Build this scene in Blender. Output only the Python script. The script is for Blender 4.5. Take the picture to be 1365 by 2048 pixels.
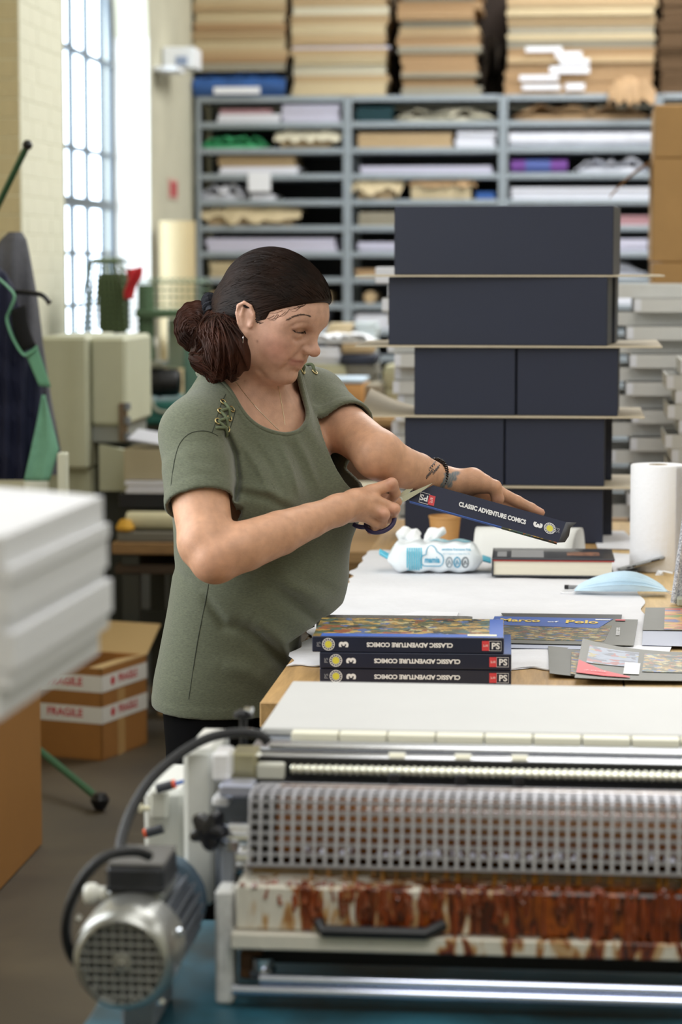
import bpy, bmesh, math, random
import numpy as np
from mathutils import Vector, Matrix, Euler

for _o in list(bpy.data.objects):
    bpy.data.objects.remove(_o, do_unlink=True)
scene = bpy.context.scene
COL = scene.collection
PI = math.pi

# ------------------------------------------------------------------ camera
CAM_H = 1.53
YAW = math.radians(5.5)            # camera looks a little left of the room's long axis
PITCH = math.atan(494 / 4835.6)
FPX = 4835.6                       # 85 mm on a 36 mm tall frame, 2048 px
cam_data = bpy.data.cameras.new('camera')
cam_data.sensor_fit = 'VERTICAL'
cam_data.sensor_height = 36.0
cam_data.sensor_width = 24.0
cam_data.lens = 85.0
cam_data.clip_start = 0.05
cam_data.clip_end = 100
cam_data.dof.use_dof = True
cam_data.dof.focus_distance = 4.30
cam_data.dof.aperture_fstop = 4.2
cam = bpy.data.objects.new('camera', cam_data)
COL.objects.link(cam)
cam.location = (0, 0, CAM_H)
cam.rotation_euler = (PI / 2 - PITCH, 0, YAW)
scene.camera = cam

# ------------------------------------------------------------------ world, lights, exposure
world = bpy.data.worlds.new('world')
scene.world = world
world.use_nodes = True
_bg = world.node_tree.nodes['Background']
_bg.inputs[0].default_value = (0.86, 0.93, 1.0, 1)
_bg.inputs[1].default_value = 9.0

def area(name, loc, rot, sx, sy, power, color=(1, 1, 1)):
    l = bpy.data.lights.new(name, 'AREA')
    l.shape = 'RECTANGLE'; l.size = sx; l.size_y = sy
    l.energy = power; l.color = color
    o = bpy.data.objects.new(name, l)
    COL.objects.link(o)
    o.location = loc; o.rotation_euler = rot
    return o

# long rooflights of the workshop, plus added fill panels behind the camera and at the left wall
area('rooflight_middle', (0.3, 4.2, 4.55), (0, 0, 0), 1.6, 5.0, 66, (1.0, 0.99, 0.975))
area('front_fill', (0.6, -0.6, 4.55), (0, 0, 0), 2.4, 3.0, 170, (1.0, 0.99, 0.98))  # fill panel added behind the camera to brighten faces turned towards it
area('rooflight_far', (0.8, 11.0, 4.55), (0, 0, 0), 2.2, 6.0, 430, (1.0, 0.995, 0.98))
area('rooflight_right', (4.2, 5.5, 4.55), (0, 0, 0), 1.4, 8.0, 150, (1.0, 0.99, 0.975))
area('left_daylight_fill', (-2.1, 3.6, 2.3), (0, -PI / 2, 0), 2.4, 1.9, 115, (0.9, 0.95, 1.0))  # added panel in place of an unbuilt window; the near wall is blank

scene.view_settings.view_transform = 'Standard'
scene.view_settings.look = 'None'
scene.view_settings.gamma = 1.0
scene.view_settings.use_curve_mapping = False
scene.view_settings.exposure = -0.38

# ------------------------------------------------------------------ measuring helpers
_F = np.array([-math.sin(YAW), math.cos(YAW), 0.0])
_R = np.array([math.cos(YAW), math.sin(YAW), 0.0])
_Z = np.array([0, 0, 1.0])
_DIR = _F * math.cos(PITCH) - _Z * math.sin(PITCH)
_UP = _F * math.sin(PITCH) + _Z * math.cos(PITCH)
_C = np.array([0, 0, CAM_H])

def ray(px, py):
    return _DIR + _R * ((px - 682.5) / FPX) + _UP * ((1024 - py) / FPX)
def at(px, py, D):
    """point D metres ahead of the camera (measured along the floor)"""
    r = ray(px, py)
    return _C + r * (D / float(r @ _F))
def atY(px, py, Y):
    r = ray(px, py)
    return _C + r * (Y / r[1])
def atX(px, py, X):
    r = ray(px, py)
    return _C + r * (X / r[0])
def on(px, py, z):
    r = ray(px, py)
    return _C + r * ((z - CAM_H) / r[2])

# ------------------------------------------------------------------ materials
def s2l(c):
    return c / 12.92 if c <= 0.04045 else ((c + 0.055) / 1.055) ** 2.4
def rgb(h):
    if isinstance(h, str):
        h = h.lstrip('#')
        return tuple(s2l(int(h[i:i + 2], 16) / 255) for i in (0, 2, 4)) + (1,)
    return tuple(h) + (1,)
MATS = {}
def mat(name, color, rough=0.6, metal=0.0, var=0.0, scale=20.0, bump=0.0, bscale=None, stretch=None,
        color2=None, spec=0.5, coat=0.0, trans=0.0, alpha=1.0, detail=6.0, sss=0.0, ior=1.45, sheen=0.0):
    if name in MATS:
        return MATS[name]
    m = bpy.data.materials.new(name)
    m.use_nodes = True
    nt = m.node_tree
    b = nt.nodes['Principled BSDF']
    c = rgb(color)
    b.inputs['Base Color'].default_value = c
    b.inputs['Roughness'].default_value = rough
    b.inputs['Metallic'].default_value = metal
    b.inputs['Specular IOR Level'].default_value = spec
    b.inputs['Coat Weight'].default_value = coat
    b.inputs['Transmission Weight'].default_value = trans
    b.inputs['IOR'].default_value = ior
    b.inputs['Alpha'].default_value = alpha
    if sheen:
        b.inputs['Sheen Weight'].default_value = sheen
    if sss:
        b.inputs['Subsurface Weight'].default_value = sss
        b.inputs['Subsurface Radius'].default_value = (0.012, 0.005, 0.003)
        b.inputs['Subsurface Scale'].default_value = 1.0
    if var or color2 or bump:
        tc = nt.nodes.new('ShaderNodeTexCoord')
        mp = nt.nodes.new('ShaderNodeMapping')
        nt.links.new(tc.outputs['Object'], mp.inputs[0])
        if stretch:
            mp.inputs['Scale'].default_value = stretch
    if var or color2:
        n = nt.nodes.new('ShaderNodeTexNoise')
        n.inputs['Scale'].default_value = scale
        n.inputs['Detail'].default_value = detail
        n.inputs['Roughness'].default_value = 0.65
        nt.links.new(mp.outputs[0], n.inputs['Vector'])
        r = nt.nodes.new('ShaderNodeValToRGB')
        lo = tuple(max(0, x * (1 - var)) for x in c[:3]) + (1,)
        hi = rgb(color2) if color2 else tuple(min(1, x * (1 + var)) for x in c[:3]) + (1,)
        r.color_ramp.elements[0].position = 0.3; r.color_ramp.elements[0].color = lo
        r.color_ramp.elements[1].position = 0.7; r.color_ramp.elements[1].color = hi
        nt.links.new(n.outputs['Fac'], r.inputs[0])
        nt.links.new(r.outputs[0], b.inputs['Base Color'])
    if bump:
        n2 = nt.nodes.new('ShaderNodeTexNoise')
        n2.inputs['Scale'].default_value = bscale or scale * 3
        n2.inputs['Detail'].default_value = 5
        nt.links.new(mp.outputs[0], n2.inputs['Vector'])
        bp = nt.nodes.new('ShaderNodeBump')
        bp.inputs['Strength'].default_value = bump
        bp.inputs['Distance'].default_value = 0.004
        nt.links.new(n2.outputs['Fac'], bp.inputs['Height'])
        nt.links.new(bp.outputs[0], b.inputs['Normal'])
    MATS[name] = m
    return m

def ramp_mat(name, stops, scale, rough=0.5, kind='VORONOI', stretch=(1, 1, 1), distort=0.6, metal=0.0, coat=0.0, bump=0.0, seed=0.0):
    """flat printed / stained surfaces: cells or noise pushed through a constant colour ramp"""
    if name in MATS:
        return MATS[name]
    m = bpy.data.materials.new(name); m.use_nodes = True
    nt = m.node_tree; b = nt.nodes['Principled BSDF']
    b.inputs['Roughness'].default_value = rough; b.inputs['Metallic'].default_value = metal
    b.inputs['Coat Weight'].default_value = coat
    tc = nt.nodes.new('ShaderNodeTexCoord'); mp = nt.nodes.new('ShaderNodeMapping')
    mp.inputs['Scale'].default_value = stretch
    mp.inputs['Location'].default_value = (seed, seed * 0.7, seed * 1.3)
    nt.links.new(tc.outputs['Object'], mp.inputs[0])
    nz = nt.nodes.new('ShaderNodeTexNoise'); nz.inputs['Scale'].default_value = scale * 1.5
    nz.inputs['Detail'].default_value = 3
    nt.links.new(mp.outputs[0], nz.inputs['Vector'])
    r = nt.nodes.new('ShaderNodeValToRGB')
    if kind == 'VORONOI':
        mx = nt.nodes.new('ShaderNodeVectorMath'); mx.operation = 'MULTIPLY_ADD'
        mx.inputs[1].default_value = (distort / scale,) * 3
        nt.links.new(nz.outputs['Color'], mx.inputs[0]); nt.links.new(mp.outputs[0], mx.inputs[2])
        vo = nt.nodes.new('ShaderNodeTexVoronoi'); vo.inputs['Scale'].default_value = scale
        nt.links.new(mx.outputs[0], vo.inputs['Vector'])
        sp = nt.nodes.new('ShaderNodeSeparateColor')
        nt.links.new(vo.outputs['Color'], sp.inputs[0])
        nt.links.new(sp.outputs[0], r.inputs[0])
        r.color_ramp.interpolation = 'CONSTANT'
    else:
        nz.inputs['Scale'].default_value = scale; nz.inputs['Detail'].default_value = 8
        nz.inputs['Distortion'].default_value = distort
        nt.links.new(nz.outputs['Fac'], r.inputs[0])
    els = r.color_ramp.elements
    while len(els) < len(stops):
        els.new(0.5)
    for e, (p, c) in zip(els, stops):
        e.position = p; e.color = rgb(c)
    nt.links.new(r.outputs[0], b.inputs['Base Color'])
    if bump:
        bp = nt.nodes.new('ShaderNodeBump'); bp.inputs['Strength'].default_value = bump
        bp.inputs['Distance'].default_value = 0.004
        nt.links.new(nz.outputs['Fac'], bp.inputs['Height']); nt.links.new(bp.outputs[0], b.inputs['Normal'])
    MATS[name] = m
    return m

# ------------------------------------------------------------------ mesh building
class MB:
    def __init__(self, M=None):
        self.v = []; self.f = []; self.M = M
    def add(self, vs, fs):
        o = len(self.v)
        if self.M is not None:
            vs = [tuple(self.M @ Vector(p)) for p in vs]
        self.v.extend([tuple(map(float, p)) for p in vs])
        self.f.extend([tuple(i + o for i in f) for f in fs])
        return self
    def box(self, c, s, rot=None, bev=0.0):
        hx, hy, hz = s[0] / 2, s[1] / 2, s[2] / 2
        if bev <= 0:
            vs = [(x, y, z) for x in (-hx, hx) for y in (-hy, hy) for z in (-hz, hz)]
            fs = [(0, 1, 3, 2), (4, 6, 7, 5), (0, 4, 5, 1), (2, 3, 7, 6), (0, 2, 6, 4), (1, 5, 7, 3)]
        else:
            b = min(bev, hx * .95, hy * .95, hz * .95)
            vs = []; idx = {}
            for i, sx in enumerate((-1, 1)):
                for j, sy in enumerate((-1, 1)):
                    for k, sz in enumerate((-1, 1)):
                        for a in range(3):
                            p = [sx * (hx - b), sy * (hy - b), sz * (hz - b)]
                            p[a] = (sx * hx, sy * hy, sz * hz)[a]
                            idx[(i, j, k, a)] = len(vs); vs.append(tuple(p))
            fs = []
            def q(*ks): fs.append(tuple(idx[k] for k in ks))
            for s_ in (0, 1):
                L = [(s_, 0, 0, 0), (s_, 1, 0, 0), (s_, 1, 1, 0), (s_, 0, 1, 0)]
                q(*(L if s_ else L[::-1]))
                L = [(0, s_, 0, 1), (0, s_, 1, 1), (1, s_, 1, 1), (1, s_, 0, 1)]
                q(*(L if s_ else L[::-1]))
                L = [(0, 0, s_, 2), (1, 0, s_, 2), (1, 1, s_, 2), (0, 1, s_, 2)]
                q(*(L if s_ else L[::-1]))
            for i in (0, 1):
                for j in (0, 1):
                    q((i, j, 0, 0), (i, j, 1, 0), (i, j, 1, 1), (i, j, 0, 1))
                    q((i, 0, j, 0), (i, 1, j, 0), (i, 1, j, 2), (i, 0, j, 2))
                    q((0, i, j, 1), (1, i, j, 1), (1, i, j, 2), (0, i, j, 2))
                    for k in (0, 1):
                        q((i, j, k, 0), (i, j, k, 1), (i, j, k, 2))
        if rot is not None:
            Rm = rot if isinstance(rot, Matrix) else Euler(rot).to_matrix()
            vs = [tuple(Rm @ Vector(p)) for p in vs]
        vs = [(p[0] + c[0], p[1] + c[1], p[2] + c[2]) for p in vs]
        return self.add(vs, fs)
    def bx(self, x0, x1, y0, y1, z0, z1, bev=0.0):
        return self.box(((x0 + x1) / 2, (y0 + y1) / 2, (z0 + z1) / 2), (abs(x1 - x0), abs(y1 - y0), abs(z1 - z0)), None, bev)
    def tube(self, path, r, n=8, closed=False, caps=True, flat=1.0):
        P = [np.array(p, float) for p in path]
        m = len(P)
        rr = r if hasattr(r, '__len__') else [r] * m
        vs = []; fs = []
        up = None
        for i in range(m):
            if closed:
                t = P[(i + 1) % m] - P[i - 1]
            else:
                t = P[min(i + 1, m - 1)] - P[max(i - 1, 0)]
            t = t / (np.linalg.norm(t) + 1e-12)
            if up is None:
                up = np.array([0, 0, 1.0]) if abs(t[2]) < .9 else np.array([1.0, 0, 0])
            s = np.cross(t, up); s /= np.linalg.norm(s) + 1e-12
            up = np.cross(s, t)
            for k in range(n):
                a = 2 * PI * k / n
                vs.append(P[i] + (s * math.cos(a) + up * math.sin(a) * flat) * rr[i])
        for i in range(m if closed else m - 1):
            j = (i + 1) % m
            for k in range(n):
                l = (k + 1) % n
                fs.append((i * n + k, i * n + l, j * n + l, j * n + k))
        if caps and not closed:
            fs.append(tuple(range(n))[::-1]); fs.append(tuple(range((m - 1) * n, m * n)))
        return self.add(vs, fs)
    def cyl(self, p0, p1, r0, r1=None, n=20, caps=True):
        return self.tube([p0, p1], [r0, r0 if r1 is None else r1], n, caps=caps)
    def lathe(self, prof, c=(0, 0, 0), n=32, axis=(0, 0, 1), caps=True):
        """prof: list of (radius, distance along axis)"""
        ax = np.array(axis, float); ax /= np.linalg.norm(ax)
        u = np.array([1.0, 0, 0]) if abs(ax[0]) < .9 else np.array([0, 0, 1.0])
        s = np.cross(ax, u); s /= np.linalg.norm(s); w = np.cross(ax, s)
        c = np.array(c, float); vs = []; fs = []
        for r, z in prof:
            for k in range(n):
                a = 2 * PI * k / n
                vs.append(c + ax * z + (s * math.cos(a) + w * math.sin(a)) * r)
        for i in range(len(prof) - 1):
            for k in range(n):
                l = (k + 1) % n
                fs.append((i * n + k, i * n + l, (i + 1) * n + l, (i + 1) * n + k))
        if caps:
            fs.append(tuple(range(n))[::-1]); fs.append(tuple(range((len(prof) - 1) * n, len(prof) * n)))
        return self.add(vs, fs)
    def grid(self, fn, nu, nv, closed_u=False):
        vs = [fn(i / nu if closed_u else i / nu, j / nv) for j in range(nv + 1) for i in range(nu + (0 if closed_u else 1))]
        w = nu if closed_u else nu + 1
        fs = []
        for j in range(nv):
            for i in range(nu):
                i2 = (i + 1) % w if closed_u else i + 1
                fs.append((j * w + i, j * w + i2, (j + 1) * w + i2, (j + 1) * w + i))
        return self.add(vs, fs)
    def slab(self, fn, nu, nv, t):
        """a sheet with thickness t (downwards along z)"""
        top = [fn(i / nu, j / nv) for j in range(nv + 1) for i in range(nu + 1)]
        w = nu + 1; n = len(top)
        vs = [tuple(p) for p in top] + [(p[0], p[1], p[2] - t) for p in top]
        fs = []
        for j in range(nv):
            for i in range(nu):
                a, b, c, d = j * w + i, j * w + i + 1, (j + 1) * w + i + 1, (j + 1) * w + i
                fs.append((a, b, c, d)); fs.append((d + n, c + n, b + n, a + n))
        ring = [i for i in range(w)] + [j * w + nu for j in range(1, nv + 1)] + [nv * w + i for i in range(nu - 1, -1, -1)] + [j * w for j in range(nv - 1, 0, -1)]
        for a, b in zip(ring, ring[1:] + ring[:1]):
            fs.append((a + n, b + n, b, a))
        return self.add(vs, fs)
    def prism(self, poly, p0, ax_u, ax_v, ax_n, t):
        """polygon (u,v) extruded by t along ax_n from p0"""
        p0 = np.array(p0, float); U = np.array(ax_u, float); V = np.array(ax_v, float); N = np.array(ax_n, float)
        a = [p0 + U * u + V * v for u, v in poly]; b = [p + N * t for p in a]
        n = len(poly)
        fs = [tuple(range(n))[::-1], tuple(range(n, 2 * n))]
        fs += [(i, (i + 1) % n, n + (i + 1) % n, n + i) for i in range(n)]
        return self.add(a + b, fs)
    def build(self, name, m, parent=None, smooth=30, recalc=True, **kw):
        return obj_from(name, self.v, self.f, m, parent, smooth, recalc, **kw)

ORI = {}
def obj_from(name, v, f, m, parent=None, smooth=30, recalc=True, label=None, cat=None, group=None, kind=None, origin=None):
    v = np.asarray(v, float)
    lo, hi = v.min(0), v.max(0)
    o3 = np.array([(lo[0] + hi[0]) / 2, (lo[1] + hi[1]) / 2, lo[2]]) if origin is None else np.array(origin, float)
    me = bpy.data.meshes.new(name)
    me.from_pydata((v - o3).tolist(), [], f)
    if recalc:
        bm = bmesh.new(); bm.from_mesh(me); bmesh.ops.recalc_face_normals(bm, faces=bm.faces); bm.to_mesh(me); bm.free()
    if smooth is not None:
        me.polygons.foreach_set('use_smooth', [True] * len(me.polygons))
        if smooth < 180:
            me.set_sharp_from_angle(angle=math.radians(smooth))
    if m is not None:
        me.materials.append(m)
    o = bpy.data.objects.new(name, me)
    COL.objects.link(o)
    if parent is not None:
        o.parent = parent; o.location = o3 - ORI[parent]
    else:
        o.location = o3
    ORI[o] = o3
    return tag(o, label, cat, group, kind)
def tag(o, label=None, cat=None, group=None, kind=None):
    if label: o['label'] = label
    if cat: o['category'] = cat
    if group: o['group'] = group
    if kind: o['kind'] = kind
    return o
def thing(name, label, cat, loc, group=None, kind=None):
    o = bpy.data.objects.new(name, None)
    COL.objects.link(o)
    o.empty_display_size = 0.05
    o.location = Vector([float(x) for x in loc])
    ORI[o] = np.array(loc, float)
    return tag(o, label, cat, group, kind)
def share(src, name, loc, parent=None, rot=None, scale=None):
    """another object on the mesh of src"""
    o = bpy.data.objects.new(name, src.data)
    COL.objects.link(o)
    loc = np.array(loc, float)
    if parent is not None:
        o.parent = parent; o.location = loc - ORI[parent]
    else:
        o.location = loc
    if rot is not None: o.rotation_euler = rot
    if scale is not None: o.scale = scale
    ORI[o] = loc
    return o

_TXT = {}
def text_geo(s, bold=0.0):
    """verts/faces of flat lettering, height about 1, centred"""
    k = (s, bold)
    if k not in _TXT:
        cu = bpy.data.curves.new('lettering', 'FONT')
        cu.body = s; cu.size = 1.0; cu.offset = bold; cu.resolution_u = 3
        cu.align_x = 'CENTER'; cu.align_y = 'CENTER'
        ob = bpy.data.objects.new('lettering', cu)
        COL.objects.link(ob)
        bpy.context.view_layer.update()
        me = bpy.data.meshes.new_from_object(ob)
        v = np.array([tuple(x.co) for x in me.vertices]); f = [tuple(p.vertices) for p in me.polygons]
        bpy.data.objects.remove(ob); bpy.data.curves.remove(cu); bpy.data.meshes.remove(me)
        c = (v.min(0) + v.max(0)) / 2
        _TXT[k] = (v - c, f)
    return _TXT[k]
def lettering(name, s, m, parent, c, u, w, height=None, width=None, bold=0.02, lift=0.0004, mb=None):
    """flat print: centre c, reading direction u, letter-up direction w"""
    v, f = text_geo(s, bold)
    ext = v.max(0) - v.min(0)
    u = np.array(u, float); u /= np.linalg.norm(u); w = np.array(w, float); w /= np.linalg.norm(w)
    n = np.cross(u, w)
    sy = height / ext[1] if height else width / ext[0]
    sx = width / ext[0] if width else sy
    vs = [np.array(c, float) + u * p[0] * sx + w * p[1] * sy + n * lift for p in v]
    if mb is not None:
        mb.add(vs, f); return None
    b = MB(); b.add(vs, f)
    return b.build(name, m, parent, smooth=None, recalc=False)

def rotz(a):
    return Matrix.Rotation(a, 4, 'Z')
def TR(loc, rz=0.0, rx=0.0, ry=0.0):
    return Matrix.Translation(Vector([float(x) for x in loc])) @ Matrix.Rotation(rz, 4, 'Z') @ Matrix.Rotation(ry, 4, 'Y') @ Matrix.Rotation(rx, 4, 'X')
rnd = random.Random(7)
# =================================================================== the room
M_floor = ramp_mat('floor_concrete', [(0.25, '#2e281e'), (0.5, '#413828'), (0.75, '#524835')], 2.2, 0.55, 'NOISE', (1, 1, 1), 0.4, bump=0.15)
M_cream = mat('wall_paint_cream', '#dbdac6', 0.7, var=0.05, scale=6, bump=0.12, bscale=30)
M_tan = mat('wall_cream_shaded', '#cfc3a0', 0.75, var=0.06, scale=5, bump=0.15, bscale=30)  # darker copy of the cream: shade on the side turned from the windows
M_white_wall = mat('lit_reveal_and_sill_white', '#f2f2ee', 0.7, var=0.03, scale=8, bump=0.1, bscale=40)
M_greywall = mat('far_wall_cream_shaded', '#bdbaa6', 0.75, var=0.08, scale=4, bump=0.1, bscale=25)  # greyer copy of the cream: shade on the far wall put into the colour
M_ceil = mat('ceiling_paint', '#e9e7de', 0.8, var=0.03, scale=3)
M_iron = mat('window_iron', '#6d767c', 0.55, 0.3)

WX = -2.155                                     # inner face of the left wall
def struct(name, b, m, parent=None, smooth=30):
    o = b.build(name, m, parent, smooth)
    if parent is None: o['kind'] = 'structure'
    return o
b = MB(); b.bx(-2.7, 6.2, -3.2, 15.6, -0.08, 0.0); struct('floor', b, M_floor)
b = MB(); b.bx(-2.7, 6.2, -3.2, 15.6, 4.7, 4.8); struct('ceiling', b, M_ceil)
b = MB(); b.bx(-2.7, 6.2, 15.45, 15.6, 0, 4.7); struct('wall_back', b, M_cream)
b = MB(); b.bx(6.05, 6.2, -3.2, 15.45, 0, 4.7); struct('wall_right', b, M_cream)
b = MB(); b.bx(-2.7, 6.05, -3.2, -3.05, 0, 4.7); struct('wall_front', b, M_cream)
# left wall: recessed bay near, brick pier, window bay, far piece
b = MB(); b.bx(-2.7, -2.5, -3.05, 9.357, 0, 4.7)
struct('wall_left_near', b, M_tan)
b = MB(); b.bx(-2.7, WX - .0032, 9.3572, 10.168, 0, 4.7)
struct('wall_left', b, M_cream)
b = MB(); b.bx(-2.39, WX, 12.25, 15.45, 0, 4.7); struct('wall_left_far', b, M_greywall)
wl = bpy.data.objects['wall_left']
# painted bricks of the pier, each its own piece
br_l = MB(); br_l.box((0, 0, 0), (0.03, 0.215, 0.065), None, 0.004)
bricks_cream = None
k = 0
row_z = 0.0
r2 = random.Random(3)
src_c = None; src_t = None
for row in range(58):
    z = 0.0375 + row * 0.075
    ys = [9.357 + 0.0 + (0 if row % 2 else -0.11) + i * 0.218 for i in range(6)]
    for y in ys:
        y0, y1 = max(y, 9.36), min(y + 0.215, 10.168)
        if y1 - y0 < 0.04: continue
        if z < 0.8: continue
        if src_c is None:
            bb = MB(); bb.box((0, 0, 0), (0.03, 1, 0.0725), None, 0.0015)
            src_c = bb.build('brick', M_cream, wl, origin=(0, 0, 0))
            src_c.location = Vector((WX - 0.0165 + 0.0, (y0 + y1) / 2, z)) - Vector(ORI[wl]); src_c.scale = (1, y1 - y0, 1)
        else:
            o = share(src_c, 'brick', (WX - 0.0165 + r2.uniform(-0.0006, 0.0006), (y0 + y1) / 2, z), wl, scale=(1, y1 - y0, 1))
for row in range(58):
    z = 0.0375 + row * 0.075
    if z < 0.8: continue
    for i in range(-1, 2):
        x1 = WX - 0.006 - (0.11 if row % 2 else 0) - i * 0.218; x0 = x1 - 0.215
        x0, x1 = max(x0, -2.5), min(x1, WX - 0.006)
        if x1 - x0 < 0.04: continue
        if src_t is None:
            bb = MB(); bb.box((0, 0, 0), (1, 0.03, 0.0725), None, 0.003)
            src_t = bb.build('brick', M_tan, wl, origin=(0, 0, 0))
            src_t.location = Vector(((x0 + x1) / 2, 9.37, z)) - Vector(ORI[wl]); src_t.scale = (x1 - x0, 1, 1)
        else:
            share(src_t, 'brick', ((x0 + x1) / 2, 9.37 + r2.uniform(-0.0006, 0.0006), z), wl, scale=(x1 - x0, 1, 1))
# window bay with arched head
Y0, Y1, ZS, ZA = 10.168, 12.25, 1.16, 2.52
b = MB(); b.bx(-2.39, WX, Y0, Y1, 0, ZS - 0.04)
arch = [(Y0, 4.7), (Y0, ZA)] + [((Y0 + Y1) / 2 - math.cos(t) * (Y1 - Y0) / 2, ZA + math.sin(t) * 1.04) for t in np.linspace(0, PI, 25)[1:-1]] + [(Y1, ZA), (Y1, 4.7)]
vsA = [(WX, y, z) for y, z in arch] + [(-2.7, y, z) for y, z in arch]; n = len(arch)
mid = n // 2
fsA = []
topi = [(arch[i][0], 4.7) for i in range(n)]
vv = []; ff = []
pts = arch[1:-1]
for i, (y, z) in enumerate(pts):
    vv += [(WX, y, z), (WX, y, 4.7), (-2.39, y, z), (-2.39, y, 4.7)]
for i in range(len(pts) - 1):
    a = i * 4; c = a + 4
    ff += [(a, a + 1, c + 1, c), (a + 2, c + 2, c + 3, a + 3), (a, c, c + 2, a + 2), (a + 1, a + 3, c + 3, c + 1)]
b.add(vv, ff)
struct('wall_left_window', b, M_cream)
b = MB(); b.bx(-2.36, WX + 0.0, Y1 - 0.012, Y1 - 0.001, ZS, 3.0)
struct('trim_1', b, M_white_wall)               # far reveal of the window, daylight glare put into its white
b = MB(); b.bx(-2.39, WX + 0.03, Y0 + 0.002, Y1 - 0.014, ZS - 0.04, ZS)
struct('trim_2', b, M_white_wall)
win = thing('window_1', None, None, (-2.36, (Y0 + Y1) / 2, ZS), kind='structure')
M_glass = bpy.data.materials.new('window_glass'); M_glass.use_nodes = True
_nt = M_glass.node_tree; _nt.nodes.clear()
_o = _nt.nodes.new('ShaderNodeOutputMaterial'); _mx = _nt.nodes.new('ShaderNodeMixShader'); _t = _nt.nodes.new('ShaderNodeBsdfTransparent'); _g = _nt.nodes.new('ShaderNodeBsdfGlossy')
_t.inputs[0].default_value = (0.93, 0.96, 1, 1); _g.inputs['Roughness'].default_value = 0.05; _mx.inputs[0].default_value = 0.06
_nt.links.new(_t.outputs[0], _mx.inputs[1]); _nt.links.new(_g.outputs[0], _mx.inputs[2]); _nt.links.new(_mx.outputs[0], _o.inputs[0])
YM = (Y0 + Y1) / 2
def arch_z(y):
    return ZA + 1.04 * math.sqrt(max(0, 1 - ((y - YM) / ((Y1 - Y0) / 2)) ** 2))
vy = [Y0 + 0.03, 10.62, 11.03, 11.24, 11.60, 12.00, Y1 - 0.03]
hz = [ZS, 1.34, 1.585, 1.825, 2.075, 2.53, 2.95, 3.3]
b = MB()
for y in vy[1:-1]:
    b.bx(-2.365, -2.335, y - 0.008, y + 0.008, ZS, arch_z(y))
b.build('window_mullions', M_iron, win)
b = MB()
for z in hz[1:]:
    w = 0.022 if abs(z - 1.825) < .01 else 0.010
    ys = [y for y in np.linspace(Y0, Y1, 80) if arch_z(y) > z]
    b.bx(-2.37, -2.33, min(ys), max(ys), z - w, z + w)
b.build('window_transoms', M_iron, win)
b = MB(); b.tube([(-2.35, Y0 + 0.015, ZS + 0.015), (-2.35, Y0 + 0.015, ZA)] + [(-2.35, YM - math.cos(t) * (Y1 - Y0 - 0.03) / 2, ZA + math.sin(t) * 1.02) for t in np.linspace(0.1, PI - 0.1, 20)] + [(-2.35, Y1 - 0.022, ZA), (-2.35, Y1 - 0.022, ZS + 0.015)], 0.018, 6)
b.build('window_frame', M_iron, win)
for i in range(len(vy) - 1):
    for j in range(len(hz) - 1):
        zt = min(hz[j + 1], arch_z(vy[i] + 0.02), arch_z(vy[i + 1] - 0.02))
        if zt - hz[j] < 0.05: continue
        b = MB(); b.bx(-2.352, -2.348, vy[i] + 0.005, vy[i + 1] - 0.005, hz[j], zt)
        b.build('pane', M_glass, win, smooth=None)

# things fixed on the far part of the left wall
M_whiteplastic = mat('white_plastic', '#e8ebf0', 0.4)
M_bluepanel = mat('blue_grey_panel', '#8d9bb8', 0.4)
p = atX(312, 130, WX)
bxw = thing('control_box', 'white wall box with a blue-grey panel beside the top of the shelving', 'control box', (-2.09, 12.75, 2.545))
b = MB(); b.bx(-2.15, -1.98, 12.62, 12.85, 2.55, 2.66, 0.006); b.build('housing', M_whiteplastic, bxw)
b = MB(); b.bx(-2.08, -2.02, 12.612, 12.62, 2.565, 2.61, 0.002); b.build('panel', M_bluepanel, bxw)
b = MB(); b.bx(-2.153, -2.03, 12.35, 12.6, 2.515, 2.54, 0.004)
b.build('wall_shelf', M_whiteplastic, label='small white shelf on the wall just past the window', cat='shelf')
M_red = mat('red_print', '#b0303a', 0.5)
sg = thing('wall_sign', 'small red notice stuck on the wall beside the shelving', 'sign', (-2.15, 12.9, 1.90))
b = MB(); b.bx(-2.153, -2.149, 12.78, 13.08, 1.88, 1.99, 0.001); b.build('sheet', mat('notice_paper', '#c9a79a', 0.6), sg)
b = MB()
for q in range(2):
    b.bx(-2.149, -2.147, 12.83 + q * 0.12, 12.92 + q * 0.12, 1.895, 1.975)
b.build('red_panel', M_red, sg)

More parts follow.
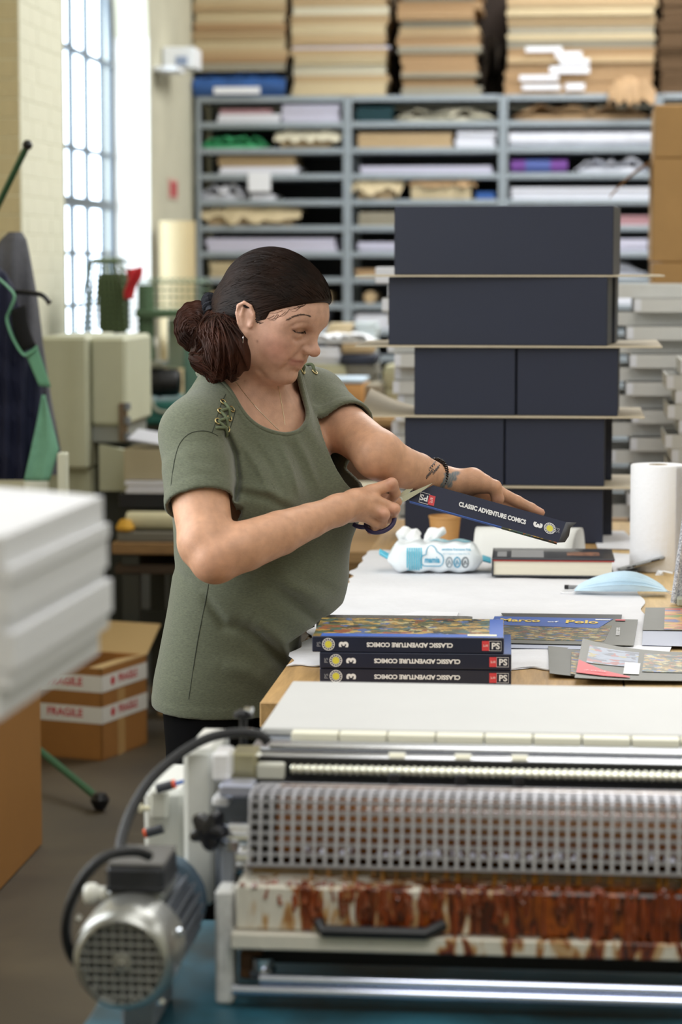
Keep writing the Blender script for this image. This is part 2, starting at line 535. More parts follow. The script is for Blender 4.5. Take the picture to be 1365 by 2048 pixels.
# =================================================================== shelving with its contents
RY = 13.6; RD = 0.6
def rx(px, py=400): return float(atY(px, py, RY)[0])
def rz_(py): return float(atY(700, py, RY)[2])
M_rack = mat('rack_grey_steel', '#9aa3ab', 0.45, 0.25, var=0.05, scale=12)
M_rackback = mat('rack_interior_shade', '#2a2c30', 0.7)
SH = [rz_(191 + 52 * i) for i in range(0, 16)]          # top faces of the shelf boards
SH = [z for z in SH if z > 0.03]
postx = [rx(393), rx(695), rx(1006), rx(1316), rx(1626)]
bayname = ['left', 'middle', 'right', 'far right']
PITCHX = postx[1] - postx[0]
for bi in range(4):
    x0, x1 = postx[bi] + 0.025, postx[bi + 1] - 0.025
    rk = thing('shelving_bay', {0: 'grey steel shelving bay nearest the window, loaded with paper', 1: 'middle grey steel shelving bay behind the woman', 2: 'grey steel shelving bay behind the dark boxes', 3: 'grey steel shelving bay mostly hidden behind brown cartons'}[bi], 'shelving', ((x0 + x1) / 2, RY + RD / 2, 0), 'bays of grey steel shelving')
    for xs in (x0 - 0.0125, x1 + 0.0125):
        for yy in (RY, RY + RD - 0.04):
            b = MB(); b.bx(xs - 0.0118, xs + 0.0118, yy, yy + 0.04, 0, SH[0] - 0.002, 0.003)
            b.build('post', M_rack, rk)
    for z in SH:
        b = MB(); b.bx(x0, x1, RY + 0.002, RY + RD - 0.045, z - 0.034, z, 0.004)
        b.build('shelf_board', M_rack, rk)
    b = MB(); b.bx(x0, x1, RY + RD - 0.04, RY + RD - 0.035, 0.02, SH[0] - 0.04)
    b.build('back_panel', M_rackback, rk)  # dark sheet standing in for the shadowed depth of the shelves

TONES = {
 'white': '#dfe0ea', 'lilac': '#c9c7da', 'cream': '#cfc8b2', 'kraft': '#a98a66', 'tan': '#b9a07c', 'palecard': '#c6b593',
 'green': '#57c98a', 'pink': '#b98d93', 'teal': '#173b42', 'dark': '#23252b', 'blue': '#31599c', 'purple': '#6d3f8c', 'greyc': '#9b9483', 'brown': '#5c452c'}
def paper_mat(tone):
    return mat('paper_' + tone, TONES[tone], 0.75, var=0.10, scale=3.0, stretch=(1.0, 1.0, 45.0), bump=0.25, bscale=14)
def crumple_mat(tone):
    return mat('crumpled_' + tone, TONES[tone], 0.7, var=0.12, scale=14, bump=0.8, bscale=22)
def noise3(p, s, seed=0.0):
    return math.sin(p[0] * s * 1.3 + seed) * math.sin(p[1] * s * 1.7 + seed * 2.1) + 0.6 * math.sin(p[0] * s * 2.9 + p[1] * s * 2.3 + seed * 3.3)
def stack_geo(b, x0, x1, y0, y1, z0, z1, layer=0.02, jit=0.008, r=rnd):
    n = max(1, int(round((z1 - z0) / layer)))
    for i in range(n):
        a = z0 + (z1 - z0) * i / n; c = z0 + (z1 - z0) * (i + 1) / n
        jx, jy = r.uniform(-jit, jit), r.uniform(-jit, jit)
        b.bx(x0 + jx, x1 + jx, y0 + jy, y1 + jy, a, c - 0.0006, 0.0015)
def crumple_geo(b, x0, x1, y0, y1, z0, h, seed, droop=0.0, nu=14, nv=10):
    r = random.Random(int(seed * 100))
    hs = [[r.random() for _ in range(nu + 1)] for _ in range(nv + 1)]
    def fn(u, v):
        i, j = int(round(u * nu)), int(round(v * nv))
        e = min(1, 6 * u, 6 * (1 - u)) * min(1, 5 * (1 - v))
        z = z0 + h * (0.35 + 0.65 * hs[j][i]) * (0.15 + 0.85 * e)
        y = y0 + (y1 - y0) * v + r.uniform(-.004, .004)
        if v == 0 and droop:
            y -= 0.03 * hs[j][i]; z = z0 - droop * (0.3 + 0.7 * hs[j][i])
        return (x0 + (x1 - x0) * u + r.uniform(-.006, .006), y, max(z, z0 + 0.004) if not (v == 0 and droop) else z)
    b.slab(fn, nu, nv, 0.003)
ORD = ['top', 'first', 'second', 'third', 'fourth', 'fifth', 'sixth', 'seventh', 'eighth', 'ninth', 'tenth', 'eleventh']
# (bay, board it lies on, x0, x1, height px, kind, tone, label words)
RACK = [
 (0, 1, 436, 560, 16, 'stack', 'white', 'low white paper stack with pink sheets on top'),
 (0, 1, 566, 680, 34, 'stack', 'lilac', 'tall lilac-white paper stack filling the right half'),
 (0, 2, 402, 538, 24, 'crumple', 'green', 'bright green crumpled plastic wrap'),
 (0, 2, 548, 680, 34, 'drape', 'cream', 'crumpled cream paper drooping over the board edge'),
 (0, 3, 440, 596, 14, 'stack', 'white', 'white paper stack under tan sheets'),
 (0, 4, 394, 490, 32, 'crumple', 'white', 'loose heap of white papers'),
 (0, 4, 500, 548, 10, 'stack', 'white', 'small white paper bundle at the board edge'),
 (0, 5, 402, 600, 38, 'drape', 'palecard', 'torn kraft parcel with a crumpled wrapper'),
 (0, 6, 412, 670, 26, 'stack', 'lilac', 'wide flat stack of grey-white paper'),
 (0, 7, 420, 560, 30, 'stack', 'palecard', 'pale card stack'),
 (0, 8, 420, 660, 22, 'stack', 'tan', 'tan board stack'),
 (0, 9, 410, 650, 34, 'stack', 'white', 'white paper stack'),
 (1, 1, 714, 786, 28, 'stack', 'teal', 'dark teal folder stack'),
 (1, 1, 790, 990, 26, 'crumple', 'cream', 'cream paper bundle with curled ends'),
 (1, 2, 714, 902, 28, 'stack', 'tan', 'tan card stack with a white tag'),
 (1, 2, 912, 990, 30, 'stack', 'white', 'white paper stack'),
 (1, 3, 722, 985, 14, 'stack', 'lilac', 'thin lilac sheets'),
 (1, 4, 704, 806, 46, 'drape', 'palecard', 'bulging kraft paper parcel torn open'),
 (1, 4, 822, 942, 46, 'box', 'palecard', 'pale card box with a curled brown wrapper'),
 (1, 4, 955, 992, 14, 'stack', 'blue', 'small blue packet'),
 (1, 5, 718, 985, 26, 'stack', 'greyc', 'dull grey board stack'),
 (1, 6, 716, 985, 18, 'stack', 'lilac', 'pinkish white paper stack'),
 (1, 7, 712, 985, 16, 'stack', 'kraft', 'flat kraft board stack'),
 (1, 8, 716, 764, 24, 'roll', 'tan', 'short tan roll'),
 (1, 9, 712, 985, 30, 'stack', 'white', 'white paper stack'),
 (2, 1, 1022, 1300, 34, 'crumple', 'kraft', 'long crumpled kraft paper bundle'),
 (2, 2, 1018, 1305, 30, 'rollx', 'white', 'long fat white paper roll'),
 (2, 3, 1022, 1135, 26, 'rollx', 'purple', 'purple roll with a blue middle'),
 (2, 3, 1150, 1300, 30, 'crumple', 'white', 'white paper heap rising to the right'),
 (2, 4, 1022, 1300, 22, 'stack', 'white', 'wide white paper stack'),
 (2, 5, 1022, 1300, 18, 'stack', 'pink', 'dull pink board stack'),
 (2, 6, 1022, 1300, 24, 'stack', 'lilac', 'grey-white paper stack'),
 (2, 7, 1022, 1300, 30, 'crumple', 'white', 'bundle of loose white sheets'),
 (2, 8, 1022, 1300, 24, 'stack', 'white', 'flat white paper stack'),
 (3, 1, 1330, 1600, 30, 'stack', 'tan', 'tan board stack'),
]
KINDN = {'stack': ('paper_stack', 'paper stack'), 'crumple': ('crumpled_paper', 'paper'), 'drape': ('paper_parcel', 'parcel'), 'box': ('card_box', 'box'), 'roll': ('paper_roll', 'roll'), 'rollx': ('paper_roll', 'roll')}
for i, (bay, bo, a, c, hpx, kind, tone, lab) in enumerate(RACK):
    x0, x1 = rx(a), rx(c); z0 = SH[bo] + 0.0005; h = hpx / 353.0
    y0, y1 = RY + 0.02, RY + 0.42
    lb = '%s on the %s shelf below the top of the %s bay' % (lab, ORD[bo], bayname[bay])
    nm, ct = KINDN[kind]
    if len(lb.split()) > 16: lb = '%s, %s shelf down in the %s bay' % (lab, ORD[bo], bayname[bay])
    b = MB()
    if kind == 'stack':
        stack_geo(b, x0, x1, y0, y1, z0, z0 + h)
        o = b.build(nm, paper_mat(tone), label=lb, cat=ct)
    elif kind == 'box':
        t = thing(nm, lb, ct, ((x0 + x1) / 2, (y0 + y1) / 2, z0))
        b.bx(x0, x1, y0, y1, z0, z0 + h * .72, 0.004); b.build('carton_body', paper_mat(tone), t)
        b = MB(); crumple_geo(b, x0 - .01, x1 + .03, y0 - 0.01, y1, z0 + h * .72, h * .3, 3.3 + i, 0.03); b.build('wrapper', crumple_mat('kraft'), t)
    elif kind == 'crumple':
        b.bx(x0 + .02, x1 - .02, y0 + .03, y1, z0, z0 + h * .35, 0.004)
        crumple_geo(b, x0, x1, y0, y1, z0 + 0.002, h, 1.7 + i); b.build(nm, crumple_mat(tone), label=lb, cat=ct, smooth=60)
    elif kind == 'drape':
        t = thing(nm, lb, ct, ((x0 + x1) / 2, (y0 + y1) / 2, z0))
        b.bx(x0 + .03, x1 - .05, y0 + .015, y1, z0, z0 + h * .8, 0.006); b.build('contents', paper_mat('tan'), t)
        b = MB(); crumple_geo(b, x0, x1, y0 - 0.012, y1, z0 + h * .8, h * .35, 5.1 + i, 0.09 if 'kraft' in lab else 0.05); b.build('wrapper', crumple_mat(tone), t, smooth=60)
    else:
        if kind == 'roll':
            b.lathe([(h / 2, 0), (h / 2, .35)], ((x0 + x1) / 2, y0, z0 + h / 2), 20, (0, 1, 0))
            b.build(nm, paper_mat(tone), label=lb, cat=ct)
        else:
            rr = h / 2
            t = thing(nm, lb, ct, ((x0 + x1) / 2, y0 + rr, z0))
            b.lathe([(rr * .35, 0), (rr, 0), (rr, x1 - x0), (rr * .35, x1 - x0)], (x0, y0 + rr, z0 + rr), 20, (1, 0, 0)); b.build('roll_body', crumple_mat(tone), t)
            if tone == 'purple':
                b = MB(); b.lathe([(rr + .001, .08), (rr + .001, .22)], (x0, y0 + rr, z0 + rr), 20, (1, 0, 0)); b.build('blue_band', mat('blue_wrap', '#4c5c9c', .6), t)
# extra pieces lying on other contents
b = MB(); stack_geo(b, rx(436), rx(540), RY + .05, RY + .4, SH[1] + 17 / 353, SH[1] + 27 / 353)
b.build('paper_stack', paper_mat('pink'), label='thin dull pink sheets lying on white paper near the rack top', cat='paper stack')
b = MB(); stack_geo(b, rx(436), rx(590), RY + .05, RY + .4, SH[3] + 15 / 353, SH[3] + 36 / 353)
b.build('paper_stack', paper_mat('tan'), label='tan sheets lying on a white paper stack in the left bay', cat='paper stack')
b = MB(); b.bx(rx(497), rx(542), RY - 0.006, RY - 0.003, SH[3] - .10, SH[3] + 0.01)
b.build('note_sheet', mat('note_white', '#eef0f8', .6), label='white note sheet hanging in front of a shelf edge', cat='sheet')

# ------------------------------------------------- stacks of flat board on top of the shelving
ORDB = ['bottom', 'second', 'third', 'fourth', 'fifth', 'sixth', 'seventh', 'eighth', 'ninth', 'tenth', 'eleventh', 'twelfth', 'thirteenth']
TW = {'kraft': 'brown board bundle', 'tan': 'tan board bundle', 'palecard': 'pale board bundle', 'cream': 'cream board bundle', 'greyc': 'grey board bundle', 'lilac': 'lilac bundle', 'brown': 'dark brown board bundle'}
def board_stack(px0, px1, ylist, tones, label, group, jit=0.012, dep=0.5, labels_white=False):
    r = random.Random(int(px0))
    z = SH[0] + 0.001
    for i, (hpx, tone) in enumerate(ylist):
        h = hpx / 353
        a, c = rx(px0, 100) + r.uniform(-jit, jit), rx(px1, 100) + r.uniform(-jit, jit)
        b = MB(); stack_geo(b, a, c, RY + 0.03 + r.uniform(-jit, jit), RY + .03 + dep, z, z + h, 0.018, 0.006, r)
        o = b.build('board_bundle', paper_mat(tone), label=(TW[tone] + ', ' + (ORDB[i] + ' from the bottom of ' if i else 'bottom one of ') + label), cat='board bundle', group=group)
        z += h + 0.0008
    return z
def ser(r, hs, total, tones):
    out = []; t = 0
    while t < total:
        h = r.choice(hs); out.append((h, r.choice(tones))); t += h
    return out
q = random.Random(11)
# left stack rests on a blue bag
bg_ = thing('plastic_bag', 'blue plastic bag with a white label under the left stack of boards', 'bag', ((rx(390) + rx(570)) / 2, RY + .25, SH[0]))
b = MB(); stack_geo(b, rx(405), rx(560), RY + .06, RY + .45, SH[0] + 0.001, SH[0] + 0.10, 0.03, 0.004)
b.build('contents', mat('bag_blue', '#2c4f86', 0.35, var=.2, scale=20), bg_)
b = MB(); crumple_geo(b, rx(388), rx(572), RY + 0.005, RY + .45, SH[0] + 0.085, 0.05, 9.3, 0.0); 
b.grid(lambda u, v: (rx(388) + (rx(572) - rx(388)) * u, RY + .004 - .02 * math.sin(v * PI) + .006 * math.sin(u * 40 + v * 9), SH[0] + 0.002 + 0.1 * v), 16, 6)
b.build('bag_skin', mat('bag_blue_film', '#2f5796', 0.3, var=.3, scale=25, bump=.6), bg_, smooth=60)
b = MB(); b.bx(rx(430), rx(522), RY - .022, RY - .019, SH[0] + .012, SH[0] + .05); b.build('label_strip', mat('note_white', '#eef0f8', .6), bg_)
zz = SH[0]
SH0 = SH[0]; SH[0] = SH0 + 0.14
board_stack(388, 572, [(16, 'greyc'), (12, 'kraft'), (14, 'tan'), (17, 'palecard'), (15, 'tan'), (18, 'kraft'), (20, 'palecard'), (18, 'tan'), (14, 'palecard'), (22, 'tan'), (18, 'palecard')], None,
            'the stack above the blue bag', 'boards stacked above the blue bag')
SH[0] = SH0
b = MB(); crumple_geo(b, rx(574), rx(583), RY - .01, RY + .3, SH0 + .002, .2, 4.4, 0)
b.build('black_bag', mat('black_film', '#0d0d10', .4, bump=.6), label='black crumpled plastic between two stacks of boards above the shelving', cat='bag', smooth=60)
board_stack(584, 774, [(26, 'palecard'), (14, 'tan'), (20, 'cream'), (16, 'palecard'), (14, 'tan'), (5, 'lilac'), (22, 'tan'), (20, 'palecard'), (18, 'tan'), (16, 'cream'), (20, 'tan'), (18, 'palecard'), (20, 'tan')], None,
            'the pale stack left of the dark gap', 'boards in the second stack')
board_stack(797, 956, [(16, 'greyc'), (18, 'kraft'), (8, 'greyc'), (20, 'kraft'), (18, 'kraft'), (14, 'greyc'), (20, 'kraft'), (16, 'tan'), (12, 'greyc'), (20, 'kraft'), (18, 'kraft'), (10, 'greyc'), (22, 'kraft')], None,
            'the brown stack right of the dark gap', 'boards in the third stack', jit=0.025)
zt = board_stack(1012, 1310, [(14, 'kraft'), (16, 'kraft'), (14, 'kraft'), (15, 'kraft'), (14, 'tan'), (15, 'kraft'), (14, 'greyc'), (12, 'palecard'), (14, 'greyc'), (20, 'tan'), (16, 'palecard'), (20, 'tan'), (22, 'palecard')], None,
            'the wide stack with white tags', 'boards in the tagged stack', jit=0.014)
for i, (a, c, y0, y1) in enumerate([(1052, 1125, 97, 107), (1112, 1165, 107, 120), (1120, 1180, 121, 132), (1100, 1180, 136, 150), (1040, 1118, 153, 164), (1045, 1122, 172, 182), (1132, 1170, 170, 183)]):
    b = MB(); b.bx(rx(a, y0), rx(c, y0), RY - .006, RY - .003, rz_(y1), rz_(y0))
    b.build('tag', mat('note_white', '#eef0f8', .6), label='white paper tag, %s from the top on the wide board stack' % ['first', 'second', 'third', 'fourth', 'fifth', 'sixth', 'seventh'][i], cat='tag', group='white tags on the boards')
board_stack(1322, 1600, [(20, 'brown')] * 11, None, 'the dark stack above the cartons', 'dark boards above the cartons')
b = MB(); crumple_geo(b, rx(962), rx(1008), RY + .1, RY + .45, SH0 + .002, .35, 6.6, 0)
b.build('wrapping_heap', mat('dark_wrap', '#33291f', .7, var=.3, scale=15, bump=.6), label='dark heap of wrapping in the gap beside the rightmost stack of boards', cat='wrapping', smooth=60)
b = MB(); crumple_geo(b, rx(1215), rx(1308), RY - .05, RY + .02, SH0 - .0, .1, 8.8, 0.07)
b.build('crumpled_paper', crumple_mat('kraft'), label='crumpled kraft paper poking over the rack edge by the cartons', cat='paper', smooth=60)

b = MB(); b.bx(rx(578, 100), rx(1420, 100), RY + .57, RY + .59, SH0 + .002, SH0 + 1.2, .003)
b.build('gap_backdrop', mat('gap_backdrop_brown', '#2b2019', .8, var=.2, scale=5), label='large dark brown backdrop added to darken the gaps between stacks above the shelving', cat='board')  # backdrop added so the gaps between the stacks come out dark
# =================================================================== workbench and the things on it
TZ = 0.86; TX = -0.478
M_wood = mat('bench_wood', '#b08d5c', 0.6, var=0.22, scale=5, stretch=(14, 1.2, 14), bump=0.2, bscale=10)
M_woodpale = mat('bench_wood_pale', '#c8aa78', 0.6, var=0.15, scale=5, stretch=(14, 1.2, 14), bump=0.2, bscale=10)
M_wooddark = mat('bench_wood_dark', '#6e5438', 0.65, var=0.25, scale=5, stretch=(10, 10, 2))
bench = thing('workbench', 'long wooden workbench the woman works at, covered with a white cloth', 'workbench', (0.1, 5.0, 0))
YN = 3.644; YF = 6.35
xs = [TX, -0.30, -0.115, 0.085, 0.29, 0.49, 0.70]
for i in range(6):
    b = MB(); b.bx(xs[i] + .0008, xs[i + 1] - .0008, YN + rnd.uniform(0, .004), YF, TZ - .04, TZ, 0.002)
    b.build('plank', M_woodpale if i % 2 else M_wood, bench)
b = MB(); b.bx(TX + .005, 0.695, YN + .006, YN + .03, TZ - .13, TZ - .041); b.bx(TX + .005, .695, YF - .05, YF - .025, TZ - .13, TZ - .041)
b.bx(TX + .005, TX + .03, YN + .03, YF - .05, TZ - .13, TZ - .041); b.bx(.67, .695, YN + .03, YF - .05, TZ - .13, TZ - .041)
b.build('apron', M_wooddark, bench)
for x in (TX + .07, .64):
    for y in (YN + .07, YF - .09):
        b = MB(); b.box((x, y, (TZ - .04) / 2), (.07, .07, TZ - .045), None, .004); b.build('leg', M_wooddark, bench)

# white cloth, ragged edges
M_cloth = mat('white_cloth', '#dedee2', 0.85, var=0.06, scale=5, bump=0.35, bscale=60)
c0 = on(612, 1292, TZ)
def cloth_fn(u, v):
    r = noise3((u * 3, v * 5), 3.1, 1.2)
    y = 3.97 + (5.62 - 3.97) * v
    xl = TX + .004 + 0.012 * math.sin(v * 60) * math.sin(v * 23) * (1 if v < .8 else .4) + (0.0 if v < .93 else 0)
    xr = 0.0 + 0.14 * min(1, v / .12) + .006 * math.sin(v * 40)
    x = xl + (xr - xl) * u
    if v == 0: y += .012 * math.sin(u * 46) + .02 * math.sin(u * 9)
    if v == 1: y += .015 * math.sin(u * 31)
    z = TZ + .0035 + .0008 * r + .0012 * math.sin(u * 9 + v * 6) * math.sin(v * 13)
    return (x, y, max(z, TZ + .0032))
b = MB(); b.slab(cloth_fn, 40, 60, 0.002)
b.build('table_cloth', M_cloth, label='white cloth with ragged edges spread over the workbench', cat='cloth', smooth=60)

# ---- hardback volumes
M_navy = mat('navy_cover', '#1d2338', 0.35, var=.05, scale=30, coat=.15)
M_page = mat('page_block', '#ddd6c3', 0.8, var=.08, scale=4, stretch=(1, 1, 200))
M_ink = mat('white_ink', '#e9e9ec', 0.5)
M_inkred = mat('red_ink', '#d2434a', 0.5)
M_inkyellow = mat('yellow_ink', '#d8d04c', 0.5)
M_blueedge = mat('blue_cover', '#27509a', 0.35, var=.1, scale=25)
COMIC = [(0.0, '#2a2c22'), (0.12, '#b08a42'), (0.24, '#585c3a'), (0.36, '#4a6296'), (0.44, '#7d6838'), (0.55, '#3f615c'), (0.66, '#b99a50'), (0.76, '#8f5234'), (0.84, '#4a4d35'), (0.94, '#b8ad80')]
M_comic = ramp_mat('comic_art', COMIC, 62, 0.35, distort=2.2, coat=.2)
M_comic2 = ramp_mat('comic_art_fine', COMIC, 90, 0.35, distort=2.0, coat=.2, seed=3.1)
M_comicblue = mat('comic_blue', '#3d62b4', 0.35)
def ring_geo(b, c, u, w, r0, r1, n=28, lift=.0005):
    u = np.array(u, float); w = np.array(w, float); nn = np.cross(u, w)
    vs = []
    for k in range(n):
        a = 2 * PI * k / n
        d = u * math.cos(a) + w * math.sin(a)
        vs += [np.array(c) + d * r0 + nn * lift, np.array(c) + d * r1 + nn * lift]
    b.add(vs, [(2 * k, 2 * k + 1, (2 * k + 3) % (2 * n), (2 * k + 2) % (2 * n)) for k in range(n)])
def disc_geo(b, c, u, w, r, n=24, lift=.0005):
    u = np.array(u, float); w = np.array(w, float); nn = np.cross(u, w)
    b.add([np.array(c) + (u * math.cos(2 * PI * k / n) + w * math.sin(2 * PI * k / n)) * r + nn * lift for k in range(n)], [tuple(range(n))])
def rect_geo(b, c, u, w, a, h, lift=.0005):
    u = np.array(u, float); w = np.array(w, float); nn = np.cross(u, w); c = np.array(c, float) + nn * lift
    b.add([c - u * a / 2 - w * h / 2, c + u * a / 2 - w * h / 2, c + u * a / 2 + w * h / 2, c - u * a / 2 + w * h / 2], [(0, 1, 2, 3)])
def spine_print(parent, c, u, w, L, T):
    """print on a spine: u = reading direction, w = up of the lettering, L length, T thickness"""
    c = np.array(c, float); u = np.array(u, float); w = np.array(w, float)
    lettering('title_lettering', 'CLASSIC ADVENTURE COMICS', M_ink, parent, c + u * L * -.01, u, w, height=T * .30, width=L * .45, bold=.045)
    lettering('volume_number', '3', M_ink, parent, c + u * L * .335, -w, u, height=T * .62, bold=.05)
    b = MB(); ring_geo(b, c + u * L * .415, u, w, T * .36, T * .40); ring_geo(b, c + u * L * .415, u, w, T * .235, T * .265)
    for k in range(14):
        a = 2 * PI * k / 14
        rect_geo(b, c + u * L * .415 + (u * math.cos(a) + w * math.sin(a)) * T * .315, u * math.cos(a) + w * math.sin(a), -u * math.sin(a) + w * math.cos(a), T * .05, T * .06)
    b.build('badge_ring', M_ink, parent, smooth=None, recalc=False)
    b = MB(); disc_geo(b, c + u * L * .415, u, w, T * .22); b.build('badge_disc', M_inkyellow, parent, smooth=None, recalc=False)
    lettering('small_mark', 'PS', mat('grey_ink', '#8b8d96', .5), parent, c + u * L * .466, -w, u, height=T * .24, bold=.01)
    lettering('publisher_mark', 'PS', M_ink, parent, c - u * L * .458, -u, -w, height=T * .42, bold=.03)
    b = MB()
    for (dx, dy, aa, hh) in ((-.0, .30, .062, .02), (0, -.30, .062, .02), (-.031, 0, .0015, .62), (.031, 0, .0015, .62)):
        rect_geo(b, c - u * L * .455 + u * dx * L + w * dy * T, u, w, aa * L, max(hh * T, .0006))
    b.build('publisher_frame', M_ink, parent, smooth=None, recalc=False)
    b = MB(); rect_geo(b, c - u * L * .405, u, w, L * .038, T * .62); b.build('red_panel', M_inkred, parent, smooth=None, recalc=False)
    lettering('red_panel_lettering', 'art', mat('pale_ink', '#f0c9c9', .5), parent, c - u * L * .405, u, w, width=L * .026, bold=.01, lift=.0008)

def hardback(loc, rz, L, W, T, label, group, cover_mat, dx=0):
    """spine towards -y, length along x"""
    M = TR(loc, rz)
    t = thing('hardback_book', label, 'book', loc, group)
    b = MB(M); b.bx(-L / 2, L / 2, 0, W, T - .003, T, .0008); o = b.build('front_cover', cover_mat, t)
    b = MB(M); b.bx(-L / 2, L / 2, 0, W, 0, .003, .0008); b.build('back_cover', M_navy, t)
    b = MB(M); b.bx(-L / 2, L / 2, -.003, .0005, 0, T, .0012); b.build('spine', M_navy, t)
    b = MB(M); b.bx(-L / 2 + .004, L / 2 - .004, .002, W - .004, .0032, T - .0032); b.build('page_block', M_page, t)
    u = np.array(M.to_3x3() @ Vector((-1, 0, 0))); w = np.array((0, 0, -1.0))
    c = np.array(M @ Vector((0, -.003, T / 2)))
    spine_print(t, c, u, w, L, T)
    return t, M
pA = on(627, 1303, TZ + .052); pB = on(1008, 1303, TZ + .052)
Lb = .307
cx = (pA[0] + pB[0]) / 2; cy = pA[1]
t1, M1 = hardback((cx + .012, cy + .002, TZ + .0005), .03, Lb, .205, .0255, 'navy hardback at the bottom of the stack of three books', 'stack of three navy hardbacks', M_blueedge)
t2, M2 = hardback((cx + .012, cy, TZ + .0265), .03, Lb, .205, .0255, 'navy hardback in the middle of the stack of three books', 'stack of three navy hardbacks', M_blueedge)
t3, M3 = hardback((cx, cy + .0, TZ + .0525), .03, Lb, .205, .0255, 'navy hardback with a comic cover on top of the stack of three books', 'stack of three navy hardbacks', M_comic)
b = MB(M3); b.bx(.13, Lb / 2 - .001, .001, .2, .0255, .0258); b.bx(-.14, .13, .0, .03, .0255, .0257); b.build('blue_border', M_comicblue, t3, smooth=None)
b = MB(M3); b.bx(.095, .142, .012, .03, .0259, .0262); b.build('price_panel', mat('cream_ink', '#d9d5bf', .5), t3, smooth=None)

# grey felt roll poking out left of the books
M_felt = mat('grey_felt', '#8d8c8a', 0.95, var=.15, scale=60, bump=.6, bscale=200)
p = on(625, 1300, TZ)
b = MB(); b.lathe([(.004, 0), (.018, 0), (.019, .01), (.019, .27), (.018, .28), (.004, .28)], (p[0] - .006, p[1] + .135, TZ + .024), 20, (1, .03, 0))
b.build('felt_roll', M_felt, label='grey felt roll sticking out behind the left end of the book stack', cat='roll')

# ---- loose printed jackets
M_card = mat('jacket_grey', '#5a594f', 0.45, var=.05, scale=20)
M_carddark = mat('jacket_dark', '#2c2b28', 0.45)
M_lilacpaper = mat('jacket_back', '#a9aec0', 0.5)
def flat_sheet(name, mt, corners, parent=None, t=.0006, curl=0.0, lift=0.0, nu=10, nv=6, **kw):
    """corners: near-left, near-right, far-right, far-left (3-D)"""
    A, B, C_, D_ = [np.array(c, float) for c in corners]
    def fn(u, v):
        p = (A * (1 - u) + B * u) * (1 - v) + (D_ * (1 - u) + C_ * u) * v
        return (p[0], p[1], p[2] + lift + curl * (1 - u) ** 3 + abs(curl) * .2 * (2 * v - 1) ** 2)
    b = MB(); b.slab(fn, nu, nv, t)
    return b.build(name, mt, parent, smooth=60, **kw)
def quad(pts, z): return [on(x, y, z) for x, y in pts]
zc = TZ + .0085
b_lab = 'jackets laid on the cloth'
o = thing('printed_jacket', 'comic jacket reading Marco Polo lying beside the stack of three books', 'book jacket', on(1130, 1290, TZ + .006), b_lab)
Q = quad([(968, 1285), (1268, 1291), (1277, 1239), (990, 1233)], zc)
flat_sheet('jacket_sheet', M_card, Q, o)
A, B, C_, D_ = [np.array(c) for c in Q]
def onq(u, v, dz=.0006): 
    p = (A * (1 - u) + B * u) * (1 - v) + (D_ * (1 - u) + C_ * u) * v
    return p + np.array([0, 0, dz])
flat_sheet('cover_art', M_comic2, [onq(.03, .12), onq(.80, .12), onq(.83, .72), onq(.0, .75)], o, t=.0003)
flat_sheet('blue_sky', M_comicblue, [onq(0.0, .66, .001), onq(.74, .60, .001), onq(.83, .99, .001), onq(.0, .99, .001)], o, t=.0003)
ru = (B - A) / np.linalg.norm(B - A); rw = np.cross((0, 0, 1), ru)
M_title = mat('yellow_lettering', '#e6c23c', .5)
lettering('title_lettering', 'Marco', M_title, o, onq(.19, .83, .0016), ru, rw, height=.038, width=.075, bold=.03)
lettering('title_lettering', 'Polo', M_title, o, onq(.62, .82, .0016), ru, rw, height=.04, width=.06, bold=.03)
lettering('title_lettering', 'of', M_ink, o, onq(.42, .80, .0016), ru, rw, height=.018, bold=.02)
lettering('spine_lettering', 'CLASSIC ADVENTURE', M_ink, o, onq(.88, .48, .0016), -rw, ru, width=.09, bold=.02)
b = MB(); rect_geo(b, onq(.88, .93, .0012), ru, rw, .018, .016); b.build('red_panel', M_inkred, o, smooth=None, recalc=False)
b = MB(); rect_geo(b, onq(.76, .92, .0014), ru, rw, .028, .012); b.build('price_panel', M_ink, o, smooth=None, recalc=False)
Q2 = quad([(1040, 1285), (1235, 1292), (1245, 1229), (1003, 1226)], TZ + .0072)
flat_sheet('printed_jacket', M_carddark, Q2, None, label='plain dark jacket sheet showing behind the far edge of the top comic jacket', cat='book jacket', group=b_lab)
flat_sheet('printed_jacket', M_lilacpaper, quad([(960, 1294), (1232, 1300), (1240, 1290), (1000, 1285)], TZ + .0062), None, label='pale lilac sheet under the near edge of the top comic jacket', cat='book jacket', group=b_lab)
# sheet with a printed picture at the right edge
o = thing('printed_jacket', 'grey jacket with a colour picture under the glittery sample at the right edge', 'book jacket', on(1330, 1260, TZ + .006), b_lab)
flat_sheet('jacket_sheet', M_card, quad([(1286, 1260), (1420, 1262), (1420, 1215), (1292, 1215)], zc), o)
flat_sheet('picture', ramp_mat('picture_print', [(0, '#b4553f'), (.2, '#c79a4a'), (.4, '#5a6a9c'), (.6, '#c98a63'), (.8, '#7d8c4d')], 60, .4, stretch=(.4, 1, 1)), quad([(1329, 1259), (1420, 1261), (1420, 1216), (1331, 1216)], zc + .001), o, t=.0003)
flat_sheet('printed_jacket', M_lilacpaper, quad([(1285, 1290), (1420, 1294), (1420, 1258), (1287, 1256)], TZ + .007), None, label='pale lilac sheet below the grey jacket at the right edge', cat='book jacket', group=b_lab)
